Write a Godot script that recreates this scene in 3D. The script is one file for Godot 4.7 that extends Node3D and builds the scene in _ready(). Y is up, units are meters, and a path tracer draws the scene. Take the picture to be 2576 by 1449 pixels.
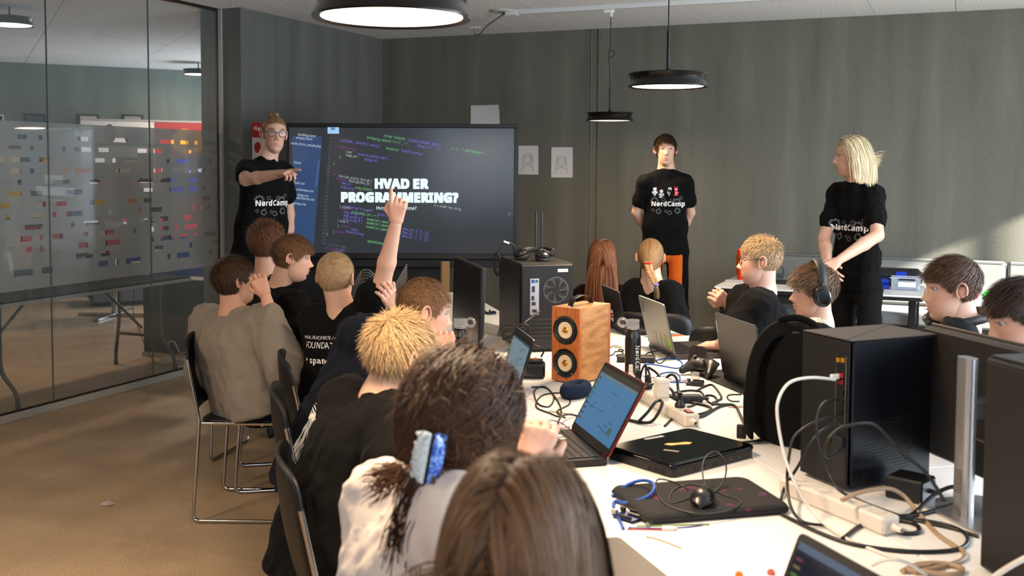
extends Node3D
# A concrete classroom at a computing camp. Metres, y up. The end wall is z = 0, the glass partition is x = -0.22, the daylight windows are at x = 8.
# The joined tables run along the slanted axis V; U points across them, away from the nearer row of children.

const TOP := 0.74
var U := Vector3(0.8, 0, -0.6)
var V := Vector3(0.6, 0, 0.8)
const TURN := 0.6435011
var taken := {}
var mats := {}
var rng := RandomNumberGenerator.new()
var wobble := FastNoiseLite.new()

func tb(u: float, v: float, y := TOP) -> Vector3:
	return U * u + V * v + Vector3(0, y, 0)

# ---------------------------------------------------------------- mesh building
class Shape:
	var v := PackedVector3Array()
	var n := PackedVector3Array()
	var c := PackedColorArray()
	var t := PackedVector2Array()
	var i := PackedInt32Array()
	var col := Color.WHITE
	var colored := false
	var mapped := false

	func vert(p: Vector3, nn: Vector3, uv := Vector2.ZERO) -> int:
		v.append(p)
		n.append(nn)
		c.append(col)
		t.append(uv)
		return v.size() - 1

	func face(pts: Array, out: Vector3) -> void:
		var nn: Vector3 = (pts[2] - pts[0]).cross(pts[1] - pts[0])
		if nn.dot(out) < 0.0:
			pts = pts.duplicate()
			pts.reverse()
			nn = -nn
		nn = nn.normalized()
		var s := v.size()
		for p in pts:
			vert(p, nn)
		for k in range(1, pts.size() - 1):
			i.append_array([s, s + k, s + k + 1])

	func box(ce: Vector3, size: Vector3, b := Basis.IDENTITY, bev := 0.0) -> Shape:
		var h := size * 0.5
		bev = minf(bev, minf(h.x, minf(h.y, h.z)) * 0.98)
		for ax in 3:
			for s in [-1.0, 1.0]:
				var p := (ax + 1) % 3
				var q := (ax + 2) % 3
				var pts := []
				for k in [[-1, -1], [1, -1], [1, 1], [-1, 1]]:
					var w := Vector3.ZERO
					w[ax] = s * h[ax]
					w[p] = k[0] * (h[p] - bev)
					w[q] = k[1] * (h[q] - bev)
					pts.append(ce + b * w)
				var o := Vector3.ZERO
				o[ax] = s
				face(pts, b * o)
		if bev > 0.0:
			for ax in 3:
				var p := (ax + 1) % 3
				var q := (ax + 2) % 3
				for sp in [-1.0, 1.0]:
					for sq in [-1.0, 1.0]:
						var pts := []
						for k in [[-1, 0], [1, 0], [1, 1], [-1, 1]]:
							var w := Vector3.ZERO
							w[ax] = k[0] * (h[ax] - bev)
							w[p] = sp * (h[p] - (bev if k[1] else 0.0))
							w[q] = sq * (h[q] - (0.0 if k[1] else bev))
							pts.append(ce + b * w)
						var o := Vector3.ZERO
						o[p] = sp
						o[q] = sq
						face(pts, b * o)
			for sx in [-1.0, 1.0]:
				for sy in [-1.0, 1.0]:
					for sz in [-1.0, 1.0]:
						var e := Vector3(sx, sy, sz)
						face([ce + b * (e * (h - Vector3(0, bev, bev))), ce + b * (e * (h - Vector3(bev, 0, bev))), ce + b * (e * (h - Vector3(bev, bev, 0)))], b * e)
		return self

	# rings of points, all of one length; joined in order with smooth normals
	func loft(rings: Array, closed := true, cap := true) -> Shape:
		var m: int = rings[0].size()
		var s := v.size()
		var rows := rings.size()
		for r in rows:
			var up: Array = rings[mini(r + 1, rows - 1)]
			var dn: Array = rings[maxi(r - 1, 0)]
			for k in m:
				var k1 := (k + 1) % m if closed else mini(k + 1, m - 1)
				var k0 := (k + m - 1) % m if closed else maxi(k - 1, 0)
				var nn: Vector3 = (rings[r][k1] - rings[r][k0]).cross(up[k] - dn[k])
				vert(rings[r][k], nn.normalized(), Vector2(float(k) / m, float(r) / maxf(rows - 1, 1)))
		# turn outwards
		var mid := Vector3.ZERO
		for p in rings[0]:
			mid += p
		mid /= m
		var sign := 0.0
		if closed:
			var r2 := rows / 2
			var cm := Vector3.ZERO
			for p in rings[r2]:
				cm += p
			cm /= m
			for k in m:
				sign += n[s + r2 * m + k].dot(rings[r2][k] - cm)
		var flip := closed and sign < 0.0
		if flip:
			for k in range(s, v.size()):
				n[k] = -n[k]
		var lim := m if closed else m - 1
		for r in rows - 1:
			for k in lim:
				var a := s + r * m + k
				var b := s + r * m + (k + 1) % m
				var d := a + m
				var e := b + m
				if flip:
					i.append_array([a, b, e, a, e, d])
				else:
					i.append_array([a, e, b, a, d, e])
		if cap and closed:
			var dirv: Vector3 = rings[rows - 1][0] - rings[0][0]
			face(rings[0], -dirv)
			face(rings[rows - 1], dirv)
		return self

	func tube(pts: Array, rad, seg := 6, cap := true) -> Shape:
		var rings := []
		var t0: Vector3 = (pts[1] - pts[0]).normalized()
		var side := t0.cross(Vector3.UP)
		if side.length() < 0.05:
			side = t0.cross(Vector3.RIGHT)
		side = side.normalized()
		for k in pts.size():
			var tg: Vector3 = (pts[mini(k + 1, pts.size() - 1)] - pts[maxi(k - 1, 0)]).normalized()
			side = (side - tg * side.dot(tg)).normalized()
			var up := tg.cross(side)
			var r: float = rad if rad is float else rad[k]
			var ring := []
			for q in seg:
				var a := TAU * q / seg
				ring.append(pts[k] + (side * cos(a) + up * sin(a)) * r)
			rings.append(ring)
		return loft(rings, true, cap)

	# profile of Vector2(radius, height) turned round the y axis of b at o
	func lathe(prof: Array, o: Vector3, b := Basis.IDENTITY, seg := 24) -> Shape:
		for k in prof.size() - 1:
			var a: Vector2 = prof[k]
			var d: Vector2 = prof[k + 1]
			var dd := (d - a)
			if dd.length() < 1e-6:
				continue
			var nr := Vector2(dd.y, -dd.x).normalized()
			var s := v.size()
			for q in seg + 1:
				var w := TAU * q / seg
				var e := Vector3(cos(w), 0, sin(w))
				var nn := b * (e * nr.x + Vector3.UP * nr.y)
				vert(o + b * (e * a.x + Vector3.UP * a.y), nn)
				vert(o + b * (e * d.x + Vector3.UP * d.y), nn)
			for q in seg:
				var f := s + q * 2
				i.append_array([f, f + 2, f + 1, f + 1, f + 2, f + 3])
		return self

	func disc(o: Vector3, nrm: Vector3, r: float, seg := 20, r2 := -1.0) -> Shape:
		var side := nrm.cross(Vector3.UP if absf(nrm.y) < 0.9 else Vector3.RIGHT).normalized()
		var up := nrm.cross(side)
		var pts := []
		for q in seg:
			var a := TAU * q / seg
			pts.append(o + side * cos(a) * r + up * sin(a) * (r if r2 < 0.0 else r2))
		face(pts, nrm)
		return self

	# flat outline in the plane of b.x and b.y, given thickness along b.z
	func slab(outline: PackedVector2Array, thick: float, o: Vector3, b := Basis.IDENTITY) -> Shape:
		var tri := Geometry2D.triangulate_polygon(outline)
		for s in [0.0, thick]:
			var k := 0
			while k < tri.size():
				var pts := []
				for q in 3:
					var w := outline[tri[k + q]]
					pts.append(o + b * Vector3(w.x, w.y, s))
				face(pts, b.z * (1.0 if s > 0.0 else -1.0))
				k += 3
		var m := outline.size()
		var area := 0.0
		for k in m:
			area += outline[k].cross(outline[(k + 1) % m])
		for k in m:
			var a := outline[k]
			var d := outline[(k + 1) % m]
			var e := (d - a)
			var outw := Vector3(e.y, -e.x, 0) * signf(area)
			face([o + b * Vector3(a.x, a.y, 0), o + b * Vector3(d.x, d.y, 0), o + b * Vector3(d.x, d.y, thick), o + b * Vector3(a.x, a.y, thick)], b * outw)
		return self

	func ball(o: Vector3, r: Vector3, b := Basis.IDENTITY, rows := 10, seg := 14) -> Shape:
		var s := v.size()
		for a in rows + 1:
			var la := PI * a / rows
			for q in seg + 1:
				var w := TAU * q / seg
				var e := Vector3(sin(la) * cos(w), cos(la), sin(la) * sin(w))
				vert(o + b * (e * r), (b * (e / r)).normalized())
		for a in rows:
			for q in seg:
				var f := s + a * (seg + 1) + q
				i.append_array([f, f + seg + 1, f + 1, f + 1, f + seg + 1, f + seg + 2])
		return self

	func mesh() -> ArrayMesh:
		var arr := []
		arr.resize(Mesh.ARRAY_MAX)
		arr[Mesh.ARRAY_VERTEX] = v
		arr[Mesh.ARRAY_NORMAL] = n
		if colored:
			arr[Mesh.ARRAY_COLOR] = c
		if mapped:
			arr[Mesh.ARRAY_TEX_UV] = t
		arr[Mesh.ARRAY_INDEX] = i
		var m := ArrayMesh.new()
		m.add_surface_from_arrays(Mesh.PRIMITIVE_TRIANGLES, arr)
		return m

# ---------------------------------------------------------------- a distance field on a grid, meshed as surface nets
class Field:
	var o: Vector3
	var h: float
	var nx: int
	var ny: int
	var nz: int
	var d := PackedFloat32Array()

	func _init(lo: Vector3, hi: Vector3, cell: float) -> void:
		h = cell
		o = lo - Vector3.ONE * cell * 2.0
		nx = int((hi.x - lo.x) / cell) + 5
		ny = int((hi.y - lo.y) / cell) + 5
		nz = int((hi.z - lo.z) / cell) + 5
		d.resize(nx * ny * nz)
		d.fill(1.0)

	func cone(a: Vector3, b: Vector3, ra: float, rb: float, k := 0.03) -> void:
		var m := maxf(ra, rb) + k * 0.6 + h * 2.0
		var lo := a.min(b) - Vector3.ONE * m
		var hi := a.max(b) + Vector3.ONE * m
		var x0 := maxi(0, int((lo.x - o.x) / h))
		var x1 := mini(nx - 1, int((hi.x - o.x) / h) + 1)
		var y0 := maxi(0, int((lo.y - o.y) / h))
		var y1 := mini(ny - 1, int((hi.y - o.y) / h) + 1)
		var z0 := maxi(0, int((lo.z - o.z) / h))
		var z1 := mini(nz - 1, int((hi.z - o.z) / h) + 1)
		var ba := b - a
		var bb := maxf(ba.length_squared(), 1e-9)
		var dr := rb - ra
		var mm := m * m
		for z in range(z0, z1 + 1):
			var pz := o.z + z * h - a.z
			for y in range(y0, y1 + 1):
				var py := o.y + y * h - a.y
				var at := (z * ny + y) * nx
				var part := py * ba.y + pz * ba.z
				for x in range(x0, x1 + 1):
					var px := o.x + x * h - a.x
					var tt := clampf((px * ba.x + part) / bb, 0.0, 1.0)
					var ex := px - ba.x * tt
					var ey := py - ba.y * tt
					var ez := pz - ba.z * tt
					var ll := ex * ex + ey * ey + ez * ez
					if ll > mm:
						continue
					var e := sqrt(ll) - ra - dr * tt
					var f := d[at + x]
					var w := k - absf(e - f)
					d[at + x] = (e if e < f else f) - (w * w * 0.25 / k if w > 0.0 else 0.0)

	func ell(ce: Vector3, r: Vector3, bas: Basis, k := 0.02) -> void:
		var big := maxf(r.x, maxf(r.y, r.z))
		var small := minf(r.x, minf(r.y, r.z))
		var m := big + h * 2.0 + k * 0.6
		var inv := bas.transposed()
		for z in range(maxi(0, int((ce.z - m - o.z) / h)), mini(nz - 1, int((ce.z + m - o.z) / h) + 1) + 1):
			for y in range(maxi(0, int((ce.y - m - o.y) / h)), mini(ny - 1, int((ce.y + m - o.y) / h) + 1) + 1):
				var at := (z * ny + y) * nx
				for x in range(maxi(0, int((ce.x - m - o.x) / h)), mini(nx - 1, int((ce.x + m - o.x) / h) + 1) + 1):
					var q := inv * (Vector3(o.x + x * h, o.y + y * h, o.z + z * h) - ce) / r
					var e := (q.length() - 1.0) * small
					var f := d[at + x]
					var w := k - absf(e - f)
					d[at + x] = (e if e < f else f) - (w * w * 0.25 / k if w > 0.0 else 0.0)

	# takes away the side that nrm points to
	func cut(p: Vector3, nrm: Vector3) -> void:
		for z in nz:
			for y in ny:
				var at := (z * ny + y) * nx
				var e := nrm.dot(Vector3(o.x, o.y + y * h, o.z + z * h) - p)
				for x in nx:
					var w := e + nrm.x * x * h
					if w > d[at + x]:
						d[at + x] = w

	func dig(p: Vector3, r: float) -> void:
		for z in nz:
			for y in ny:
				var at := (z * ny + y) * nx
				for x in nx:
					var w := r - Vector3(o.x + x * h, o.y + y * h, o.z + z * h).distance_to(p)
					if w > d[at + x]:
						d[at + x] = w

	func at(p: Vector3) -> float:
		var q := (p - o) / h
		var x := clampi(int(q.x), 0, nx - 2)
		var y := clampi(int(q.y), 0, ny - 2)
		var z := clampi(int(q.z), 0, nz - 2)
		var fx := q.x - x
		var fy := q.y - y
		var fz := q.z - z
		var s := (z * ny + y) * nx + x
		var sy := s + nx
		var sz := s + nx * ny
		var szy := sz + nx
		return lerpf(lerpf(lerpf(d[s], d[s + 1], fx), lerpf(d[sy], d[sy + 1], fx), fy), lerpf(lerpf(d[sz], d[sz + 1], fx), lerpf(d[szy], d[szy + 1], fx), fy), fz)

	func slope(p: Vector3) -> Vector3:
		var e := h * 0.7
		return Vector3(at(p + Vector3(e, 0, 0)) - at(p - Vector3(e, 0, 0)), at(p + Vector3(0, e, 0)) - at(p - Vector3(0, e, 0)), at(p + Vector3(0, 0, e)) - at(p - Vector3(0, 0, e))).normalized()

	func into(s: Shape, paint = null, push = null) -> void:
		var cells := PackedInt32Array()
		cells.resize(nx * ny * nz)
		cells.fill(-1)
		var sy := nx
		var sz := nx * ny
		var far := h * 2.0
		for z in nz - 1:
			for y in ny - 1:
				var at0 := z * sz + y * sy
				for x in nx - 1:
					var a := at0 + x
					if absf(d[a]) > far:
						continue
					var v0 := d[a]
					var v1 := d[a + 1]
					var v2 := d[a + sy]
					var v3 := d[a + sy + 1]
					var v4 := d[a + sz]
					var v5 := d[a + sz + 1]
					var v6 := d[a + sz + sy]
					var v7 := d[a + sz + sy + 1]
					var inside := int(v0 < 0.0) + int(v1 < 0.0) + int(v2 < 0.0) + int(v3 < 0.0) + int(v4 < 0.0) + int(v5 < 0.0) + int(v6 < 0.0) + int(v7 < 0.0)
					if inside == 0 or inside == 8:
						continue
					var p := Vector3.ZERO
					var cnt := 0
					if (v0 < 0.0) != (v1 < 0.0):
						p += Vector3(v0 / (v0 - v1), 0, 0)
						cnt += 1
					if (v2 < 0.0) != (v3 < 0.0):
						p += Vector3(v2 / (v2 - v3), 1, 0)
						cnt += 1
					if (v4 < 0.0) != (v5 < 0.0):
						p += Vector3(v4 / (v4 - v5), 0, 1)
						cnt += 1
					if (v6 < 0.0) != (v7 < 0.0):
						p += Vector3(v6 / (v6 - v7), 1, 1)
						cnt += 1
					if (v0 < 0.0) != (v2 < 0.0):
						p += Vector3(0, v0 / (v0 - v2), 0)
						cnt += 1
					if (v1 < 0.0) != (v3 < 0.0):
						p += Vector3(1, v1 / (v1 - v3), 0)
						cnt += 1
					if (v4 < 0.0) != (v6 < 0.0):
						p += Vector3(0, v4 / (v4 - v6), 1)
						cnt += 1
					if (v5 < 0.0) != (v7 < 0.0):
						p += Vector3(1, v5 / (v5 - v7), 1)
						cnt += 1
					if (v0 < 0.0) != (v4 < 0.0):
						p += Vector3(0, 0, v0 / (v0 - v4))
						cnt += 1
					if (v1 < 0.0) != (v5 < 0.0):
						p += Vector3(1, 0, v1 / (v1 - v5))
						cnt += 1
					if (v2 < 0.0) != (v6 < 0.0):
						p += Vector3(0, 1, v2 / (v2 - v6))
						cnt += 1
					if (v3 < 0.0) != (v7 < 0.0):
						p += Vector3(1, 1, v3 / (v3 - v7))
						cnt += 1
					p /= cnt
					var nn := Vector3(v1 + v3 + v5 + v7 - v0 - v2 - v4 - v6, v2 + v3 + v6 + v7 - v0 - v1 - v4 - v5, v4 + v5 + v6 + v7 - v0 - v1 - v2 - v3).normalized()
					p = o + (Vector3(x, y, z) + p) * h
					if paint != null:
						s.col = paint.call(p)
					if push != null:
						p += nn * push.call(p, nn)
					cells[a] = s.vert(p, nn)
		var from := s.i.size()
		for z in range(1, nz - 1):
			for y in range(1, ny - 1):
				var at0 := z * sz + y * sy
				for x in range(1, nx - 1):
					var a := at0 + x
					if cells[a] < 0:
						continue
					var neg := d[a] < 0.0
					if neg != (d[a + 1] < 0.0):
						_quad(s, cells[a - sy - sz], cells[a - sz], cells[a], cells[a - sy], neg)
					if neg != (d[a + sy] < 0.0):
						_quad(s, cells[a - 1 - sz], cells[a - 1], cells[a], cells[a - sz], neg)
					if neg != (d[a + sz] < 0.0):
						_quad(s, cells[a - 1 - sy], cells[a - sy], cells[a], cells[a - 1], neg)
		if push != null:
			# normals again, from the pushed faces
			var acc := {}
			for k in range(from, s.i.size(), 3):
				var f := (s.v[s.i[k + 2]] - s.v[s.i[k]]).cross(s.v[s.i[k + 1]] - s.v[s.i[k]])
				for q in 3:
					acc[s.i[k + q]] = acc.get(s.i[k + q], Vector3.ZERO) + f
			for k in acc:
				s.n[k] = acc[k].normalized()

	func _quad(s: Shape, a: int, b: int, e: int, f: int, neg: bool) -> void:
		if a < 0 or b < 0 or e < 0 or f < 0:
			return
		if neg:
			s.i.append_array([a, e, b, a, f, e])
		else:
			s.i.append_array([a, b, e, a, e, f])

# ---------------------------------------------------------------- nodes
func numbered(called: String) -> String:
	var k: int = taken.get(called, 0)
	taken[called] = k + 1
	return called if k == 0 else "%s_%03d" % [called, k]

func tag(o: Node3D, label: String, category: String, group := "") -> Node3D:
	o.set_meta("label", label)
	o.set_meta("category", category)
	if group:
		o.set_meta("group", group)
	return o

func thing(called: String, label: String, category: String, at := Vector3.ZERO, turn := 0.0, group := "") -> Node3D:
	var o := Node3D.new()
	o.name = numbered(called)
	add_child(o)
	o.position = at
	o.rotation.y = turn
	return tag(o, label, category, group)

func obj(called: String, s, m: Material, parent: Node3D = null, label := "") -> MeshInstance3D:
	var o := MeshInstance3D.new()
	o.mesh = s.mesh() if s is Shape else s
	o.material_override = m
	if parent == null:
		o.name = numbered(called)
		add_child(o)
	else:
		o.name = called
		parent.add_child(o, true)
	if label:
		o.set_meta("label", label)
	return o

func struct(called: String, s, m: Material, parent: Node3D = null) -> MeshInstance3D:
	var o := obj(called, s, m, parent)
	if parent == null:
		o.set_meta("kind", "structure")
	return o

func copy(o: Node3D, at: Vector3, turn: float, label := "") -> Node3D:
	var base: String = str(o.name)
	var cut := base.rfind("_0")
	if cut > 0:
		base = base.substr(0, cut)
	var r: Node3D = o.duplicate()
	r.name = numbered(base)
	add_child(r)
	r.position = at
	r.rotation.y = turn
	if label:
		r.set_meta("label", label)
	return r

# ---------------------------------------------------------------- materials
func mat(color: Color, rough := 0.6, metal := 0.0, spec := 0.5) -> StandardMaterial3D:
	var key := "%s %.2f %.2f %.2f" % [color.to_html(), rough, metal, spec]
	if not mats.has(key):
		var m := StandardMaterial3D.new()
		m.albedo_color = color
		m.roughness = rough
		m.metallic = metal
		m.metallic_specular = spec
		mats[key] = m
	return mats[key]

func glow(color: Color, energy: float) -> StandardMaterial3D:
	var m := StandardMaterial3D.new()
	m.albedo_color = Color.BLACK
	m.emission_enabled = true
	m.emission = color
	m.emission_energy_multiplier = energy
	return m

func clear(color: Color, alpha: float, rough := 0.02) -> StandardMaterial3D:
	var m := StandardMaterial3D.new()
	m.albedo_color = Color(color, alpha)
	m.roughness = rough
	m.transparency = BaseMaterial3D.TRANSPARENCY_ALPHA
	return m

func noise_tex(seed_: int, freq: float, ramp: Array, size := 512, kind := FastNoiseLite.TYPE_SIMPLEX_SMOOTH, octaves := 4, bump := false) -> NoiseTexture2D:
	var f := FastNoiseLite.new()
	f.seed = seed_
	f.noise_type = kind
	f.frequency = freq
	f.fractal_octaves = octaves
	if octaves == 1:
		f.fractal_type = FastNoiseLite.FRACTAL_NONE
	var t := NoiseTexture2D.new()
	t.width = size
	t.height = size
	t.seamless = true
	t.noise = f
	t.generate_mipmaps = false
	if bump:
		t.as_normal_map = true
		t.bump_strength = 6.0
	elif ramp.size():
		var g := Gradient.new()
		var offs := PackedFloat32Array()
		var cols := PackedColorArray()
		for r in ramp:
			offs.append(r[0])
			cols.append(r[1])
		g.offsets = offs
		g.colors = cols
		t.color_ramp = g
	return t

func tri(m: StandardMaterial3D, scale: Vector3, world := true) -> StandardMaterial3D:
	m.uv1_triplanar = true
	m.uv1_world_triplanar = world
	m.uv1_scale = scale
	return m

var cloth_bump: NoiseTexture2D
var grain_tex: NoiseTexture2D
func cloth(color: Color, rough := 0.92, sheen := 0.25) -> StandardMaterial3D:
	var key := "cloth %s %.2f" % [color.to_html(), rough]
	if not mats.has(key):
		var m := StandardMaterial3D.new()
		m.albedo_color = color
		m.albedo_texture = grain_tex
		m.roughness = rough
		m.metallic_specular = 0.25
		m.rim_enabled = sheen > 0.0
		m.rim = sheen
		m.rim_tint = 0.8
		m.normal_enabled = true
		m.normal_texture = cloth_bump
		m.normal_scale = 0.25
		mats[key] = tri(m, Vector3.ONE * 14.0)
	return mats[key]

func painted(rough := 0.6, spec := 0.4, scatter := 0.0) -> StandardMaterial3D:
	var key := "painted %.2f %.2f %.2f" % [rough, spec, scatter]
	if not mats.has(key):
		var m := StandardMaterial3D.new()
		m.vertex_color_use_as_albedo = true
		m.roughness = rough
		m.metallic_specular = spec
		if scatter > 0.0:
			m.subsurf_scatter_enabled = true
			m.subsurf_scatter_strength = scatter
		mats[key] = m
	return mats[key]

func smooth_path(pts: Array, per := 6) -> Array:
	var out := []
	for k in pts.size() - 1:
		var p0: Vector3 = pts[maxi(k - 1, 0)]
		var p1: Vector3 = pts[k]
		var p2: Vector3 = pts[k + 1]
		var p3: Vector3 = pts[mini(k + 2, pts.size() - 1)]
		for q in per:
			out.append(p1.cubic_interpolate(p2, p0, p3, float(q) / per))
	out.append(pts[-1])
	return out

var fonts := {}
func letters(text: String, size: float, depth: float, font := "Droid Sans", bold := false) -> TextMesh:
	var key := font + str(bold)
	if not fonts.has(key):
		var f := SystemFont.new()
		f.font_names = PackedStringArray([font])
		f.font_weight = 700 if bold else 400
		fonts[key] = f
	var t := TextMesh.new()
	t.text = text
	t.font = fonts[key]
	t.font_size = 32
	t.pixel_size = size / 23.0     # size is the height of a capital letter
	t.depth = depth
	t.curve_step = 2.0
	t.horizontal_alignment = HORIZONTAL_ALIGNMENT_LEFT
	t.vertical_alignment = VERTICAL_ALIGNMENT_BOTTOM
	return t
const FILM_GAPS := [
	[1764, 1793, [2239, 2385, 2457, 2487, 2558, 2649, 2722, 2867, 3196, 3338, 3570, 3664, 3959, 3989, 4083, 4153]],
	[1693, 1723, [2171, 2294, 2527, 2555, 2852, 2940, 3011, 3104, 3385, 3478, 3548, 3695, 3766, 3796, 4030, 4059, 4131, 4222]],
	[1621, 1651, [2176, 2227, 2294, 2327, 2556, 2705, 2775, 2805, 3105, 3250, 3321, 3351, 3424, 3510, 3896, 3989, 4060, 4207, 4260, 4294]],
	[1550, 1579, [2181, 2297, 2365, 2459, 2530, 2558, 2852, 2942, 3177, 3322, 3548, 3695, 3767, 3796, 4030, 4060, 4132, 4223]],
	[1477, 1509, [2468, 2559, 2733, 2878, 2958, 3106, 3469, 3562, 3740, 3886, 4132, 4162]],
	[1406, 1438, [2375, 2400, 2469, 2561, 2630, 2777, 2959, 3047, 3633, 3778, 3969, 4060, 4132, 4223]],
	[1333, 1366, [2207, 2235, 2308, 2400, 2967, 3049, 3120, 3211, 3424, 3568, 3765, 3855, 3938, 4020, 4225, 4293]],
	[1262, 1295, [2308, 2335, 2409, 2427, 2503, 2525, 2860, 2979, 3075, 3105, 3368, 3400, 3634, 3777, 3857, 3888, 3974, 4058, 4225, 4255]],
	[1189, 1223, [2205, 2235, 2545, 2623, 2796, 2884, 2950, 2981, 3012, 3043, 3225, 3256, 3486, 3619, 3703, 3734, 3971, 4114]],
	[1118, 1152, [2477, 2612, 2691, 2719, 2791, 2882, 2951, 2983, 3134, 3162, 3344, 3486, 3541, 3629, 3805, 3894, 3969, 3996, 4060, 4152, 4260, 4290]],
	[1045, 1082, [2250, 2389, 2476, 2506, 2578, 2669, 2735, 2884, 2953, 2984, 3287, 3430, 3582, 3672, 3969, 3996, 4062, 4105]],
	[973, 1010, [2179, 2297, 2533, 2561, 2852, 2942, 3388, 3474, 3549, 3694]],
	[900, 941, [2180, 2227, 2296, 2327, 2563, 2706, 2778, 2808, 3092, 3237, 3311, 3337, 3409, 3502, 3896, 3988, 4059, 4207]],
]

var cam: Camera3D
func _ready() -> void:
	# camera: eye 1.61 m up, a lens raised a little (its axis lies above the middle of the frame), sharp at the middle of the table
	cam = Camera3D.new()
	cam.name = "camera"
	add_child(cam)
	var lens := CameraAttributesPhysical.new()
	lens.frustum_near = 0.05
	lens.frustum_far = 100.0
	lens.frustum_focal_length = 24.0
	lens.frustum_focus_distance = 4.9
	lens.exposure_aperture = 2.8
	cam.attributes = lens
	cam.projection = Camera3D.PROJECTION_FRUSTUM
	cam.near = 0.05
	cam.far = 100.0
	cam.size = 0.05 * 1449.0 / 2656.57
	cam.frustum_offset = Vector2(0, -0.05 * 146.26 / 2656.57)
	cam.transform = Transform3D(Basis(Vector3.UP, deg_to_rad(22.9344)) * Basis(Vector3.RIGHT, deg_to_rad(-3.42923)) * Basis(Vector3.BACK, deg_to_rad(0.29399)), Vector3(5.21468, 1.60756, 9.0595))
	cam.current = true
	# sky, sun, daylight at the windows, exposure
	var we := WorldEnvironment.new()
	we.name = "surroundings"
	var env := Environment.new()
	env.background_mode = Environment.BG_SKY
	var sm := ProceduralSkyMaterial.new()
	sm.sky_top_color = Color(0.42, 0.6, 0.88)
	sm.sky_horizon_color = Color(0.78, 0.87, 0.96)
	sm.ground_bottom_color = Color(0.35, 0.36, 0.34)
	sm.ground_horizon_color = Color(0.6, 0.62, 0.62)
	sm.sky_energy_multiplier = 2.2
	env.sky = Sky.new()
	env.sky.sky_material = sm
	env.tonemap_mode = Environment.TONE_MAPPER_LINEAR
	env.tonemap_exposure = 1.0
	env.sdfgi_enabled = true
	env.ssao_enabled = true
	env.ssil_enabled = true
	we.environment = env
	add_child(we)
	var sun := DirectionalLight3D.new()
	sun.name = "sun"
	add_child(sun)
	sun.look_at_from_position(Vector3(10, 5, 3), Vector3.ZERO)
	sun.light_energy = 17.0
	sun.light_color = Color(1.0, 0.98, 0.94)
	sun.light_angular_distance = 1.5
	sun.shadow_enabled = true
	for w in WINDOWS:
		daylight("window_daylight", Vector3(7.88, 1.45, (w[0] + w[1]) * 0.5), Vector3.LEFT, Vector2(w[1] - w[0], 1.7), w[2] * (w[1] - w[0]))
	daylight("window_daylight", Vector3(6.05, 1.45, 10.9), Vector3.FORWARD, Vector2(2.8, 1.7), 2.6)
	daylight("hall_window_daylight", Vector3(-1.9, 1.5, -2.6), Vector3(-0.85, 0, 0.5).normalized(), Vector2(3.2, 2.0), 17.0)
	wobble.seed = 11
	wobble.frequency = 1.0
	wobble.fractal_octaves = 2
	shared_textures()
	setting()
	furnish()

func daylight(called: String, at: Vector3, to: Vector3, size: Vector2, energy: float) -> void:
	var l := AreaLight3D.new()
	l.name = called
	l.area_size = size
	l.light_color = Color(0.90, 0.95, 1.0)
	l.light_energy = energy
	l.shadow_enabled = true
	l.set("area_range", 30.0)
	add_child(l, true)
	l.look_at_from_position(at, at + to)

const WINDOWS := [[2.5, 4.3, 13.0], [4.5, 6.3, 8.0], [6.5, 8.3, 6.0]]

func shared_textures() -> void:
	cloth_bump = noise_tex(5, 0.12, [], 256, FastNoiseLite.TYPE_SIMPLEX, 2, true)
	grain_tex = noise_tex(6, 0.2, [[0.0, Color(0.82, 0.82, 0.82)], [1.0, Color(1, 1, 1)]], 256, FastNoiseLite.TYPE_SIMPLEX, 2)

func concrete(seed_: int, dark: Color, light: Color, streak := Vector3(0.5, 0.06, 0.5)) -> StandardMaterial3D:
	var m := StandardMaterial3D.new()
	m.roughness = 0.72
	m.metallic_specular = 0.35
	m.albedo_texture = noise_tex(seed_, 0.006, [[0.0, dark], [0.35, dark.lerp(light, 0.42)], [0.65, dark.lerp(light, 0.58)], [1.0, light]], 1024, FastNoiseLite.TYPE_SIMPLEX_SMOOTH, 5)
	tri(m, streak)
	m.detail_enabled = true
	m.detail_blend_mode = BaseMaterial3D.BLEND_MODE_MUL
	m.detail_uv_layer = BaseMaterial3D.DETAIL_UV_2
	m.detail_albedo = noise_tex(seed_ + 3, 0.05, [[0.0, Color(0.84, 0.84, 0.83)], [0.3, Color(0.95, 0.95, 0.94)], [0.5, Color(0.98, 0.98, 0.98)], [1.0, Color(1, 1, 1)]], 1024, FastNoiseLite.TYPE_SIMPLEX, 5)
	m.uv2_triplanar = true
	m.uv2_world_triplanar = true
	m.uv2_scale = Vector3(1.1, 0.8, 1.1)
	return m

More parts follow.
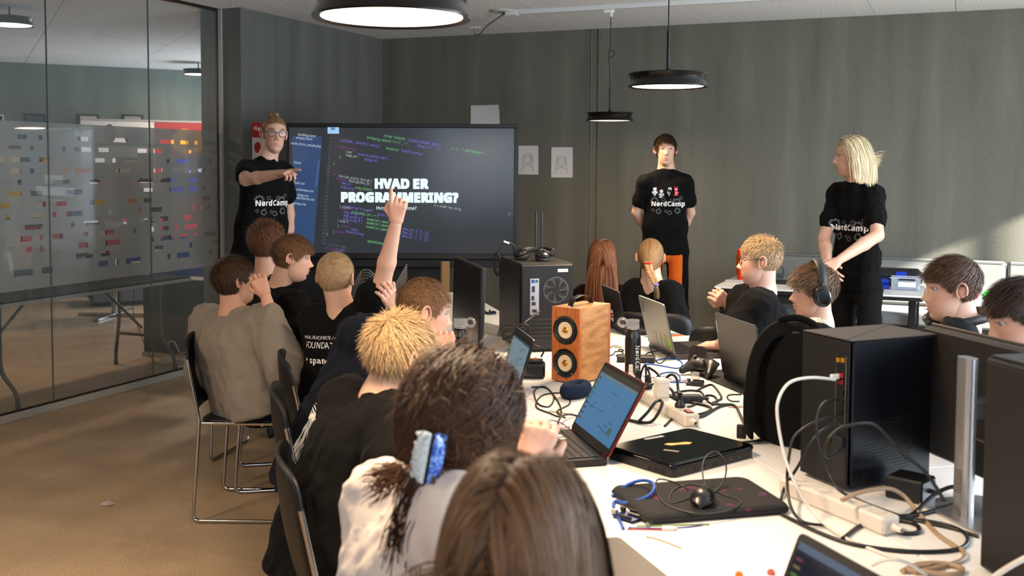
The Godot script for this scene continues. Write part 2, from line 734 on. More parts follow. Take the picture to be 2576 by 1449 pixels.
func setting() -> void:
	var con := concrete(21, Color(0.355, 0.35, 0.31), Color(0.455, 0.445, 0.40))
	var con2 := concrete(33, Color(0.33, 0.335, 0.32), Color(0.43, 0.43, 0.415))
	# floor: beige linoleum with dark flecks
	var fl := StandardMaterial3D.new()
	fl.albedo_texture = noise_tex(8, 0.085, [[0.0, Color(0.2, 0.175, 0.15)], [0.24, Color(0.32, 0.28, 0.24)], [0.33, Color(0.63, 0.535, 0.42)], [0.55, Color(0.69, 0.595, 0.47)], [1.0, Color(0.75, 0.66, 0.53)]], 1024, FastNoiseLite.TYPE_SIMPLEX, 3)
	tri(fl, Vector3(1.7, 1.7, 1.7))
	fl.roughness = 0.42
	fl.metallic_specular = 0.4
	fl.detail_enabled = true
	fl.detail_blend_mode = BaseMaterial3D.BLEND_MODE_MUL
	fl.detail_uv_layer = BaseMaterial3D.DETAIL_UV_2
	fl.detail_albedo = noise_tex(9, 0.012, [[0.0, Color(0.88, 0.87, 0.86)], [1.0, Color(1, 1, 1)]], 512)
	fl.uv2_triplanar = true
	fl.uv2_world_triplanar = true
	fl.uv2_scale = Vector3(0.37, 0.37, 0.37)
	struct("floor", Shape.new().box(Vector3(-1.0, -0.1, 2.5), Vector3(18.6, 0.2, 17.4)), fl)
	# end wall with its cast joint
	var wb := struct("wall_back", Shape.new().box(Vector3(5.2, 1.45, -0.15), Vector3(5.98, 2.9, 0.3)).box(Vector3(0.87, 1.45, -0.15), Vector3(2.54, 2.9, 0.3)).box(Vector3(2.17, 1.45, -0.156), Vector3(0.1, 2.9, 0.3 - 0.012)), con)
	var ridge := Shape.new().box(Vector3(2.145, 1.42, 0.0), Vector3(0.012, 2.84, 0.012), Basis.IDENTITY, 0.004)
	struct("cast_ridge", ridge, con, wb)
	struct("wall_left", Shape.new().box(Vector3(-0.2, 1.45, 0.95), Vector3(0.4, 2.9, 2.5), Basis.IDENTITY, 0.006), con2)
	struct("wall_front", Shape.new().box(Vector3(2.15, 1.45, 11.1), Vector3(4.9, 2.9, 0.2)).box(Vector3(7.9, 1.45, 11.1), Vector3(0.8, 2.9, 0.2)).box(Vector3(6.05, 0.22, 11.1), Vector3(2.9, 0.44, 0.2)).box(Vector3(6.05, 2.62, 11.1), Vector3(2.9, 0.54, 0.2)).box(Vector3(6.05, 1.4, 11.1), Vector3(0.08, 2.0, 0.1)), con)
	struct("window_6", Shape.new().box(Vector3(6.05, 1.395, 11.1), Vector3(2.9, 1.91, 0.012)), clear(Color(0.9, 0.95, 0.95), 0.04))
	# window wall: low parapet, head and posts; openings to the sky
	var wr := Shape.new()
	wr.box(Vector3(8.1, 0.22, 5.45), Vector3(0.24, 0.44, 11.4))
	wr.box(Vector3(8.1, 2.70, 5.45), Vector3(0.24, 0.38, 11.4))
	for p in [[-0.3, 0.12], [1.6, 2.5], [4.3, 4.5], [6.3, 6.5], [8.3, 11.0]]:
		wr.box(Vector3(8.1, 1.4, (p[0] + p[1]) * 0.5), Vector3(0.24, 2.2, p[1] - p[0]))
	wr.box(Vector3(8.1, 1.46, 0.807), Vector3(0.05, 2.06, 0.066))
	struct("wall_right", wr, con)
	var k := 1
	for w in [[0.12, 0.774], [0.84, 1.6], [2.5, 4.3], [4.5, 6.3], [6.5, 8.3]]:
		var g := struct("window_%d" % k, Shape.new().box(Vector3(8.1, 1.46, (w[0] + w[1]) * 0.5), Vector3(0.012, 2.04, w[1] - w[0])), clear(Color(0.9, 0.95, 0.95), 0.04))
		k += 1
	# the wing of the building across the yard keeps the sun off most windows
	struct("wall_across_yard", Shape.new().box(Vector3(12.2, 4.5, 8.6), Vector3(0.4, 9.0, 10.4)), con)
	# slab and wood-wool panels
	struct("ceiling", Shape.new().box(Vector3(-1.0, 2.99, 2.5), Vector3(18.6, 0.2, 17.4)), mat(Color(0.4, 0.4, 0.4), 0.9))
	var ceil: Node3D = get_node("ceiling")
	var wool := StandardMaterial3D.new()
	wool.albedo_texture = noise_tex(14, 0.05, [[0.0, Color(0.5, 0.5, 0.49)], [0.3, Color(0.74, 0.74, 0.73)], [0.5, Color(0.90, 0.90, 0.89)], [1.0, Color(0.96, 0.96, 0.95)]], 1024, FastNoiseLite.TYPE_SIMPLEX, 5)
	tri(wool, Vector3(0.8, 0.8, 2.4))
	wool.roughness = 0.95
	wool.metallic_specular = 0.1
	var ours := PackedVector2Array([Vector2(0.0, 0.0), Vector2(8.0, 0.0), Vector2(8.0, 11.0), Vector2(-0.24, 11.0), Vector2(-0.24, 2.2), Vector2(0, 2.2)])
	var flip := Basis(Vector3.RIGHT, Vector3.BACK, Vector3.DOWN)     # outline (x, z) with thickness downwards
	for a in range(-1, 14):
		for b in range(-1, 5):
			var x0 := -0.2495 + 0.6 * a
			var z0 := b * 2.4 + (1.2 if a % 2 else 0.0)
			panel(PackedVector2Array([Vector2(x0 + 0.002, z0), Vector2(x0 + 0.598, z0), Vector2(x0 + 0.598, z0 + 2.399), Vector2(x0 + 0.002, z0 + 2.399)]), ours, flip, wool, ceil)
	# the hall beyond the glass is turned against this room
	var w := Vector2(0.636, -0.771)
	var n := Vector2(0.771, 0.636)
	var p0 := Vector2(-4.57, -1.5)
	var c0 := p0 - w * 6.0
	var c1 := p0 + w * 4.2
	var hall := PackedVector2Array([c0, c1, Vector2(-0.41, -0.3), Vector2(-0.41, 2.2), Vector2(-0.26, 2.2), Vector2(-0.26, 9.0), Vector2(-8.0, 9.0)])
	for a in range(-6, 5):
		for b in range(0, 5):
			var q := p0 + w * (a * 1.2 + 0.0) + n * (b * 2.4)
			panel(PackedVector2Array([q + w * 0.003, q + w * 1.197, q + w * 1.197 + n * 2.398, q + w * 0.003 + n * 2.398]), hall, flip, wool, ceil)
	var turn := Basis(Vector3(w.x, 0, w.y), Vector3.UP, Vector3(n.x, 0, n.y))
	var hm := p0 - w * 0.9
	struct("wall_hall", Shape.new().box(Vector3(hm.x, 1.45, hm.y) - turn.z * 0.1, Vector3(10.2, 2.9, 0.2), turn), concrete(41, Color(0.33, 0.365, 0.345), Color(0.46, 0.50, 0.475)))
	struct("wall_hall_side", Shape.new().box(Vector3(-8.5, 1.45, 6.2), Vector3(0.2, 2.9, 7.0)).box(Vector3(-4.3, 1.45, 9.1), Vector3(8.4, 2.9, 0.2)), con2)
	# hall window between the hall wall and the end of this room, with a sill and a head
	var mid := (c1 + Vector2(-0.41, -0.3)) * 0.5
	var dr := (Vector2(-0.41, -0.3) - c1)
	var bb := Basis(Vector3(dr.x, 0, dr.y).normalized(), Vector3.UP, Vector3(-dr.y, 0, dr.x).normalized())
	struct("wall_hall_window", Shape.new().box(Vector3(mid.x, 0.2, mid.y), Vector3(dr.length(), 0.4, 0.2), bb).box(Vector3(mid.x, 2.7, mid.y), Vector3(dr.length(), 0.38, 0.2), bb), con2)
	# glass partition
	var gp := Node3D.new()
	gp.name = "wall_glass"
	gp.set_meta("kind", "structure")
	gp.set_meta("label", "full height glass partition with a frosted film band")
	add_child(gp)
	var gx := -0.2227
	var alu := mat(Color(0.56, 0.545, 0.51), 0.45, 0.0)
	var black := mat(Color(0.02, 0.02, 0.02), 0.5)
	var pane := clear(Color(0.86, 0.93, 0.92), 0.03)
	var film := StandardMaterial3D.new()
	film.albedo_color = Color(0.42, 0.42, 0.395, 0.93)
	film.transparency = BaseMaterial3D.TRANSPARENCY_ALPHA
	film.roughness = 0.55
	film.backlight_enabled = true
	film.backlight = Color(0.24, 0.24, 0.24)
	var zs := [2.205, 2.988, 3.919, 4.85, 5.78, 6.71, 7.64, 8.57, 9.5]
	for q in zs.size() - 1:
		var za: float = zs[q] + 0.002
		var zb: float = zs[q + 1] - 0.002
		obj("pane", Shape.new().box(Vector3(gx, 1.435, (za + zb) * 0.5), Vector3(0.010, 2.76, zb - za)), pane, gp)
		var fs := Shape.new()
		var ys := [810.0]
		for row in FILM_GAPS:
			ys.append(float(row[0]))
			ys.append(float(row[1]))
		ys.append(1876.0)
		ys.sort()
		for b in ys.size() - 1:
			var ya: float = ys[b] / 1000.0
			var yb: float = ys[b + 1] / 1000.0
			var cur := za
			for row in FILM_GAPS:
				if absf(row[0] - ys[b]) < 0.5 and absf(row[1] - ys[b + 1]) < 0.5:
					var gaps: Array = row[2]
					for e in range(0, gaps.size(), 2):
						var ga: float = gaps[e] / 1000.0
						var gb: float = gaps[e + 1] / 1000.0
						if q > 2:      # the same film goes on over the panes further along
							ga += 1.86 * int(q / 2.0)
							gb += 1.86 * int(q / 2.0)
						if gb <= cur or ga >= zb:
							continue
						if ga > cur:
							fs.face([Vector3(gx - 0.0062, ya, cur), Vector3(gx - 0.0062, yb, cur), Vector3(gx - 0.0062, yb, ga), Vector3(gx - 0.0062, ya, ga)], Vector3.RIGHT)
						cur = maxf(cur, gb)
			if cur < zb:
				fs.face([Vector3(gx - 0.0062, ya, cur), Vector3(gx - 0.0062, yb, cur), Vector3(gx - 0.0062, yb, zb), Vector3(gx - 0.0062, ya, zb)], Vector3.RIGHT)
		obj("frosted_film", fs, film, gp)
		if q > 0:
			obj("glass_joint", Shape.new().box(Vector3(gx, 1.435, zs[q]), Vector3(0.011, 2.76, 0.004)), mat(Color(0.3, 0.31, 0.3), 0.3), gp)
	obj("bottom_rail", Shape.new().box(Vector3(gx, 0.024, 5.85), Vector3(0.06, 0.048, 7.3), Basis.IDENTITY, 0.003), alu, gp)
	obj("bottom_gasket", Shape.new().box(Vector3(gx, 0.052, 5.85), Vector3(0.022, 0.012, 7.3)), black, gp)
	obj("top_gasket", Shape.new().box(Vector3(gx, 2.828, 5.85), Vector3(0.03, 0.024, 7.3)), black, gp)
	obj("end_gasket", Shape.new().box(Vector3(gx, 1.42, 2.212), Vector3(0.02, 2.83, 0.016)), black, gp)
	obj("end_post", Shape.new().box(Vector3(gx + 0.03, 1.42, 2.212), Vector3(0.03, 2.83, 0.02)), alu, gp)

func panel(outline: PackedVector2Array, room: PackedVector2Array, b: Basis, m: Material, parent: Node3D) -> void:
	for part in Geometry2D.intersect_polygons(outline, room):
		if part.size() > 2:
			obj("panel", Shape.new().slab(part, 0.05, Vector3(0, 2.89, 0), b), m, parent)

# ---------------------------------------------------------------- people
# In a head's own axes the face looks along +z; sizes are those of a grown-up and are scaled by the person's head size.
const SKULL_AT := Vector3(0, 0.026, -0.012)
const SKULL := Vector3(0.077, 0.092, 0.099)
const JAW_AT := Vector3(0, -0.046, 0.024)
const JAW := Vector3(0.057, 0.080, 0.070)

func exit_from(e: Vector3, at: Vector3, r: Vector3) -> float:
	var q := e / r
	var w := -at / r
	var a := q.dot(q)
	var b := q.dot(w)
	var c := w.dot(w) - 1.0
	return (-b + sqrt(maxf(b * b - a * c, 0.0))) / a

func head_radius(e: Vector3) -> float:
	var a := exit_from(e, SKULL_AT, SKULL)
	var b := exit_from(e, JAW_AT, JAW)
	var k := 0.022
	var w := maxf(k - absf(a - b), 0.0)
	return maxf(a, b) + w * w * 0.25 / k

func bump(x: float, s: float) -> float:
	return exp(-x * x / (s * s))

# where hair grows: height of the hairline for a direction round the head (0 in front)
func hairline(az: float, front: float) -> float:
	var a := absf(az)
	if a < 0.9:
		return lerpf(front, front - 0.012, a / 0.9)
	if a < 1.25:
		return lerpf(front - 0.012, -0.004, (a - 0.9) / 0.35)
	if a < 1.6:
		return lerpf(-0.004, 0.018, (a - 1.25) / 0.35)
	if a < 1.9:
		return lerpf(0.018, -0.045, (a - 1.6) / 0.3)
	return lerpf(-0.045, -0.088, clampf((a - 1.9) / 0.9, 0.0, 1.0))

func put_head(s: Shape, xf: Transform3D, skin: Color, h: Dictionary) -> void:
	var rows := 58
	var cols := 76
	var start := s.v.size()
	var front: float = h.get("front", 0.062)
	var scalp: Color = h.get("root", h.c1)
	var brow: Color = h.get("brow", h.c1)
	var fade: float = h.get("fade", 0.0)
	for r in rows + 1:
		var el := -PI * 0.5 + PI * r / rows
		for q in cols + 1:
			var u := 2.0 * q / cols - 1.0
			var az := PI * (u * 0.55 + 0.45 * u * u * u)
			var e := Vector3(cos(el) * sin(az), sin(el), cos(el) * cos(az))
			var p := e * head_radius(e)
			var x := absf(p.x)
			var y := p.y
			var col := skin
			if p.z > 0.0 and absf(az) < 1.4:
				var f := 0.0
				f += 0.0045 * bump(x - 0.022, 0.022) * bump(y - 0.030, 0.009)
				f -= 0.0085 * bump(x - 0.031, 0.017) * bump(y - 0.011, 0.011)
				var lid := ((x - 0.031) / 0.0145) ** 2 + ((y - 0.0100) / 0.0052) ** 2
				f += 0.0075 * bump(x - 0.031, 0.016) * bump(y - 0.0105, 0.0095)
				if lid < 1.0:
					f -= 0.006
				var nt := (0.022 - y) / 0.054
				if nt > -0.3 and nt < 1.25:
					var ridge := smoothstep(-0.3, 0.95, nt) * (1.0 - smoothstep(0.9, 1.22, nt))
					f += (0.006 + 0.020 * ridge * nt) * ridge * bump(x, lerpf(0.0075, 0.0115, clampf(nt, 0.0, 1.0)))
				f += 0.009 * bump(x - 0.0125, 0.006) * bump(y + 0.033, 0.007)
				f += 0.0055 * bump(x, 0.019) * bump(y + 0.0565, 0.0045) + 0.0065 * bump(x, 0.017) * bump(y + 0.069, 0.0055)
				f -= 0.0035 * bump(x, 0.025) * bump(y + 0.0625, 0.0025)
				f -= 0.0045 * bump(x, 0.02) * bump(y + 0.083, 0.006)
				f += 0.010 * bump(x, 0.022) * bump(y + 0.103, 0.016)
				f += 0.0045 * bump(x - 0.043, 0.018) * bump(y + 0.02, 0.018)
				p.z += f
				if x < 0.023 and absf(y + 0.0625) < 0.0105 * (1.0 - (x / 0.026) ** 2):
					col = skin.lerp(Color(0.48, 0.16, 0.14), 0.55)
				elif absf(y - 0.0315 - 0.006 * bump(x - 0.034, 0.014)) < 0.0042 and x > 0.012 and x < 0.052:
					col = skin.lerp(brow, 0.75)
				elif lid < 1.25 and lid > 0.9 and y > 0.0105:
					col = skin.lerp(Color(0.05, 0.03, 0.02), 0.7)
				else:
					col = skin.lerp(Color(skin.r, skin.g * 0.72, skin.b * 0.68), 0.5 * bump(x - 0.042, 0.02) * bump(y + 0.025, 0.02) + 0.35 * bump(x, 0.012) * bump(y + 0.03, 0.012))
			var line := hairline(az, front)
			var grow := smoothstep(-0.004, 0.008, y - line)
			if fade > 0.0:
				grow *= lerpf(1.0, smoothstep(-0.08, 0.06, y), fade)
			col = col.lerp(scalp, grow)
			s.col = col
			s.vert(xf * p, Vector3.UP)
	var w := cols + 1
	for r in rows:
		for q in cols:
			var a := start + r * w + q
			s.i.append_array([a, a + w, a + 1, a + 1, a + w, a + w + 1])
	for r in rows + 1:
		for q in cols + 1:
			var a := start + r * w + q
			var q0 := a - 1 if q > 0 else start + r * w + cols - 1
			var q1 := a + 1 if q < cols else start + r * w + 1
			var r0 := a - w if r > 0 else a
			var r1 := a + w if r < rows else a
			var nn := (s.v[q1] - s.v[q0]).cross(s.v[r1] - s.v[r0])
			s.n[a] = nn.normalized() if nn.length() > 1e-12 else (xf.basis.y.normalized() * (1.0 if r > 3 else -1.0))
	# ears: a cup and its rim
	s.col = skin.lerp(Color(skin.r, skin.g * 0.7, skin.b * 0.65), 0.4)
	for side in [-1.0, 1.0]:
		var b := Basis(Vector3.UP, side * -0.35) * Basis(Vector3.RIGHT, -0.15)
		var c := Vector3(side * 0.0765, -0.004, -0.010)
		s.ball(xf * c, Vector3(0.007, 0.027, 0.017) * xf.basis.get_scale().x, xf.basis.orthonormalized() * b, 8, 10)
		var rim := []
		for k in 10:
			var a := lerpf(-0.5, 4.2, k / 9.0)
			rim.append(xf * (c + b * Vector3(side * 0.006, sin(a) * (0.029 if a < 3.0 else 0.031), -cos(a) * -0.018 * -1.0)))
		s.tube(rim, 0.0045 * xf.basis.get_scale().x, 6)

func put_hand(s: Shape, at: Vector3, to: Vector3, back: Vector3, right: bool, curl: Array, k: float, skin: Color, thumb := 0.4) -> void:
	to = to.normalized()
	back = (back - to * back.dot(to)).normalized()
	var side := back.cross(to) * (1.0 if right else -1.0)
	var tip := at + to * 0.10 * k
	var f := Field.new((at - Vector3.ONE * 0.03).min(tip - Vector3.ONE * 0.11 * k), (at + Vector3.ONE * 0.03).max(tip + Vector3.ONE * 0.11 * k), 0.0042)
	f.cone(at - to * 0.02 * k, at + to * 0.02 * k, 0.024 * k, 0.022 * k, 0.015)
	for m in 4:
		var sx := (1.5 - m) * 0.0195 * k
		f.cone(at + to * 0.018 * k + side * sx * 0.55, at + to * (0.085 - 0.004 * absf(m - 1)) * k + side * sx, 0.0155 * k, 0.0118 * k, 0.012)
	var len := [0.072, 0.080, 0.074, 0.058]
	for m in 4:
		var p := at + to * (0.085 - 0.004 * absf(m - 1)) * k + side * (1.5 - m) * 0.0195 * k
		var d := (to + side * (1.5 - m) * 0.05).normalized()
		var cv: float = curl[m + 1]
		var ang := [0.95, 1.35, 0.9]
		var part := [0.44, 0.31, 0.25]
		var rad := [0.0095, 0.0088, 0.0080, 0.0070]
		for j in 3:
			d = d.rotated(side * (1.0 if right else -1.0), ang[j] * cv)
			var e: Vector3 = p + d * len[m] * part[j] * k
			f.cone(p, e, rad[j] * k, rad[j + 1] * k, 0.004)
			p = e
	var tp := at + to * 0.025 * k + side * 0.022 * k - back * 0.006 * k
	var td := (to * 0.75 + side * 0.75 - back * 0.25).normalized()
	for j in 2:
		var e2: Vector3 = tp + td * [0.042, 0.034][j] * k
		f.cone(tp, e2, [0.0125, 0.0105][j] * k, [0.0105, 0.0085][j] * k, 0.006)
		td = (td - side * thumb * 1.2 + to * 0.2 - back * thumb * 0.4).normalized()
		tp = e2
	s.col = skin.lerp(Color(skin.r, skin.g * 0.78, skin.b * 0.74), 0.3)
	f.into(s)

func hair(s: Shape, xf: Transform3D, h: Dictionary, blocks: Array) -> void:
	rng.seed = int(h.get("seed", 1))
	var front: float = h.get("front", 0.062)
	var n: int = h.n
	var seg: int = h.get("seg", 5)
	var lo: float = h.len[0]
	var hi: float = h.len[1]
	var lift: float = h.get("lift", 0.3)
	var grav: float = h.get("grav", 2.0)
	var curl: float = h.get("curl", 0.0)
	var puff: float = h.get("puff", 0.004)
	var w0: float = h.get("width", 0.0035)
	if hi < 0.07:       # short hair is finer and denser
		n = int(n * 1.4)
		w0 *= 0.68
	var whorl: Vector3 = Vector3(h.get("whorl", Vector3(0.1, 0.7, -0.6))).normalized()
	var comb: Vector3 = h.get("comb", Vector3.ZERO)
	var part: float = h.get("part", 99.0)
	var inv := xf.affine_inverse()
	var g := (inv.basis * Vector3.DOWN).normalized()
	var near := []
	for b in blocks:
		near.append([inv * b[0], inv * b[1], b[2] / xf.basis.get_scale().x])
	var c1: Color = h.c1
	var c2: Color = h.c2
	var tipc: Color = h.get("tip", h.c2)
	var gathered: bool = h.has("gather")
	var gp: Vector3 = h.get("gather", Vector3.ZERO)
	var made := 0
	var tries := 0
	var top_len: float = h.get("top", 1.0)
	while made < n and tries < n * 12:
		tries += 1
		var y := rng.randf_range(-0.9, 1.0)
		var az := rng.randf_range(-PI, PI)
		var rr := sqrt(1.0 - y * y)
		var e := Vector3(rr * sin(az), y, rr * cos(az))
		var p := e * head_radius(e)
		if p.y < hairline(az, front) + rng.randf_range(-0.004, 0.006):
			continue
		if absf(az) < h.get("bare", 0.0) and p.y < 0.1:
			continue
		made += 1
		var nl := ((p - SKULL_AT) / (SKULL * SKULL)).normalized()
		var flow := nl * nl.dot(whorl) - whorl
		if part < 9.0:
			flow = Vector3(signf(p.x - part) * (0.9 if p.y > 0.06 else 0.25), -0.35, -0.45 if p.z < 0.04 else h.get("sweep", -0.2))
			flow -= nl * flow.dot(nl)
		flow = flow.normalized()
		var up := smoothstep(0.0, 0.08, p.y)
		var dir: Vector3 = (flow * (1.0 - lift) + nl * lift * lerpf(0.5, 1.0, up) + comb * up + Vector3(rng.randf_range(-1, 1), rng.randf_range(-1, 1), rng.randf_range(-1, 1)) * h.get("mess", 0.15)).normalized()
		var ln: float = rng.randf_range(lo, hi) * lerpf(h.get("side", 1.0), top_len, up)
		if h.has("hem"):       # cut off level: the strand reaches down to about one height
			ln = maxf(0.03, (p.y - h.hem) * rng.randf_range(0.92, 1.06) + 0.05 * up + (absf(p.z) * 0.3))
		if gathered:
			ln = p.distance_to(gp) * 1.12
			dir = (gp - p).normalized() * 0.6 + flow * 0.3 + nl * 0.1
		var st := ln / seg
		var off := puff * rng.randf_range(0.15, 1.0)
		var ph := rng.randf() * TAU
		var fr: float = rng.randf_range(0.8, 1.2) * h.get("wave", 1.6)
		var tint := c1.lerp(c2, rng.randf())
		tint = tint * rng.randf_range(0.75, 1.2)
		p += nl * off * 0.3
		var pts := [p]
		for k in seg:
			var side: Vector3 = dir.cross(nl)
			dir = (dir + g * grav * st + side * curl * sin(ph + k * fr) + nl * curl * 0.7 * cos(ph + k * fr)).normalized()
			if gathered:
				dir = (dir * 0.55 + (gp - p).normalized() * 0.45).normalized()
				if p.distance_to(gp) < st:
					p = gp
					pts.append(p + Vector3(rng.randf_range(-1, 1), rng.randf_range(-1, 1), rng.randf_range(-1, 1)) * 0.006)
					continue
			p += dir * st
			var q := (p - SKULL_AT) / (SKULL + Vector3.ONE * off)
			var l := q.length()
			if l < 1.0:
				p = SKULL_AT + q / l * (SKULL + Vector3.ONE * off)
				nl = (q / SKULL).normalized()
				if dir.dot(nl) < 0.0:
					dir = (dir - nl * dir.dot(nl)).normalized()
			for b in near:
				var ab: Vector3 = b[1] - b[0]
				var tt := clampf((p - b[0]).dot(ab) / ab.length_squared(), 0.0, 1.0)
				var ce: Vector3 = b[0] + ab * tt
				var dd := p - ce
				var dl := dd.length()
				if dl < b[2] + off * 0.6:
					p = ce + dd / maxf(dl, 1e-4) * (b[2] + off * 0.6)
					nl = dd / maxf(dl, 1e-4)
					if dir.dot(nl) < 0.0:
						dir = (dir - nl * dir.dot(nl)).normalized()
			pts.append(p)
		var last := -1
		for k in seg + 1:
			var t := float(k) / seg
			var tg: Vector3 = (pts[mini(k + 1, seg)] - pts[maxi(k - 1, 0)]).normalized()
			var outw: Vector3 = (pts[k] - SKULL_AT) * Vector3(1, 0.35 if pts[k].y < -0.02 else 1.0, 1)
			outw = (outw - tg * outw.dot(tg)).normalized()
			var sd := tg.cross(outw)
			var w := w0 * (1.0 - 0.75 * t * t) * 0.5
			s.col = tint.lerp(tint * 0.5 + tipc * 0.5, t)
			var a := s.vert(xf * (pts[k] - sd * w), (xf.basis * (outw - sd * 0.6)).normalized())
			s.vert(xf * (pts[k] + sd * w), (xf.basis * (outw + sd * 0.6)).normalized())
			if last >= 0:
				s.i.append_array([last, a, last + 1, last + 1, a, a + 1])
			last = a

# marches every vertex of a flat print onto a garment
func print_on(f: Field, src: Mesh, xf: Transform3D, push, color: Color, into: Shape, lift := 0.0022) -> void:
	var arr: Array = src.get_mesh_arrays() if src is PrimitiveMesh else src.surface_get_arrays(0)
	var vs: PackedVector3Array = arr[Mesh.ARRAY_VERTEX]
	var ix: PackedInt32Array = arr[Mesh.ARRAY_INDEX]
	var d := -xf.basis.z.normalized()
	var s := into.v.size()
	into.col = color
	for p in vs:
		var q := xf * Vector3(p.x, p.y, 0)
		for k in 24:
			var e := f.at(q)
			if e < 0.0004:
				break
			q += d * minf(maxf(e, 0.0005), 0.03)
		var nn := f.slope(q)
		q += nn * (push.call(q, nn) + lift)
		into.vert(q, nn)
	for k in ix:
		into.i.append(s + k)

func folds(amp: float, seed_: float, sx := 9.0, sy := 6.0) -> Callable:
	return func(p: Vector3, _n: Vector3) -> float:
		var a := wobble.get_noise_3d(p.x * sx + seed_, (p.y + p.x * 0.35) * sy, p.z * sx)
		var b := wobble.get_noise_3d(p.x * sx * 2.3 + seed_ * 2.0, (p.y - p.z * 0.5) * sy * 3.4, p.z * sx * 2.3)
		return amp * (0.9 - 3.2 * absf(a)) * 0.6 + amp * 0.45 * b

func frame_of(q: Dictionary) -> Transform3D:
	var b := Basis(Vector3.UP, deg_to_rad(q.hy)) * Basis(Vector3.RIGHT, deg_to_rad(q.get("hp", 0.0))) * Basis(Vector3.BACK, deg_to_rad(q.get("hr", 0.0)))
	return Transform3D(b * Basis.from_scale(Vector3.ONE * q.hs), q.head)

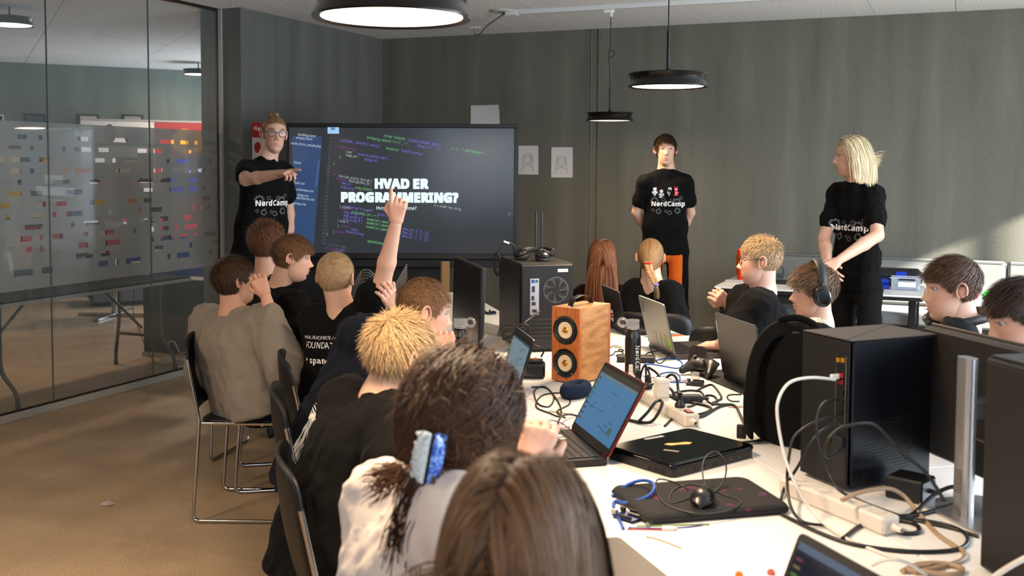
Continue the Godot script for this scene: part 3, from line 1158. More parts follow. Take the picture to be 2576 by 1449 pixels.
# q: joints in metres (neck base, shoulders, elbows, wrists, hips, knees, ankles; first letter l or r is the person's own side)
func person(q: Dictionary) -> Node3D:
	var t := thing("person", q.label, "person", Vector3.ZERO, 0.0)
	var sk: Color = q.get("skin", Color(0.54, 0.32, 0.23))
	var xf := frame_of(q)
	var k: float = q.hs
	var slim: float = q.get("slim", 1.0)
	var neck: Vector3 = q.neck
	var hips: Vector3 = (q.lh + q.rh) * 0.5
	var down := (hips - neck).normalized()
	# the body itself
	var pts := [neck, hips, q.ls, q.rs, q.le, q.re, q.lw, q.rw, q.head]
	var lo: Vector3 = pts[0]
	var hi: Vector3 = pts[0]
	for p in pts:
		lo = lo.min(p)
		hi = hi.max(p)
	var f := Field.new(lo - Vector3.ONE * 0.09, hi + Vector3.ONE * 0.09, 0.0115)
	f.cone(xf * Vector3(0, -0.02, -0.022), neck + down * 0.02, 0.054 * k, 0.058 * k, 0.03)
	f.cone(xf * Vector3(0, -0.055, 0.01), neck, 0.045 * k, 0.052 * k, 0.03)
	f.cone(neck + down * 0.03, lerp(neck, hips, 0.8), 0.06 * k, 0.055 * k, 0.04)
	for a in [["l", "ls", "le", "lw"], ["r", "rs", "re", "rw"]]:
		f.cone(neck + down * 0.03, q[a[1]], 0.042 * k, 0.042 * k, 0.03)
		f.cone(q[a[1]], q[a[2]], 0.047 * k * slim, 0.038 * k * slim, 0.02)
		f.cone(q[a[2]], lerp(q[a[2]], q[a[3]], 0.35), 0.038 * k * slim, 0.039 * k * slim, 0.015)
		f.cone(lerp(q[a[2]], q[a[3]], 0.35), q[a[3]], 0.039 * k * slim, 0.026 * k, 0.015)
	var s := Shape.new()
	s.colored = true
	s.col = sk
	f.into(s)
	put_head(s, xf, sk, q.hair)
	for hd in q.get("hands", []):
		put_hand(s, hd[0], hd[1], hd[2], hd[3], hd[4], k * 0.98, sk, hd[5] if hd.size() > 5 else 0.4)
	obj("body", s, painted(0.52, 0.42, 0.12), t)
	if q.get("eyes", false):
		for side in [-1.0, 1.0]:
			var es := Shape.new()
			es.colored = true
			var ec: Vector3 = Vector3(side * 0.031, 0.0105, 0.0690)
			var look := Vector3(q.get("gaze", 0.0), -0.05, 1.0).normalized()
			var cols := [Color(0.30, 0.27, 0.25), q.get("iris", Color(0.10, 0.13, 0.16)), Color(0.01, 0.01, 0.01)]
			var eb := xf.basis.orthonormalized() * Basis(Quaternion(Vector3.UP, look))
			# one ball, coloured by rings round the gaze: pupil, iris, white
			for a in 11:
				for w in 15:
					var la := PI * pow(a / 10.0, 1.6)
					var e := Vector3(sin(la) * cos(TAU * w / 14), cos(la), sin(la) * sin(TAU * w / 14))
					es.col = cols[2] if la < 0.3 else (cols[1] if la < 0.95 else cols[0])
					es.vert(xf * ec + eb * e * 0.0104 * k, eb * e)
			for a in 10:
				for w in 14:
					var b := a * 15 + w
					es.i.append_array([b, b + 15, b + 1, b + 1, b + 15, b + 16])
			obj("eye", es, painted(0.15, 0.5), t)
	# the shirt
	var bulk: float = q.get("bulk", 1.0)
	var sw: float = q.ls.distance_to(q.rs) * 0.5
	var r := sw * 0.56 * bulk
	var ease: float = q.get("ease", 0.014)
	var sleeve: float = q.get("sleeve", 0.62)
	var g := Field.new(lo - Vector3.ONE * (0.13 + r * 0.5), hi + Vector3.ONE * 0.13, 0.0125)
	var hem: Vector3 = hips + down * q.get("hem", 0.06)
	var fw := Basis(Vector3.UP, deg_to_rad(q.get("ty", q.hy))).z
	g.cone(hem, neck + down * 0.15 * k, r, r * 0.92, 0.05)
	g.cone(neck + down * 0.05 * k + fw * 0.03 * k, neck + down * 0.16 * k + fw * 0.01, 0.055 * k, r * 0.9, 0.05)
	for a in [["ls", "le", "lw", "lh"], ["rs", "re", "rw", "rh"]]:
		var sh: Vector3 = lerp(q[a[0]], neck, 0.08)
		var hp: Vector3 = lerp(hips, q[a[3]], 0.85)
		var ch: Vector3 = lerp(neck + down * 0.16 * k, sh + down * 0.13 * k, 0.42)
		var wa: Vector3 = lerp(ch, hp, 0.55)
		var hm: Vector3 = hem + (hp - hips)
		g.cone(hm, hp, r * q.get("flare", 1.02), r, 0.03)
		g.cone(hp, wa, r, r * q.get("waist", 0.97), 0.05)
		g.cone(wa, ch, r * q.get("waist", 0.97), r, 0.05)
		g.cone(lerp(neck + down * 0.022 * k, sh, 0.16), sh, 0.046 * k + ease * 0.3, 0.045 * k + ease * 0.8, 0.05)
		g.cone(sh, ch, 0.055 * k + ease, r * 0.9, 0.04)
		if sleeve <= 1.0:
			var en: Vector3 = lerp(sh, q[a[1]], sleeve)
			g.cone(sh, en, 0.052 * k * slim + ease, 0.049 * k * slim + ease * 1.7, 0.03)
		else:
			g.cone(sh, q[a[1]], 0.052 * k * slim + ease, 0.043 * k * slim + ease * 1.4, 0.03)
			g.cone(q[a[1]], lerp(q[a[1]], q[a[2]], sleeve - 1.0), 0.043 * k * slim + ease * 1.4, 0.03 * k + ease, 0.03)
	if q.has("hood"):
		var hb: Vector3 = q.hood
		var back := Basis(Vector3.UP, deg_to_rad(q.get("ty", q.hy)))
		g.ell(hb, Vector3(0.13, 0.075, 0.075) * k, back * Basis(Vector3.RIGHT, -0.5), 0.03)
		g.cone(hb + back * Vector3(-0.10, 0.03, 0.05) * k, neck + back * Vector3(-0.06, 0.02, 0.09) * k, 0.045 * k, 0.032 * k, 0.03)
		g.cone(hb + back * Vector3(0.10, 0.03, 0.05) * k, neck + back * Vector3(0.06, 0.02, 0.09) * k, 0.045 * k, 0.032 * k, 0.03)
	# cut the round ends flat: hem, sleeve ends, neck
	g.cut(hem, down)
	g.dig(lerp(neck, xf * Vector3(0, -0.06, -0.01), 0.72) + fw * q.get("collar", 0.016), 0.055 * k + q.get("open", 0.0))
	var push := folds(q.get("crease", 0.007), q.get("seed", 1.0) * 3.7)
	var ss := Shape.new()
	g.into(ss, null, push)
	obj("shirt", ss, q.cloth, t, q.get("shirt_label", ""))
	shirt_field = g
	shirt_push = push
	# trousers
	if q.get("legs", true):
		var pl := [q.lh, q.rh, q.lk, q.rk, q.la, q.ra]
		lo = pl[0]
		hi = pl[0]
		for p in pl:
			lo = lo.min(p)
			hi = hi.max(p)
		var tr := Field.new(lo - Vector3.ONE * 0.12, hi + Vector3.ONE * 0.15, 0.02)
		tr.cone(q.lh, q.rh, r * 0.9, r * 0.9, 0.03)
		for a in [["lh", "lk", "la"], ["rh", "rk", "ra"]]:
			tr.cone(q[a[0]], q[a[1]], r * 0.92, 0.066 * k + 0.01, 0.03)
			tr.cone(q[a[1]], q[a[2]] + Vector3(0, 0.03, 0), 0.066 * k + 0.01, 0.055 * k, 0.03)
		var ts := Shape.new()
		tr.into(ts, null, folds(0.006, 5.0))
		obj("trousers", ts, q.get("bottom", cloth(Color(0.06, 0.06, 0.065))), t)
		var fd := Basis(Vector3.UP, deg_to_rad(q.get("ty", q.hy)))
		for a in ["la", "ra"]:
			var sh := Shape.new()
			var rings := []
			for z in 9:
				var tt := z / 8.0
				var ring := []
				var wd := 0.042 * sqrt(maxf(0.02, 1.0 - pow(absf(tt * 2.0 - 1.0), 3.0)))
				var ht: float = lerpf(0.085, 0.045, smoothstep(0.25, 0.75, tt))
				for w in 10:
					var an := TAU * w / 10
					ring.append(Vector3(q[a].x, 0, q[a].z) + fd * (Vector3(cos(an) * wd, maxf(0.002, ht * 0.5 + sin(an) * ht * 0.5), lerpf(-0.085, 0.17, tt)) * k))
				rings.append(ring)
			sh.loft(rings)
			obj("shoe", sh, mat(Color(0.08, 0.08, 0.09), 0.7), t)
	# the hair
	var hs := Shape.new()
	hs.colored = true
	var bl: Array = q.get("blocks", [])
	if bl.is_empty() and q.hair.len[1] > 0.13:
		bl = [[xf * Vector3(0, -0.04, -0.02), neck, 0.058 * k], [q.ls + down * 0.0, q.rs, 0.062 * k + ease], [neck + down * 0.1, hips, r * 1.12]]
	hair(hs, xf, q.hair, bl)
	if q.has("more_hair"):
		for m in q.more_hair:
			hair(hs, xf, m, bl)
	var hm2 := painted(0.46, 0.32)
	obj("hair", hs, hm2, t)
	return t

var shirt_field: Field
var shirt_push: Callable

func glasses(label: String, q: Dictionary, m: Material, r := 0.0215) -> void:
	var xf := frame_of(q)
	var t := thing("eyeglasses", label, "glasses")
	var lens := clear(Color(0.9, 0.95, 1.0), 0.03)
	lens.metallic_specular = 0.22
	var k: float = q.hs
	for side in [-1.0, 1.0]:
		var ring := []
		for w in 25:
			var a := TAU * w / 24
			ring.append(xf * Vector3(side * 0.034 + cos(a) * r * 1.08, 0.006 + sin(a) * r * 0.92, 0.1 - absf(side * 0.034 + cos(a) * r) * 0.22))
		obj("rim", Shape.new().tube(ring, 0.0021 * k, 6), m, t)
		obj("lens", Shape.new().disc(xf * Vector3(side * 0.034, 0.006, 0.0925), xf.basis * Vector3(side * 0.2, 0, 1), r * k, 20), lens, t)
		obj("temple", Shape.new().tube([xf * Vector3(side * 0.057, 0.012, 0.088), xf * Vector3(side * 0.072, 0.013, 0.06), xf * Vector3(side * 0.082, 0.012, -0.005), xf * Vector3(side * 0.082, -0.012, -0.025)], 0.0019 * k, 6), m, t)
	obj("bridge", Shape.new().tube([xf * Vector3(-0.012, 0.012, 0.098), xf * Vector3(0, 0.015, 0.104), xf * Vector3(0.012, 0.012, 0.098)], 0.0019 * k, 6), m, t)

func people() -> void:
	var q: Dictionary
	var t: Node3D
	# three helpers standing
	q = {"label": "standing person in glasses and black T-shirt pointing across the room beside the large screen",
		"head": Vector3(1.113, 1.808, 3.331), "neck": Vector3(1.056, 1.656, 3.332), "ls": Vector3(1.064, 1.555, 3.150), "rs": Vector3(1.006, 1.566, 3.500), "le": Vector3(1.069, 1.277, 3.112), "re": Vector3(1.193, 1.519, 3.740), "lw": Vector3(1.123, 1.019, 3.215), "rw": Vector3(1.491, 1.558, 3.807), "lh": Vector3(1.062, 0.995, 3.282), "rh": Vector3(0.968, 0.995, 3.459), "lk": Vector3(1.067, 0.524, 3.274), "rk": Vector3(0.963, 0.524, 3.468), "la": Vector3(1.067, 0.070, 3.274), "ra": Vector3(0.963, 0.070, 3.468),
		"hy": 48.0, "hp": 2.0, "hr": -3.0, "ty": 62.0, "hs": 1.000,
		"hands": [[Vector3(1.491, 1.558, 3.807), Vector3(0.944, 0.135, 0.300), Vector3(0.100, 0.900, 0.350), true, [0.4, 0.06, 0.75, 0.85, 0.9], 0.70], [Vector3(1.123, 1.019, 3.215), Vector3(0.116, -0.977, 0.179), Vector3(0.389, 0.060, 0.919), false, [0.3, 0.3, 0.35, 0.4, 0.4]]],
		"cloth": cloth(Color(0.035, 0.035, 0.037)),
		"eyes": true, "gaze": -0.15, "hem": 0.10, "bulk": 1.0, "sleeve": 0.55, "slim": 1.0, "ease": 0.009, "seed": 2.0, "crease": 0.006,
		"hair": {"seed": 3, "n": 1400, "seg": 9, "len": [0.050, 0.070], "lift": 0.02, "grav": 1.0, "puff": 0.003, "width": 0.0026, "c1": Color(0.13, 0.07, 0.03), "c2": Color(0.30, 0.17, 0.075), "gather": Vector3(0, 0.118, -0.04), "front": 0.07, "mess": 0.05, "root": Color(0.16, 0.085, 0.04)},
	}
	t = person(q)
	bun(t, q)
	camp_print(t, q, 0)
	glasses("round dark eyeglasses worn by the pointing helper", q, mat(Color(0.03, 0.025, 0.02), 0.3))
	q = {"label": "standing person in black T-shirt and orange trousers with hands behind the back",
		"head": Vector3(3.108, 1.740, 1.023), "neck": Vector3(3.102, 1.598, 0.980), "ls": Vector3(3.266, 1.476, 0.973), "rs": Vector3(2.959, 1.474, 1.103), "le": Vector3(3.274, 1.253, 0.875), "re": Vector3(2.888, 1.252, 1.060), "lw": Vector3(3.158, 1.042, 0.807), "rw": Vector3(2.969, 1.041, 0.888), "lh": Vector3(3.203, 0.954, 0.988), "rh": Vector3(3.013, 0.954, 1.050), "lk": Vector3(3.213, 0.502, 0.985), "rk": Vector3(3.004, 0.502, 1.053), "la": Vector3(3.213, 0.070, 0.985), "ra": Vector3(3.004, 0.070, 1.053),
		"hy": 20.0, "hp": 0.0, "hr": 0.0, "ty": 18.0, "hs": 1.020,
		"hands": [[Vector3(3.158, 1.042, 0.807), Vector3(-0.970, -0.243, 0.000), Vector3(0.389, 0.060, 0.919), false, [0.4, 0.4, 0.4, 0.4, 0.4]], [Vector3(2.969, 1.041, 0.888), Vector3(0.970, -0.243, 0.000), Vector3(0.389, 0.060, 0.919), true, [0.4, 0.4, 0.4, 0.4, 0.4]]],
		"cloth": cloth(Color(0.035, 0.035, 0.037)),
		"eyes": true, "gaze": -0.3, "hem": 0.03, "sleeve": 0.6, "slim": 0.95, "ease": 0.009, "seed": 5.0, "crease": 0.006, "bottom": cloth(Color(0.035, 0.035, 0.037)),
		"hair": {"seed": 7, "n": 2200, "seg": 5, "len": [0.025, 0.045], "lift": 0.15, "grav": 1.5, "puff": 0.010, "width": 0.0040, "c1": Color(0.022, 0.012, 0.008), "c2": Color(0.06, 0.03, 0.017), "comb": Vector3(-0.35, 0, 0.5), "front": 0.058},
	}
	t = person(q)
	camp_print(t, q, 1)
	orange_panels(t, q)
	q = {"label": "standing person with chin-length blond hair and black T-shirt, hands clasped in front",
		"head": Vector3(4.586, 1.685, 2.141), "neck": Vector3(4.631, 1.529, 2.100), "ls": Vector3(4.732, 1.430, 2.150), "rs": Vector3(4.491, 1.437, 1.980), "le": Vector3(4.765, 1.203, 2.314), "re": Vector3(4.435, 1.162, 2.130), "lw": Vector3(4.566, 1.061, 2.538), "rw": Vector3(4.477, 1.017, 2.340), "lh": Vector3(4.720, 0.833, 2.219), "rh": Vector3(4.560, 0.833, 2.084), "lk": Vector3(4.729, 0.438, 2.226), "rk": Vector3(4.552, 0.438, 2.078), "la": Vector3(4.729, 0.070, 2.226), "ra": Vector3(4.552, 0.070, 2.078),
		"hy": -72.0, "hp": 6.0, "hr": 0.0, "ty": -40.0, "hs": 1.030,
		"hands": [[Vector3(4.566, 1.061, 2.538), Vector3(-0.579, -0.463, 0.671), Vector3(0.200, 0.700, 0.750), false, [0.3, 0.25, 0.3, 0.35, 0.4]], [Vector3(4.477, 1.017, 2.340), Vector3(0.414, -0.578, 0.703), Vector3(-0.600, 0.200, 0.700), true, [0.3, 0.35, 0.35, 0.4, 0.4]]],
		"cloth": cloth(Color(0.033, 0.033, 0.035)),
		"eyes": true, "hem": 0.0, "sleeve": 0.62, "slim": 1.0, "ease": 0.009, "seed": 8.0, "crease": 0.008, "bulk": 0.98,
		"hair": {"seed": 9, "n": 3200, "seg": 12, "len": [0.100, 0.200], "lift": 0.08, "grav": 10.0, "puff": 0.018, "width": 0.0036, "c1": Color(0.45, 0.33, 0.18), "c2": Color(0.80, 0.66, 0.42), "part": 0.01, "sweep": -0.75, "bare": 0.55, "hem": -0.125, "front": 0.064, "mess": 0.14, "root": Color(0.32, 0.22, 0.11), "brow": Color(0.35, 0.24, 0.13)},
	}
	t = person(q)
	camp_print(t, q, 2)
	# the row on the near side of the tables
	q = {"label": "seated child in light grey sweatshirt and glasses with dark hair",
		"head": Vector3(2.149, 1.076, 5.094), "neck": Vector3(2.122, 0.927, 5.082), "ls": Vector3(1.905, 0.851, 4.994), "rs": Vector3(2.353, 0.892, 5.128), "le": Vector3(1.936, 0.636, 5.049), "re": Vector3(2.529, 0.707, 5.229), "lw": Vector3(2.060, 0.667, 4.832), "rw": Vector3(2.361, 1.021, 5.149), "lh": Vector3(2.126, 0.555, 5.017), "rh": Vector3(2.308, 0.555, 5.122), "lk": Vector3(2.298, 0.495, 4.677), "la": Vector3(2.308, 0.070, 4.660), "rk": Vector3(2.516, 0.495, 4.803), "ra": Vector3(2.526, 0.070, 4.786),
		"hy": 150.0, "hp": -4.0, "hr": 0.0, "ty": 150.0, "hs": 0.955,
		"hands": [[Vector3(2.361, 1.021, 5.149), Vector3(-0.392, 0.914, 0.106), Vector3(0.500, 0.200, 0.800), true, [0.7, 0.7, 0.75, 0.8, 0.8], 0.60]],
		"cloth": cloth(Color(0.50, 0.465, 0.42)), "skin": Color(0.45, 0.25, 0.17),
		"sleeve": 1.75, "bulk": 1.14, "slim": 1.32, "ease": 0.024, "hem": 0.10, "crease": 0.008, "seed": 3.0, "flare": 1.06,
		"hair": {"seed": 11, "n": 3600, "seg": 5, "len": [0.030, 0.050], "lift": 0.12, "grav": 1.5, "puff": 0.012, "width": 0.0036, "c1": Color(0.022, 0.012, 0.008), "c2": Color(0.06, 0.03, 0.017), "side": 0.45, "whorl": Vector3(0.2, 0.85, -0.5)},
	}
	person(q)
	glasses("clear framed eyeglasses worn by the child in grey", q, mat(Color(0.75, 0.66, 0.6), 0.25))
	q = {"label": "seated child in black hooded top seen in profile beside the dark-haired child in grey",
		"head": Vector3(2.143, 1.146, 4.624), "neck": Vector3(2.052, 0.980, 4.619), "ls": Vector3(1.905, 0.871, 4.449), "rs": Vector3(2.259, 0.916, 4.775), "le": Vector3(2.011, 0.599, 4.444), "re": Vector3(2.395, 0.728, 4.817), "lw": Vector3(2.171, 0.704, 4.369), "rw": Vector3(2.338, 0.676, 4.517), "lh": Vector3(1.926, 0.555, 4.543), "rh": Vector3(2.040, 0.555, 4.707), "lk": Vector3(2.225, 0.495, 4.308), "la": Vector3(2.242, 0.070, 4.297), "rk": Vector3(2.363, 0.495, 4.505), "ra": Vector3(2.379, 0.070, 4.494),
		"hy": 121.0, "hp": 10.0, "hr": 0.0, "ty": 125.0, "hs": 0.965,
		"cloth": cloth(Color(0.03, 0.03, 0.033)),
		"eyes": true, "sleeve": 1.8, "bulk": 1.15, "ease": 0.022, "crease": 0.009, "seed": 4.0, "hood": Vector3(1.940, 0.954, 4.559),
		"hair": {"seed": 13, "n": 3200, "seg": 5, "len": [0.030, 0.052], "lift": 0.15, "grav": 1.6, "puff": 0.010, "width": 0.0034, "c1": Color(0.07, 0.033, 0.015), "c2": Color(0.16, 0.08, 0.035), "side": 0.42, "comb": Vector3(0, 0.05, 0.55), "front": 0.056, "tip": Color(0.22, 0.11, 0.05)},
	}
	person(q)
	q = {"label": "seated child with curly brown hair facing away in front of the pointing helper",
		"head": Vector3(1.722, 1.180, 4.256), "neck": Vector3(1.707, 1.008, 4.252), "ls": Vector3(1.546, 0.933, 4.238), "rs": Vector3(1.859, 0.947, 4.268), "le": Vector3(1.558, 0.762, 4.298), "re": Vector3(1.938, 0.786, 4.299), "lw": Vector3(1.561, 0.643, 4.087), "rw": Vector3(1.800, 0.630, 4.041), "lh": Vector3(1.587, 0.555, 4.276), "rh": Vector3(1.784, 0.555, 4.241), "lk": Vector3(1.501, 0.495, 3.905), "la": Vector3(1.498, 0.070, 3.885), "rk": Vector3(1.738, 0.495, 3.863), "ra": Vector3(1.734, 0.070, 3.844),
		"hy": 186.0, "hp": 0.0, "hr": 0.0, "ty": 190.0, "hs": 0.980,
		"cloth": cloth(Color(0.34, 0.31, 0.28)),
		"open": 0.014,
		"hair": {"seed": 15, "n": 3400, "seg": 8, "len": [0.040, 0.060], "lift": 0.22, "grav": 1.0, "puff": 0.018, "width": 0.0036, "c1": Color(0.06, 0.026, 0.014), "c2": Color(0.15, 0.066, 0.032), "side": 0.6, "curl": 0.75, "wave": 1.2, "mess": 0.35},
	}
	person(q)
	q = {"label": "seated child with cropped blond hair raising one arm, white sponsor lettering on black shirt",
		"head": Vector3(2.754, 1.123, 5.183), "neck": Vector3(2.767, 0.979, 5.154), "ls": Vector3(2.632, 0.921, 5.172), "rs": Vector3(2.909, 0.957, 5.183), "le": Vector3(2.736, 0.794, 4.962), "re": Vector3(3.001, 1.118, 5.220), "lw": Vector3(3.016, 1.021, 5.187), "rw": Vector3(3.096, 1.373, 5.272), "lh": Vector3(2.652, 0.555, 5.195), "rh": Vector3(2.848, 0.555, 5.237), "lk": Vector3(2.712, 0.495, 4.820), "la": Vector3(2.716, 0.070, 4.800), "rk": Vector3(2.946, 0.495, 4.869), "ra": Vector3(2.950, 0.070, 4.850),
		"hy": 188.0, "hp": 0.0, "hr": 0.0, "ty": 168.0, "hs": 0.950,
		"hands": [[Vector3(3.096, 1.373, 5.272), Vector3(0.195, 0.968, 0.160), Vector3(0.389, 0.060, 0.919), true, [0.5, 0.03, 0.85, 0.9, 0.9], 0.75], [Vector3(3.016, 1.021, 5.187), Vector3(0.337, 0.653, 0.678), Vector3(0.850, 0.100, 0.500), false, [0.4, 0.5, 0.55, 0.55, 0.55], 0.30]],
		"cloth": cloth(Color(0.035, 0.035, 0.037)),
		"sleeve": 0.62, "bulk": 1.18, "seed": 6.0, "crease": 0.010, "ease": 0.02, "slim": 1.02,
		"hair": {"seed": 17, "n": 3600, "seg": 3, "len": [0.008, 0.016], "lift": 0.20, "grav": 1.0, "puff": 0.004, "width": 0.0032, "c1": Color(0.19, 0.115, 0.055), "c2": Color(0.42, 0.285, 0.15), "front": 0.06, "fade": 0.5, "side": 0.5, "top": 1.3, "whorl": Vector3(0.15, 0.8, -0.55), "root": Color(0.30, 0.19, 0.10)},
	}
	t = person(q)
	sponsor_print(t, q)
	q = {"label": "seated child in navy hooded sweatshirt with white figure on the back, chin in hand",
		"head": Vector3(3.478, 1.095, 5.748), "neck": Vector3(3.375, 0.986, 5.832), "ls": Vector3(3.187, 0.907, 5.764), "rs": Vector3(3.499, 0.897, 5.970), "le": Vector3(3.362, 0.766, 5.601), "re": Vector3(3.668, 0.864, 6.064), "lw": Vector3(3.520, 0.903, 5.635), "rw": Vector3(3.627, 0.949, 5.858), "lh": Vector3(3.111, 0.555, 5.880), "rh": Vector3(3.284, 0.555, 6.016), "lk": Vector3(3.327, 0.495, 5.567), "la": Vector3(3.339, 0.070, 5.551), "rk": Vector3(3.535, 0.495, 5.730), "ra": Vector3(3.547, 0.070, 5.714),
		"hy": 128.0, "hp": 14.0, "hr": 0.0, "ty": 142.0, "hs": 0.970,
		"hands": [[Vector3(3.627, 0.949, 5.858), Vector3(-0.375, 0.892, -0.254), Vector3(0.389, 0.060, 0.919), true, [0.5, 0.7, 0.75, 0.8, 0.8], 0.50]],
		"cloth": cloth(Color(0.055, 0.068, 0.115)),
		"eyes": true, "sleeve": 1.85, "bulk": 1.25, "slim": 1.15, "ease": 0.026, "crease": 0.010, "seed": 7.0, "hem": 0.14, "hood": Vector3(3.284, 1.005, 5.869),
		"hair": {"seed": 19, "n": 3800, "seg": 4, "len": [0.014, 0.024], "lift": 0.10, "grav": 1.0, "puff": 0.006, "width": 0.0034, "c1": Color(0.07, 0.033, 0.015), "c2": Color(0.16, 0.08, 0.035), "comb": Vector3(0, 0, 0.4), "front": 0.058, "tip": Color(0.26, 0.13, 0.055)},
	}
	t = person(q)
	statue_print(t, q)
	q = {"label": "seated child with tousled blond hair in plain black T-shirt leaning over the table",
		"head": Vector3(3.767, 1.072, 6.444), "neck": Vector3(3.728, 0.960, 6.467), "ls": Vector3(3.551, 0.894, 6.394), "rs": Vector3(3.832, 0.906, 6.601), "le": Vector3(3.725, 0.727, 6.266), "re": Vector3(3.913, 0.793, 6.705), "lw": Vector3(3.823, 0.812, 6.274), "rw": Vector3(3.956, 0.856, 6.541), "lh": Vector3(3.529, 0.555, 6.495), "rh": Vector3(3.724, 0.555, 6.617), "lk": Vector3(3.711, 0.495, 6.161), "la": Vector3(3.722, 0.070, 6.144), "rk": Vector3(3.945, 0.495, 6.307), "ra": Vector3(3.956, 0.070, 6.290),
		"hy": 152.0, "hp": 10.0, "hr": 4.0, "ty": 148.0, "hs": 1.000,
		"cloth": cloth(Color(0.05, 0.046, 0.042)),
		"sleeve": 0.7, "bulk": 1.34, "slim": 1.25, "ease": 0.022, "crease": 0.007, "seed": 9.0, "hem": 0.16, "open": 0.008,
		"hair": {"seed": 21, "n": 5200, "seg": 5, "len": [0.030, 0.050], "lift": 0.12, "grav": 1.0, "puff": 0.009, "width": 0.0030, "c1": Color(0.19, 0.115, 0.055), "c2": Color(0.42, 0.285, 0.15), "whorl": Vector3(-0.15, 0.8, -0.5), "mess": 0.38, "curl": 0.12, "tip": Color(0.52, 0.34, 0.16), "root": Color(0.2, 0.12, 0.055)},
	}
	person(q)
	q = {"label": "seated child in white sweatshirt with curly dark hair gathered in a claw clip",
		"head": Vector3(4.383, 1.136, 7.321), "neck": Vector3(4.342, 1.015, 7.368), "ls": Vector3(4.188, 0.941, 7.275), "rs": Vector3(4.451, 0.998, 7.486), "le": Vector3(4.337, 0.810, 7.177), "re": Vector3(4.576, 0.897, 7.472), "lw": Vector3(4.460, 1.022, 7.187), "rw": Vector3(4.553, 0.908, 7.318), "lh": Vector3(4.195, 0.555, 7.317), "rh": Vector3(4.351, 0.555, 7.473), "lk": Vector3(4.449, 0.495, 7.033), "la": Vector3(4.463, 0.070, 7.019), "rk": Vector3(4.635, 0.495, 7.220), "ra": Vector3(4.649, 0.070, 7.205),
		"hy": 158.0, "hp": 14.0, "hr": 4.0, "ty": 135.0, "hs": 0.960,
		"hands": [[Vector3(4.460, 1.022, 7.187), Vector3(0.056, 0.799, -0.599), Vector3(0.389, 0.060, 0.919), false, [0.5, 0.6, 0.65, 0.7, 0.7], 0.40]],
		"cloth": cloth(Color(0.86, 0.81, 0.77)),
		"sleeve": 1.8, "bulk": 1.15, "slim": 1.1, "ease": 0.026, "crease": 0.009, "seed": 10.0, "hem": 0.12,
		"hair": {"seed": 23, "n": 7500, "seg": 10, "len": [0.110, 0.150], "lift": 0.10, "grav": 2.5, "puff": 0.040, "width": 0.0022, "c1": Color(0.012, 0.006, 0.004), "c2": Color(0.05, 0.022, 0.011), "curl": 0.16, "wave": 0.8, "mess": 0.12, "gather": Vector3(0.01, -0.075, -0.135), "tip": Color(0.11, 0.048, 0.022)},
		"more_hair": [{"seed": 90, "n": 900, "seg": 7, "len": [0.03, 0.07], "lift": 0.45, "grav": 1.0, "puff": 0.046, "width": 0.0013, "curl": 0.45, "wave": 1.1, "mess": 0.5, "c1": Color(0.05, 0.022, 0.01), "c2": Color(0.16, 0.075, 0.034)}],
	}
	t = person(q)
	claw_clip(t, q)
	q = {"label": "seated child with long straight light brown hair, seated next to the child in white",
		"head": Vector3(4.711, 1.119, 7.825), "neck": Vector3(4.701, 1.019, 7.836), "ls": Vector3(4.598, 0.942, 7.787), "rs": Vector3(4.793, 1.016, 7.895), "le": Vector3(4.580, 0.772, 7.751), "re": Vector3(4.823, 0.885, 7.858), "lw": Vector3(4.677, 0.718, 7.605), "rw": Vector3(4.814, 0.802, 7.650), "lh": Vector3(4.580, 0.555, 7.815), "rh": Vector3(4.773, 0.555, 7.867), "lk": Vector3(4.659, 0.495, 7.443), "la": Vector3(4.664, 0.070, 7.424), "rk": Vector3(4.891, 0.495, 7.505), "ra": Vector3(4.896, 0.070, 7.486),
		"hy": 178.0, "hp": 12.0, "hr": 0.0, "ty": 165.0, "hs": 0.970,
		"cloth": cloth(Color(0.30, 0.25, 0.22)),
		"sleeve": 1.8, "ease": 0.022, "blocks": [[Vector3(0, -9, 0), Vector3(0, -9, 1), 0.1]],
		"hair": {"seed": 25, "n": 9000, "seg": 16, "len": [0.360, 0.420], "lift": 0.03, "grav": 15.0, "puff": 0.020, "width": 0.0021, "c1": Color(0.055, 0.028, 0.013), "c2": Color(0.14, 0.076, 0.037), "part": 0.0, "mess": 0.025, "front": 0.06, "tip": Color(0.19, 0.11, 0.055), "root": Color(0.04, 0.022, 0.012)},
	}
	person(q)
	# the row on the window side
	q = {"label": "seated child with long auburn hair and maroon top facing the screen",
		"head": Vector3(3.249, 1.064, 3.019), "neck": Vector3(3.258, 0.888, 3.027), "ls": Vector3(3.125, 0.819, 3.033), "rs": Vector3(3.391, 0.828, 3.029), "le": Vector3(3.103, 0.573, 3.059), "re": Vector3(3.456, 0.599, 3.071), "lw": Vector3(3.152, 0.517, 2.824), "rw": Vector3(3.289, 0.517, 2.766), "lh": Vector3(3.178, 0.555, 3.072), "rh": Vector3(3.351, 0.555, 3.025), "lk": Vector3(3.062, 0.495, 2.710), "la": Vector3(3.057, 0.070, 2.690), "rk": Vector3(3.270, 0.495, 2.654), "ra": Vector3(3.265, 0.070, 2.634),
		"hy": 198.0, "hp": 0.0, "hr": 0.0, "ty": 195.0, "hs": 0.940,
		"cloth": cloth(Color(0.085, 0.022, 0.03)),
		"sleeve": 1.8,
		"hair": {"seed": 27, "n": 3600, "seg": 14, "len": [0.340, 0.420], "lift": 0.03, "grav": 22.0, "puff": 0.012, "width": 0.0046, "c1": Color(0.10, 0.036, 0.016), "c2": Color(0.24, 0.095, 0.04), "part": 0.0, "mess": 0.04, "sweep": -0.4},
	}
	person(q)
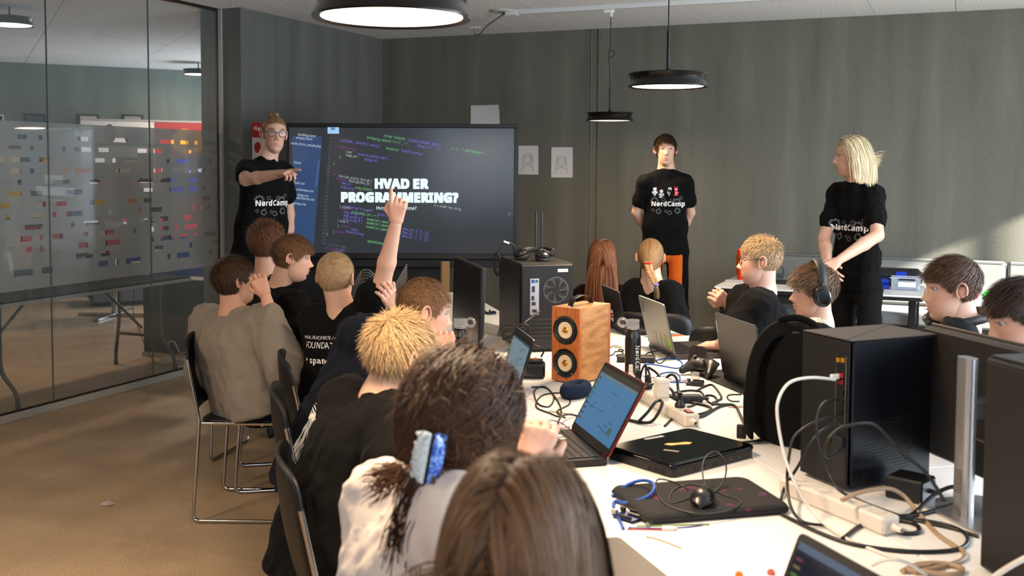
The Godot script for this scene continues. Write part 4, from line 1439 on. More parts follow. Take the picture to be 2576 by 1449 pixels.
	q = {"label": "seated child with one blond braid in black T-shirt facing the screen",
		"head": Vector3(3.624, 1.100, 3.293), "neck": Vector3(3.634, 0.966, 3.298), "ls": Vector3(3.529, 0.899, 3.292), "rs": Vector3(3.756, 0.905, 3.305), "le": Vector3(3.529, 0.692, 3.360), "re": Vector3(3.826, 0.717, 3.396), "lw": Vector3(3.534, 0.608, 3.091), "rw": Vector3(3.710, 0.602, 3.126), "lh": Vector3(3.567, 0.555, 3.329), "rh": Vector3(3.744, 0.555, 3.298), "lk": Vector3(3.483, 0.495, 2.958), "la": Vector3(3.480, 0.070, 2.939), "rk": Vector3(3.696, 0.495, 2.921), "ra": Vector3(3.692, 0.070, 2.901),
		"hy": 192.0, "hp": 0.0, "hr": 0.0, "ty": 190.0, "hs": 0.920,
		"cloth": cloth(Color(0.035, 0.035, 0.037)),
		"sleeve": 0.7,
		"hair": {"seed": 29, "n": 3000, "seg": 10, "len": [0.120, 0.150], "lift": 0.00, "grav": 0.5, "puff": 0.003, "width": 0.0026, "c1": Color(0.13, 0.07, 0.03), "c2": Color(0.30, 0.17, 0.075), "gather": Vector3(0.0, -0.045, -0.118), "mess": 0.03, "root": Color(0.2, 0.11, 0.05), "tip": Color(0.36, 0.22, 0.1)},
	}
	t = person(q)
	braid(t, q)
	q = {"label": "seated child in glasses and black T-shirt with short blond hair, working at the grey laptop",
		"head": Vector3(4.381, 1.183, 4.164), "neck": Vector3(4.390, 1.047, 4.137), "ls": Vector3(4.398, 0.982, 4.311), "rs": Vector3(4.282, 0.966, 4.002), "le": Vector3(4.312, 0.848, 4.357), "re": Vector3(4.241, 0.801, 3.868), "lw": Vector3(4.217, 0.794, 4.259), "rw": Vector3(4.193, 0.949, 3.933), "lh": Vector3(4.434, 0.555, 4.234), "rh": Vector3(4.349, 0.555, 4.042), "lk": Vector3(4.096, 0.495, 4.408), "la": Vector3(4.078, 0.070, 4.416), "rk": Vector3(3.993, 0.495, 4.178), "ra": Vector3(3.975, 0.070, 4.186),
		"hy": -78.0, "hp": 4.0, "hr": 0.0, "ty": -66.0, "hs": 0.950,
		"hands": [[Vector3(4.217, 0.794, 4.259), Vector3(-0.953, -0.111, -0.282), Vector3(0.100, 0.950, 0.200), false, [0.35, 0.3, 0.3, 0.35, 0.4], 0.30], [Vector3(4.193, 0.949, 3.933), Vector3(-0.495, 0.500, 0.711), Vector3(0.389, 0.060, 0.919), true, [0.8, 0.85, 0.85, 0.9, 0.9], 0.70]],
		"cloth": cloth(Color(0.035, 0.035, 0.037)),
		"eyes": true, "sleeve": 0.75, "bulk": 1.32, "slim": 1.2, "ease": 0.022, "crease": 0.009, "seed": 12.0, "skin": Color(0.54, 0.32, 0.24),
		"hair": {"seed": 31, "n": 3400, "seg": 4, "len": [0.010, 0.022], "lift": 0.18, "grav": 1.0, "puff": 0.006, "width": 0.0034, "c1": Color(0.19, 0.115, 0.055), "c2": Color(0.42, 0.285, 0.15), "fade": 0.85, "side": 0.35, "top": 1.5, "front": 0.058, "comb": Vector3(0, 0.1, -0.2), "root": Color(0.36, 0.23, 0.12)},
	}
	person(q)
	glasses("black eyeglasses worn by the child at the grey laptop", q, mat(Color(0.02, 0.02, 0.022), 0.3))
	q = {"label": "seated child wearing black headphones and a white patterned shirt behind the backpack",
		"head": Vector3(4.679, 1.108, 4.641), "neck": Vector3(4.698, 0.983, 4.620), "ls": Vector3(4.711, 0.942, 4.802), "rs": Vector3(4.634, 0.902, 4.456), "le": Vector3(4.641, 0.770, 4.842), "re": Vector3(4.569, 0.716, 4.496), "lw": Vector3(4.531, 0.739, 4.728), "rw": Vector3(4.484, 0.698, 4.533), "lh": Vector3(4.761, 0.555, 4.688), "rh": Vector3(4.680, 0.555, 4.506), "lk": Vector3(4.422, 0.495, 4.861), "la": Vector3(4.404, 0.070, 4.869), "rk": Vector3(4.325, 0.495, 4.642), "ra": Vector3(4.306, 0.070, 4.650),
		"hy": -66.0, "hp": 6.0, "hr": 0.0, "ty": -66.0, "hs": 0.900,
		"cloth": striped(),
		"eyes": true, "sleeve": 0.7,
		"hair": {"seed": 33, "n": 3800, "seg": 6, "len": [0.034, 0.055], "lift": 0.16, "grav": 2.0, "puff": 0.013, "width": 0.0042, "c1": Color(0.07, 0.038, 0.019), "c2": Color(0.17, 0.095, 0.047), "side": 0.55, "comb": Vector3(0, 0.1, 0.5), "front": 0.05, "mess": 0.25},
	}
	person(q)
	headphones_on(q)
	q = {"label": "seated child with short brown hair and headphones round the neck, behind the monitor",
		"head": Vector3(5.198, 1.182, 4.982), "neck": Vector3(5.234, 1.055, 4.954), "ls": Vector3(5.219, 1.019, 5.180), "rs": Vector3(5.205, 0.972, 4.776), "le": Vector3(5.168, 0.853, 5.267), "re": Vector3(5.148, 0.773, 4.791), "lw": Vector3(5.064, 0.821, 5.150), "rw": Vector3(5.042, 0.778, 4.944), "lh": Vector3(5.303, 0.555, 5.009), "rh": Vector3(5.214, 0.555, 4.808), "lk": Vector3(4.965, 0.495, 5.183), "la": Vector3(4.947, 0.070, 5.191), "rk": Vector3(4.858, 0.495, 4.942), "ra": Vector3(4.840, 0.070, 4.950),
		"hy": -70.0, "hp": 8.0, "hr": 0.0, "ty": -66.0, "hs": 0.970,
		"cloth": cloth(Color(0.10, 0.10, 0.115)),
		"eyes": true, "sleeve": 1.8, "skin": Color(0.47, 0.275, 0.20),
		"hair": {"seed": 35, "n": 4200, "seg": 5, "len": [0.022, 0.042], "lift": 0.12, "grav": 1.3, "puff": 0.008, "width": 0.0034, "c1": Color(0.025, 0.013, 0.008), "c2": Color(0.08, 0.038, 0.018), "comb": Vector3(0, 0.1, 0.55), "fade": 0.75, "side": 0.35, "top": 1.25, "front": 0.055, "root": Color(0.05, 0.03, 0.018)},
	}
	person(q)
	headphones_round_neck(q)
	q = {"label": "seated child with black hair bending over, beside the child with headphones round the neck",
		"head": Vector3(5.391, 1.156, 5.479), "neck": Vector3(5.443, 1.013, 5.412), "ls": Vector3(5.420, 0.985, 5.641), "rs": Vector3(5.410, 0.918, 5.214), "le": Vector3(5.349, 0.845, 5.680), "re": Vector3(5.354, 0.747, 5.249), "lw": Vector3(5.267, 0.783, 5.502), "rw": Vector3(5.258, 0.733, 5.291), "lh": Vector3(5.522, 0.555, 5.461), "rh": Vector3(5.432, 0.555, 5.260), "lk": Vector3(5.184, 0.495, 5.636), "la": Vector3(5.165, 0.070, 5.644), "rk": Vector3(5.076, 0.495, 5.394), "ra": Vector3(5.058, 0.070, 5.403),
		"hy": -62.0, "hp": 22.0, "hr": 0.0, "ty": -66.0, "hs": 1.000,
		"cloth": cloth(Color(0.05, 0.05, 0.055)),
		"eyes": true, "sleeve": 1.8, "skin": Color(0.44, 0.25, 0.175),
		"hair": {"seed": 37, "n": 4000, "seg": 5, "len": [0.018, 0.030], "lift": 0.12, "grav": 1.0, "puff": 0.007, "width": 0.0034, "c1": Color(0.012, 0.007, 0.005), "c2": Color(0.04, 0.021, 0.013), "comb": Vector3(0, 0.1, 0.4), "fade": 0.7, "side": 0.35, "top": 1.3, "front": 0.05, "root": Color(0.03, 0.018, 0.012)},
	}
	person(q)

# ---------------------------------------------------------------- what people wear and what is printed on it
func tuft(s: Shape, at: Vector3, dir: Vector3, n: int, ln: Vector2, spread: float, curl: float, width: float, c1: Color, c2: Color, seed_: int, grav := 3.0, seg := 8, core := 0.008) -> void:
	rng.seed = seed_
	for m in n:
		var p := at + Vector3(rng.randf_range(-1, 1), rng.randf_range(-1, 1), rng.randf_range(-1, 1)) * core
		var d := (dir.normalized() + Vector3(rng.randf_range(-1, 1), rng.randf_range(-1, 1), rng.randf_range(-1, 1)) * spread).normalized()
		var st := rng.randf_range(ln.x, ln.y) / seg
		var ph := rng.randf() * TAU
		var tint := c1.lerp(c2, rng.randf()) * rng.randf_range(0.75, 1.2)
		var last := -1
		for k in seg + 1:
			var sd := d.cross(Vector3(0.3, 0.1, 0.9)).normalized()
			var up := sd.cross(d)
			var w := width * (1.0 - 0.6 * float(k) / seg) * 0.5
			s.col = tint
			var outw := (p - at + up * 0.01).normalized()
			var a := s.vert(p - sd * w, (outw - sd * 0.5).normalized())
			s.vert(p + sd * w, (outw + sd * 0.5).normalized())
			if last >= 0:
				s.i.append_array([last, a, last + 1, last + 1, a, a + 1])
			last = a
			d = (d + Vector3.DOWN * grav * st + (sd * sin(ph + k * 1.3) + up * cos(ph + k * 1.3)) * curl).normalized()
			p += d * st

func bun(t: Node3D, q: Dictionary) -> void:
	var xf := frame_of(q)
	var s := Shape.new()
	s.colored = true
	var c := xf * Vector3(0.0, 0.118, -0.045)
	for k in 14:
		var a := TAU * k / 14
		var ring := []
		for w in 13:
			var b := TAU * w / 12
			ring.append(c + xf.basis * (Basis(Vector3.UP, a) * Vector3(0.016 + cos(b) * 0.013, sin(b) * 0.02, sin(b) * 0.004)))
		s.col = Color(0.13, 0.07, 0.03).lerp(Color(0.30, 0.17, 0.075), (k % 5) / 4.0)
		s.tube(ring, 0.006, 6)
	obj("hair_bun", s, painted(0.46, 0.32), t)

func gear(r: float, teeth: int) -> ArrayMesh:
	var s := Shape.new()
	var n := teeth * 4
	for k in n:
		var a := TAU * k / n
		var b := TAU * (k + 1) / n
		var ro := r * (1.22 if k % 4 < 2 else 1.0)
		s.face([Vector3(cos(a) * r * 0.68, sin(a) * r * 0.68, 0), Vector3(cos(b) * r * 0.68, sin(b) * r * 0.68, 0), Vector3(cos(b) * ro, sin(b) * ro, 0), Vector3(cos(a) * ro, sin(a) * ro, 0)], Vector3.BACK)
	return s.mesh()

func rects(list: Array) -> ArrayMesh:
	var s := Shape.new()
	for r in list:
		s.face([Vector3(r[0], r[1], 0), Vector3(r[2], r[1], 0), Vector3(r[2], r[3], 0), Vector3(r[0], r[3], 0)], Vector3.BACK)
	return s.mesh()

func camp_print(t: Node3D, q: Dictionary, kind: int) -> void:
	var b := Basis(Vector3.UP, deg_to_rad(q.ty))
	var mid: Vector3 = lerp((q.ls + q.rs) * 0.5, (q.lh + q.rh) * 0.5, [0.36, 0.30, 0.34][kind])
	var turn: float = [0.0, 0.0, 0.15][kind]
	b = b * Basis(Vector3.UP, turn)
	var o := mid + b.z * 0.28
	var put := func(x: float, y: float) -> Transform3D: return Transform3D(b, o + b.x * x + b.y * y)
	var s := Shape.new()
	s.colored = true
	for g in [[-0.085, 0.03, 0.026, 9], [-0.02, 0.042, 0.012, 7], [0.05, 0.04, 0.014, 7], [0.085, 0.018, 0.028, 10], [-0.055, -0.05, 0.018, 8], [0.0, -0.048, 0.010, 6], [0.03, -0.06, 0.015, 8], [-0.098, -0.04, 0.010, 6], [0.09, -0.045, 0.020, 8], [0.115, 0.055, 0.012, 7]]:
		print_on(shirt_field, gear(g[2], g[3]), put.call(g[0], g[1]), shirt_push, Color(0.10, 0.10, 0.105), s, 0.0018)
	obj("gear_print", s, painted(0.8, 0.2), t).set_meta("kind", "stuff")
	s = Shape.new()
	s.colored = true
	print_on(shirt_field, letters("NørdCamp", 0.036, 0.0, "Droid Sans", true), put.call(-0.112, -0.022), shirt_push, Color(0.82, 0.8, 0.76), s, 0.0030)
	print_on(shirt_field, rects([[-0.004, -0.014, 0.001, -0.009], [-0.05, -0.03, -0.044, -0.025]]), put.call(0, 0), shirt_push, Color(0.6, 0.03, 0.05), s, 0.0034)
	obj("lettering", s, painted(0.8, 0.2), t, "white lettering reading NørdCamp")
	if kind == 1:
		s = Shape.new()
		s.colored = true
		var kinds := [[-0.085, 0.10, Color(0.72, 0.76, 0.82), Color(0.7, 0.15, 0.3)], [-0.035, 0.083, Color(0.55, 0.55, 0.55), Color(0.6, 0.08, 0.08)], [0.030, 0.10, Color(0.38, 0.72, 0.62), Color(0.65, 0.1, 0.12)], [0.078, 0.098, Color(0.75, 0.08, 0.10), Color(0.8, 0.7, 0.66)]]
		for m in kinds.size():
			var kd: Array = kinds[m]
			var body := [[-0.012, 0.012, 0.012, 0.032], [-0.010, -0.016, 0.010, 0.008], [-0.020, -0.012, -0.013, 0.004], [0.013, -0.012, 0.020, 0.004]]
			if m == 3:
				body.append_array([[-0.012, 0.032, -0.009, 0.044], [0.009, 0.032, 0.012, 0.044], [-0.014, -0.026, 0.014, -0.016]])
			elif m == 1:
				body.append_array([[-0.016, -0.028, 0.016, -0.018], [-0.001, 0.032, 0.001, 0.038]])
			else:
				body.append_array([[-0.008, -0.030, -0.003, -0.016], [0.003, -0.030, 0.008, -0.016]])
			print_on(shirt_field, rects(body), put.call(kd[0], kd[1]), shirt_push, kd[2], s, 0.0022)
			print_on(shirt_field, rects([[-0.008, 0.018, -0.002, 0.025], [0.002, 0.018, 0.008, 0.025], [-0.004, -0.008, 0.004, 0.0]]), put.call(kd[0], kd[1]), shirt_push, kd[3], s, 0.0034)
		obj("robot_print", s, painted(0.8, 0.2), t)

func sponsor_print(t: Node3D, q: Dictionary) -> void:
	var b := Basis(Vector3.UP, deg_to_rad(q.ty + 180.0 + 10.0))
	var mid: Vector3 = lerp((q.ls + q.rs) * 0.5, (q.lh + q.rh) * 0.5, 0.34)
	var o := mid + b.z * 0.30
	var s := Shape.new()
	s.colored = true
	var white := Color(0.78, 0.77, 0.74)
	for l in [["POUL DUE JENSEN / GRUNDFOS", 0.0125, -0.118, 0.052, false], ["FOUNDATION", 0.024, -0.108, 0.012, false], ["+", 0.026, -0.105, -0.052, true], ["spar", 0.026, -0.075, -0.052, true], ["NORD", 0.023, -0.002, -0.054, true], ["FONDEN", 0.017, 0.002, -0.088, true]]:
		print_on(shirt_field, letters(l[0], l[1], 0.0, "Droid Sans", l[4]), Transform3D(b * Basis(Vector3.BACK, 0.05), o + b.x * l[2] + b.y * l[3]), shirt_push, white, s, 0.003)
	obj("lettering", s, painted(0.8, 0.2), t, "white sponsor lettering on the back")
	# white stripe along the raised sleeve
	var st := Shape.new()
	st.colored = true
	var a: Vector3 = lerp(q.neck, q.rs, 0.55) + Vector3(0, 0.12, 0)
	var e: Vector3 = lerp(q.rs, q.re, 0.6) + Vector3(-0.08, 0.12, 0.0)
	var band := []
	var zz := (Vector3(-0.25, 0.8, 0.55)).normalized()
	var xx := ((e - a) - zz * (e - a).dot(zz)).normalized()
	var len := a.distance_to(e)
	for k in 10:
		band.append([len * k / 10.0, -0.013, len * (k + 1) / 10.0, 0.013])
	print_on(shirt_field, rects(band), Transform3D(Basis(xx, zz.cross(xx), zz), a), shirt_push, white, st, 0.003)
	obj("sleeve_stripe", st, painted(0.85, 0.2), t)

func statue_print(t: Node3D, q: Dictionary) -> void:
	var b := Basis(Vector3.UP, deg_to_rad(q.ty + 180.0 + 26.0)) * Basis(Vector3.RIGHT, -0.45) * Basis(Vector3.BACK, -0.33)
	var mid: Vector3 = lerp((q.ls + q.rs) * 0.5, (q.lh + q.rh) * 0.5, 0.62)
	var o := mid + b.z * 0.32 - b.x * 0.02
	var s := Shape.new()
	s.colored = true
	var strokes := []
	rng.seed = 77
	# drapery of a standing figure, hair blown sideways, arms at the chest
	for k in 26:
		var x0 := lerpf(-0.042, 0.05, k / 25.0)
		var pts := []
		for m in 7:
			var y := lerpf(-0.005, -0.15, m / 6.0)
			pts.append(Vector2(x0 * (0.45 + 0.8 * m / 6.0) + 0.007 * sin(m * 1.1 + k * 0.7), y + rng.randf_range(-0.004, 0.004)))
		strokes.append([pts, rng.randf_range(0.0012, 0.0032)])
	for k in 16:
		var pts := []
		var a0 := rng.randf_range(-0.2, 0.9)
		for m in 6:
			pts.append(Vector2(-0.008 + m * 0.013 + 0.006 * sin(m * 1.5 + k), 0.095 + sin(a0) * 0.02 - m * m * 0.0032 * rng.randf_range(0.6, 1.3) - k * 0.003))
		strokes.append([pts, rng.randf_range(0.001, 0.0026)])
	for k in 12:
		var pts := []
		for m in 6:
			pts.append(Vector2(lerpf(-0.03, 0.035, m / 5.0), 0.045 - k * 0.0055 + 0.007 * sin(m * 0.9 + k * 0.5)))
		strokes.append([pts, rng.randf_range(0.0012, 0.003)])
	for k in 8:
		var pts := []
		for m in 7:
			var a := -0.6 + m * 0.75
			pts.append(Vector2(-0.012 + cos(a) * (0.015 - k * 0.0018), 0.075 + sin(a) * (0.02 - k * 0.0022)))
		strokes.append([pts, 0.0018])
	for st in strokes:
		var m := Shape.new()
		var p: Array = st[0]
		for k in p.size() - 1:
			var d: Vector2 = (p[k + 1] - p[k]).orthogonal().normalized() * st[1]
			m.face([Vector3(p[k].x - d.x, p[k].y - d.y, 0), Vector3(p[k + 1].x - d.x, p[k + 1].y - d.y, 0), Vector3(p[k + 1].x + d.x, p[k + 1].y + d.y, 0), Vector3(p[k].x + d.x, p[k].y + d.y, 0)], Vector3.BACK)
		print_on(shirt_field, m.mesh(), Transform3D(b.scaled_local(Vector3(1.15, 1.15, 1)), o), shirt_push, Color(0.78, 0.77, 0.74), s, 0.003)
	obj("figure_print", s, painted(0.85, 0.2), t, "white line print of a draped figure")

func orange_panels(t: Node3D, q: Dictionary) -> void:
	var fw := Basis(Vector3.UP, deg_to_rad(q.ty))
	var r: float = q.ls.distance_to(q.rs) * 0.5 * 0.56
	var f := Field.new(q.rk - Vector3.ONE * 0.2, q.lh + Vector3.ONE * 0.2, 0.016)
	f.cone(q.lh, q.rh, r * 0.9 + 0.007, r * 0.9 + 0.007, 0.03)
	for a in [["lh", "lk"], ["rh", "rk"]]:
		f.cone(q[a[0]], q[a[1]], r * 0.92 + 0.007, 0.085, 0.03)
	var mid: Vector3 = (q.lh + q.rh) * 0.5
	f.cut(mid + fw.z * 0.035, -fw.z)
	f.cut(mid + fw.x * 0.135, fw.x)
	f.cut(mid - fw.x * 0.125, -fw.x)
	f.cut(q.lk + Vector3(0, 0.02, 0), Vector3.DOWN)
	var s := Shape.new()
	f.into(s, null, folds(0.003, 5.0))
	obj("orange_panel", s, cloth(Color(0.88, 0.40, 0.12)), t, "orange front of the trousers")
	obj("drawstring", Shape.new().tube([mid + fw.z * 0.15 + Vector3(0, 0.02, 0), mid + fw.z * 0.165 - Vector3(0, 0.03, 0), mid + fw.z * 0.165 - Vector3(-0.004, 0.08, 0)], 0.003, 6), mat(Color(0.03, 0.03, 0.03), 0.8), t)

func claw_clip(t: Node3D, q: Dictionary) -> void:
	var xf := frame_of(q)
	var m := StandardMaterial3D.new()
	m.albedo_texture = noise_tex(61, 0.03, [[0.0, Color(0.02, 0.10, 0.42)], [0.4, Color(0.06, 0.22, 0.62)], [0.52, Color(0.72, 0.84, 0.93)], [0.62, Color(0.08, 0.28, 0.66)], [1.0, Color(0.03, 0.12, 0.4)]], 256)
	tri(m, Vector3.ONE * 12.0)
	m.roughness = 0.18
	var b := xf.basis.orthonormalized()
	var c := CLIP_AT
	var bb := Basis(Vector3.UP, deg_to_rad(30.0)) * Basis(Vector3.BACK, -0.18)
	for side in [-1.0, 1.0]:
		var s := Shape.new()
		var rings := []
		for k in 9:
			var y := lerpf(-0.042, 0.042, k / 8.0)
			var w := 0.016 * sqrt(maxf(0.08, 1.0 - pow(absf(y) / 0.045, 2.5)))
			var ring := []
			for e in [[0.0, -0.003], [w * 1.3, 0.004], [w * 1.5, 0.012], [w * 1.2, 0.013], [0.0, 0.004]]:
				ring.append(c + bb * Vector3(side * (0.003 + e[0]), y, 0.014 - e[1] * 1.4))
			rings.append(ring)
		s.loft(rings)
		for k in 5:
			var y := lerpf(-0.034, 0.034, k / 4.0)
			s.tube([c + bb * Vector3(side * 0.02, y, 0.0), c + bb * Vector3(side * 0.024, y, -0.014), c + bb * Vector3(side * 0.012, y, -0.03)], [0.005, 0.004, 0.002], 6)
		obj("clip_jaw", s, m if side > 0.0 else clip_pale(), t, "blue marbled jaw of a hair claw" if side > 0.0 else "pale marbled jaw of a hair claw")
	var hs := Shape.new()
	hs.colored = true
	tuft(hs, c + Vector3(-0.01, -0.045, -0.01), Vector3(0, -1, 0.1), 900, Vector2(0.10, 0.15), 0.36, 0.26, 0.0036, Color(0.024, 0.011, 0.007), Color(0.09, 0.04, 0.018), 5, 4.0, 11, 0.022)
	tuft(hs, c + Vector3(-0.055, -0.03, 0.0), Vector3(-0.6, -0.3, 0.1), 120, Vector2(0.05, 0.08), 0.4, 0.5, 0.0024, Color(0.08, 0.035, 0.016), Color(0.22, 0.1, 0.045), 6, 5.0, 10, 0.012)
	obj("hair_tail", hs, painted(0.46, 0.32), t)

func clip_pale() -> StandardMaterial3D:
	var m := StandardMaterial3D.new()
	m.albedo_texture = noise_tex(62, 0.03, [[0.0, Color(0.45, 0.52, 0.6)], [0.5, Color(0.78, 0.82, 0.84)], [1.0, Color(0.6, 0.66, 0.6)]], 256)
	tri(m, Vector3.ONE * 12.0)
	m.roughness = 0.2
	return m

func braid(t: Node3D, q: Dictionary) -> void:
	var s := Shape.new()
	s.colored = true
	var path := smooth_path(BRAID, 7)
	var n := path.size() - 1
	for k in n:
		var tg: Vector3 = (path[k + 1] - path[k]).normalized()
		var out := Vector3(0.39, 0, 0.92)
		var sd := tg.cross(out).normalized()
		var fl := -1.0 if k % 2 else 1.0
		s.col = Color(0.20, 0.115, 0.05).lerp(Color(0.42, 0.26, 0.12), 0.3 + 0.5 * fposmod(k * 0.37, 1.0))
		var wd := lerpf(0.017, 0.012, float(k) / n)
		s.ball(path[k] + sd * fl * wd * 0.55 + out * 0.004, Vector3(wd * 0.75, 0.017, wd * 0.8), Basis(sd, tg, out).orthonormalized() * Basis(Vector3.BACK, fl * 0.75), 8, 10)
	tuft(s, path[n], Vector3(0.1, -1, 0.05), 90, Vector2(0.05, 0.085), 0.16, 0.08, 0.004, Color(0.25, 0.15, 0.07), Color(0.5, 0.33, 0.16), 9, 2.0, 6, 0.006)
	obj("braid", s, painted(0.46, 0.32), t)
	for e in [[BRAID[0], Color(0.62, 0.05, 0.05), 0.02], [BRAID[BRAID.size() - 1], Color(0.42, 0.36, 0.68), 0.013]]:
		var ring := []
		for w in 13:
			var a := TAU * w / 12
			ring.append(e[0] + Vector3(cos(a) * e[2], 0, sin(a) * e[2]))
		obj("hair_tie", Shape.new().tube(ring, 0.006, 7), mat(e[1], 0.8), t)

func striped() -> StandardMaterial3D:
	var m := StandardMaterial3D.new()
	m.albedo_texture = noise_tex(71, 0.016, [[0.0, Color(0.8, 0.78, 0.74)], [0.40, Color(0.8, 0.78, 0.74)], [0.42, Color(0.05, 0.05, 0.05)], [0.5, Color(0.05, 0.05, 0.05)], [0.52, Color(0.8, 0.78, 0.74)], [0.66, Color(0.8, 0.78, 0.74)], [0.68, Color(0.3, 0.25, 0.12)], [0.72, Color(0.8, 0.78, 0.74)], [1.0, Color(0.8, 0.78, 0.74)]], 512, FastNoiseLite.TYPE_SIMPLEX_SMOOTH, 1)
	tri(m, Vector3.ONE * 3.0)
	m.roughness = 0.9
	return m

func ear_cup(t: Node3D, at: Vector3, out: Vector3, up: Vector3, r: float) -> void:
	var b := Basis(up.cross(out).normalized(), out.normalized(), up).orthonormalized()
	b = Basis(b.x, out.normalized(), b.x.cross(out.normalized()))
	var st := b.scaled_local(Vector3(0.82, 1, 1.08))
	obj("cushion", Shape.new().lathe([Vector2(0.0, -0.004), Vector2(r * 0.6, -0.006), Vector2(r * 0.95, 0.0), Vector2(r, 0.010), Vector2(r * 0.9, 0.018)], at, st, 22), mat(Color(0.02, 0.02, 0.02), 0.7), t)
	obj("ear_cup", Shape.new().lathe([Vector2(r * 0.9, 0.016), Vector2(r * 0.97, 0.024), Vector2(r * 0.92, 0.036), Vector2(r * 0.72, 0.044), Vector2(r * 0.66, 0.0415), Vector2(r * 0.5, 0.043), Vector2(0.0, 0.0435)], at, st, 22), mat(Color(0.025, 0.025, 0.027), 0.32), t)

func headphones_on(q: Dictionary) -> void:
	var xf := frame_of(q)
	var t := thing("headphones", "black over-ear headphones worn by the child behind the backpack", "headphones")
	var band := []
	var inner := []
	for k in 15:
		var a := lerpf(-1.45, 1.45, k / 14.0)
		band.append([sin(a) * 0.094, 0.02 + cos(a) * 0.118])
	var rings := []
	for p in band:
		var ring := []
		var nrm := Vector3(p[0], p[1] - 0.02, 0).normalized()
		for e in [[-0.005, -0.016], [0.006, -0.018], [0.008, 0.0], [0.006, 0.018], [-0.005, 0.016]]:
			ring.append(xf * (Vector3(p[0], p[1], -0.012 - absf(p[1]) * 0.1) + nrm * e[0] + Vector3(0, 0, e[1])))
		rings.append(ring)
	obj("headband", Shape.new().loft(rings), mat(Color(0.06, 0.055, 0.05), 0.6), t)
	for side in [-1.0, 1.0]:
		ear_cup(t, xf * Vector3(side * 0.082, -0.012, -0.006), xf.basis * Vector3(side, 0.0, 0.0), xf.basis * Vector3(0, 1, 0.1), 0.042)
		obj("yoke", Shape.new().tube([xf * Vector3(side * 0.096, 0.045, -0.012), xf * Vector3(side * 0.108, 0.03, -0.01), xf * Vector3(side * 0.112, 0.0, -0.008)], 0.005, 7), mat(Color(0.04, 0.04, 0.04), 0.4), t)

func headphones_round_neck(q: Dictionary) -> void:
	var t := thing("headphones", "dark headphones resting round the neck of the child behind the monitor", "headphones")
	var b := Basis(Vector3.UP, deg_to_rad(q.ty))
	var o: Vector3 = q.neck + Vector3(0, 0.035, 0)
	var pts := []
	for k in 15:
		var a := lerpf(-2.2, 2.2, k / 14.0)
		pts.append(o + b * Vector3(sin(a) * 0.088, -0.015 + 0.02 * cos(a), -cos(a) * 0.088 - 0.01))
	var rings := []
	for k in pts.size():
		var d: Vector3 = (pts[k] - o) * Vector3(1, 0, 1)
		d = d.normalized()
		var ring := []
		for e in [[-0.006, -0.014], [0.006, -0.016], [0.008, 0.0], [0.006, 0.016], [-0.006, 0.014]]:
			ring.append(pts[k] + d * e[0] + Vector3(0, e[1], 0))
		rings.append(ring)
	obj("headband", Shape.new().loft(rings), mat(Color(0.06, 0.065, 0.075), 0.55), t)
	for side in [-1.0, 1.0]:
		ear_cup(t, o + b * Vector3(side * 0.07, -0.03, 0.055), (b * Vector3(side * 0.3, -0.6, 0.6)).normalized(), b * Vector3(0, 0.6, 0.6), 0.04)
	obj("cable", Shape.new().tube(smooth_path([o + b * Vector3(0.09, 0.0, -0.06), o + b * Vector3(0.13, 0.045, -0.09), o + b * Vector3(0.15, 0.0, -0.12), o + b * Vector3(0.13, -0.03, -0.10), o + b * Vector3(0.15, -0.06, -0.1)], 5), 0.0035, 6), mat(Color(0.10, 0.13, 0.17), 0.5), t)

const BRAID := [Vector3(3.642, 1.079, 3.412), Vector3(3.655, 1.041, 3.425), Vector3(3.675, 1.003, 3.430), Vector3(3.693, 0.964, 3.430)]
const CLIP_AT := Vector3(4.403, 1.118, 7.498)

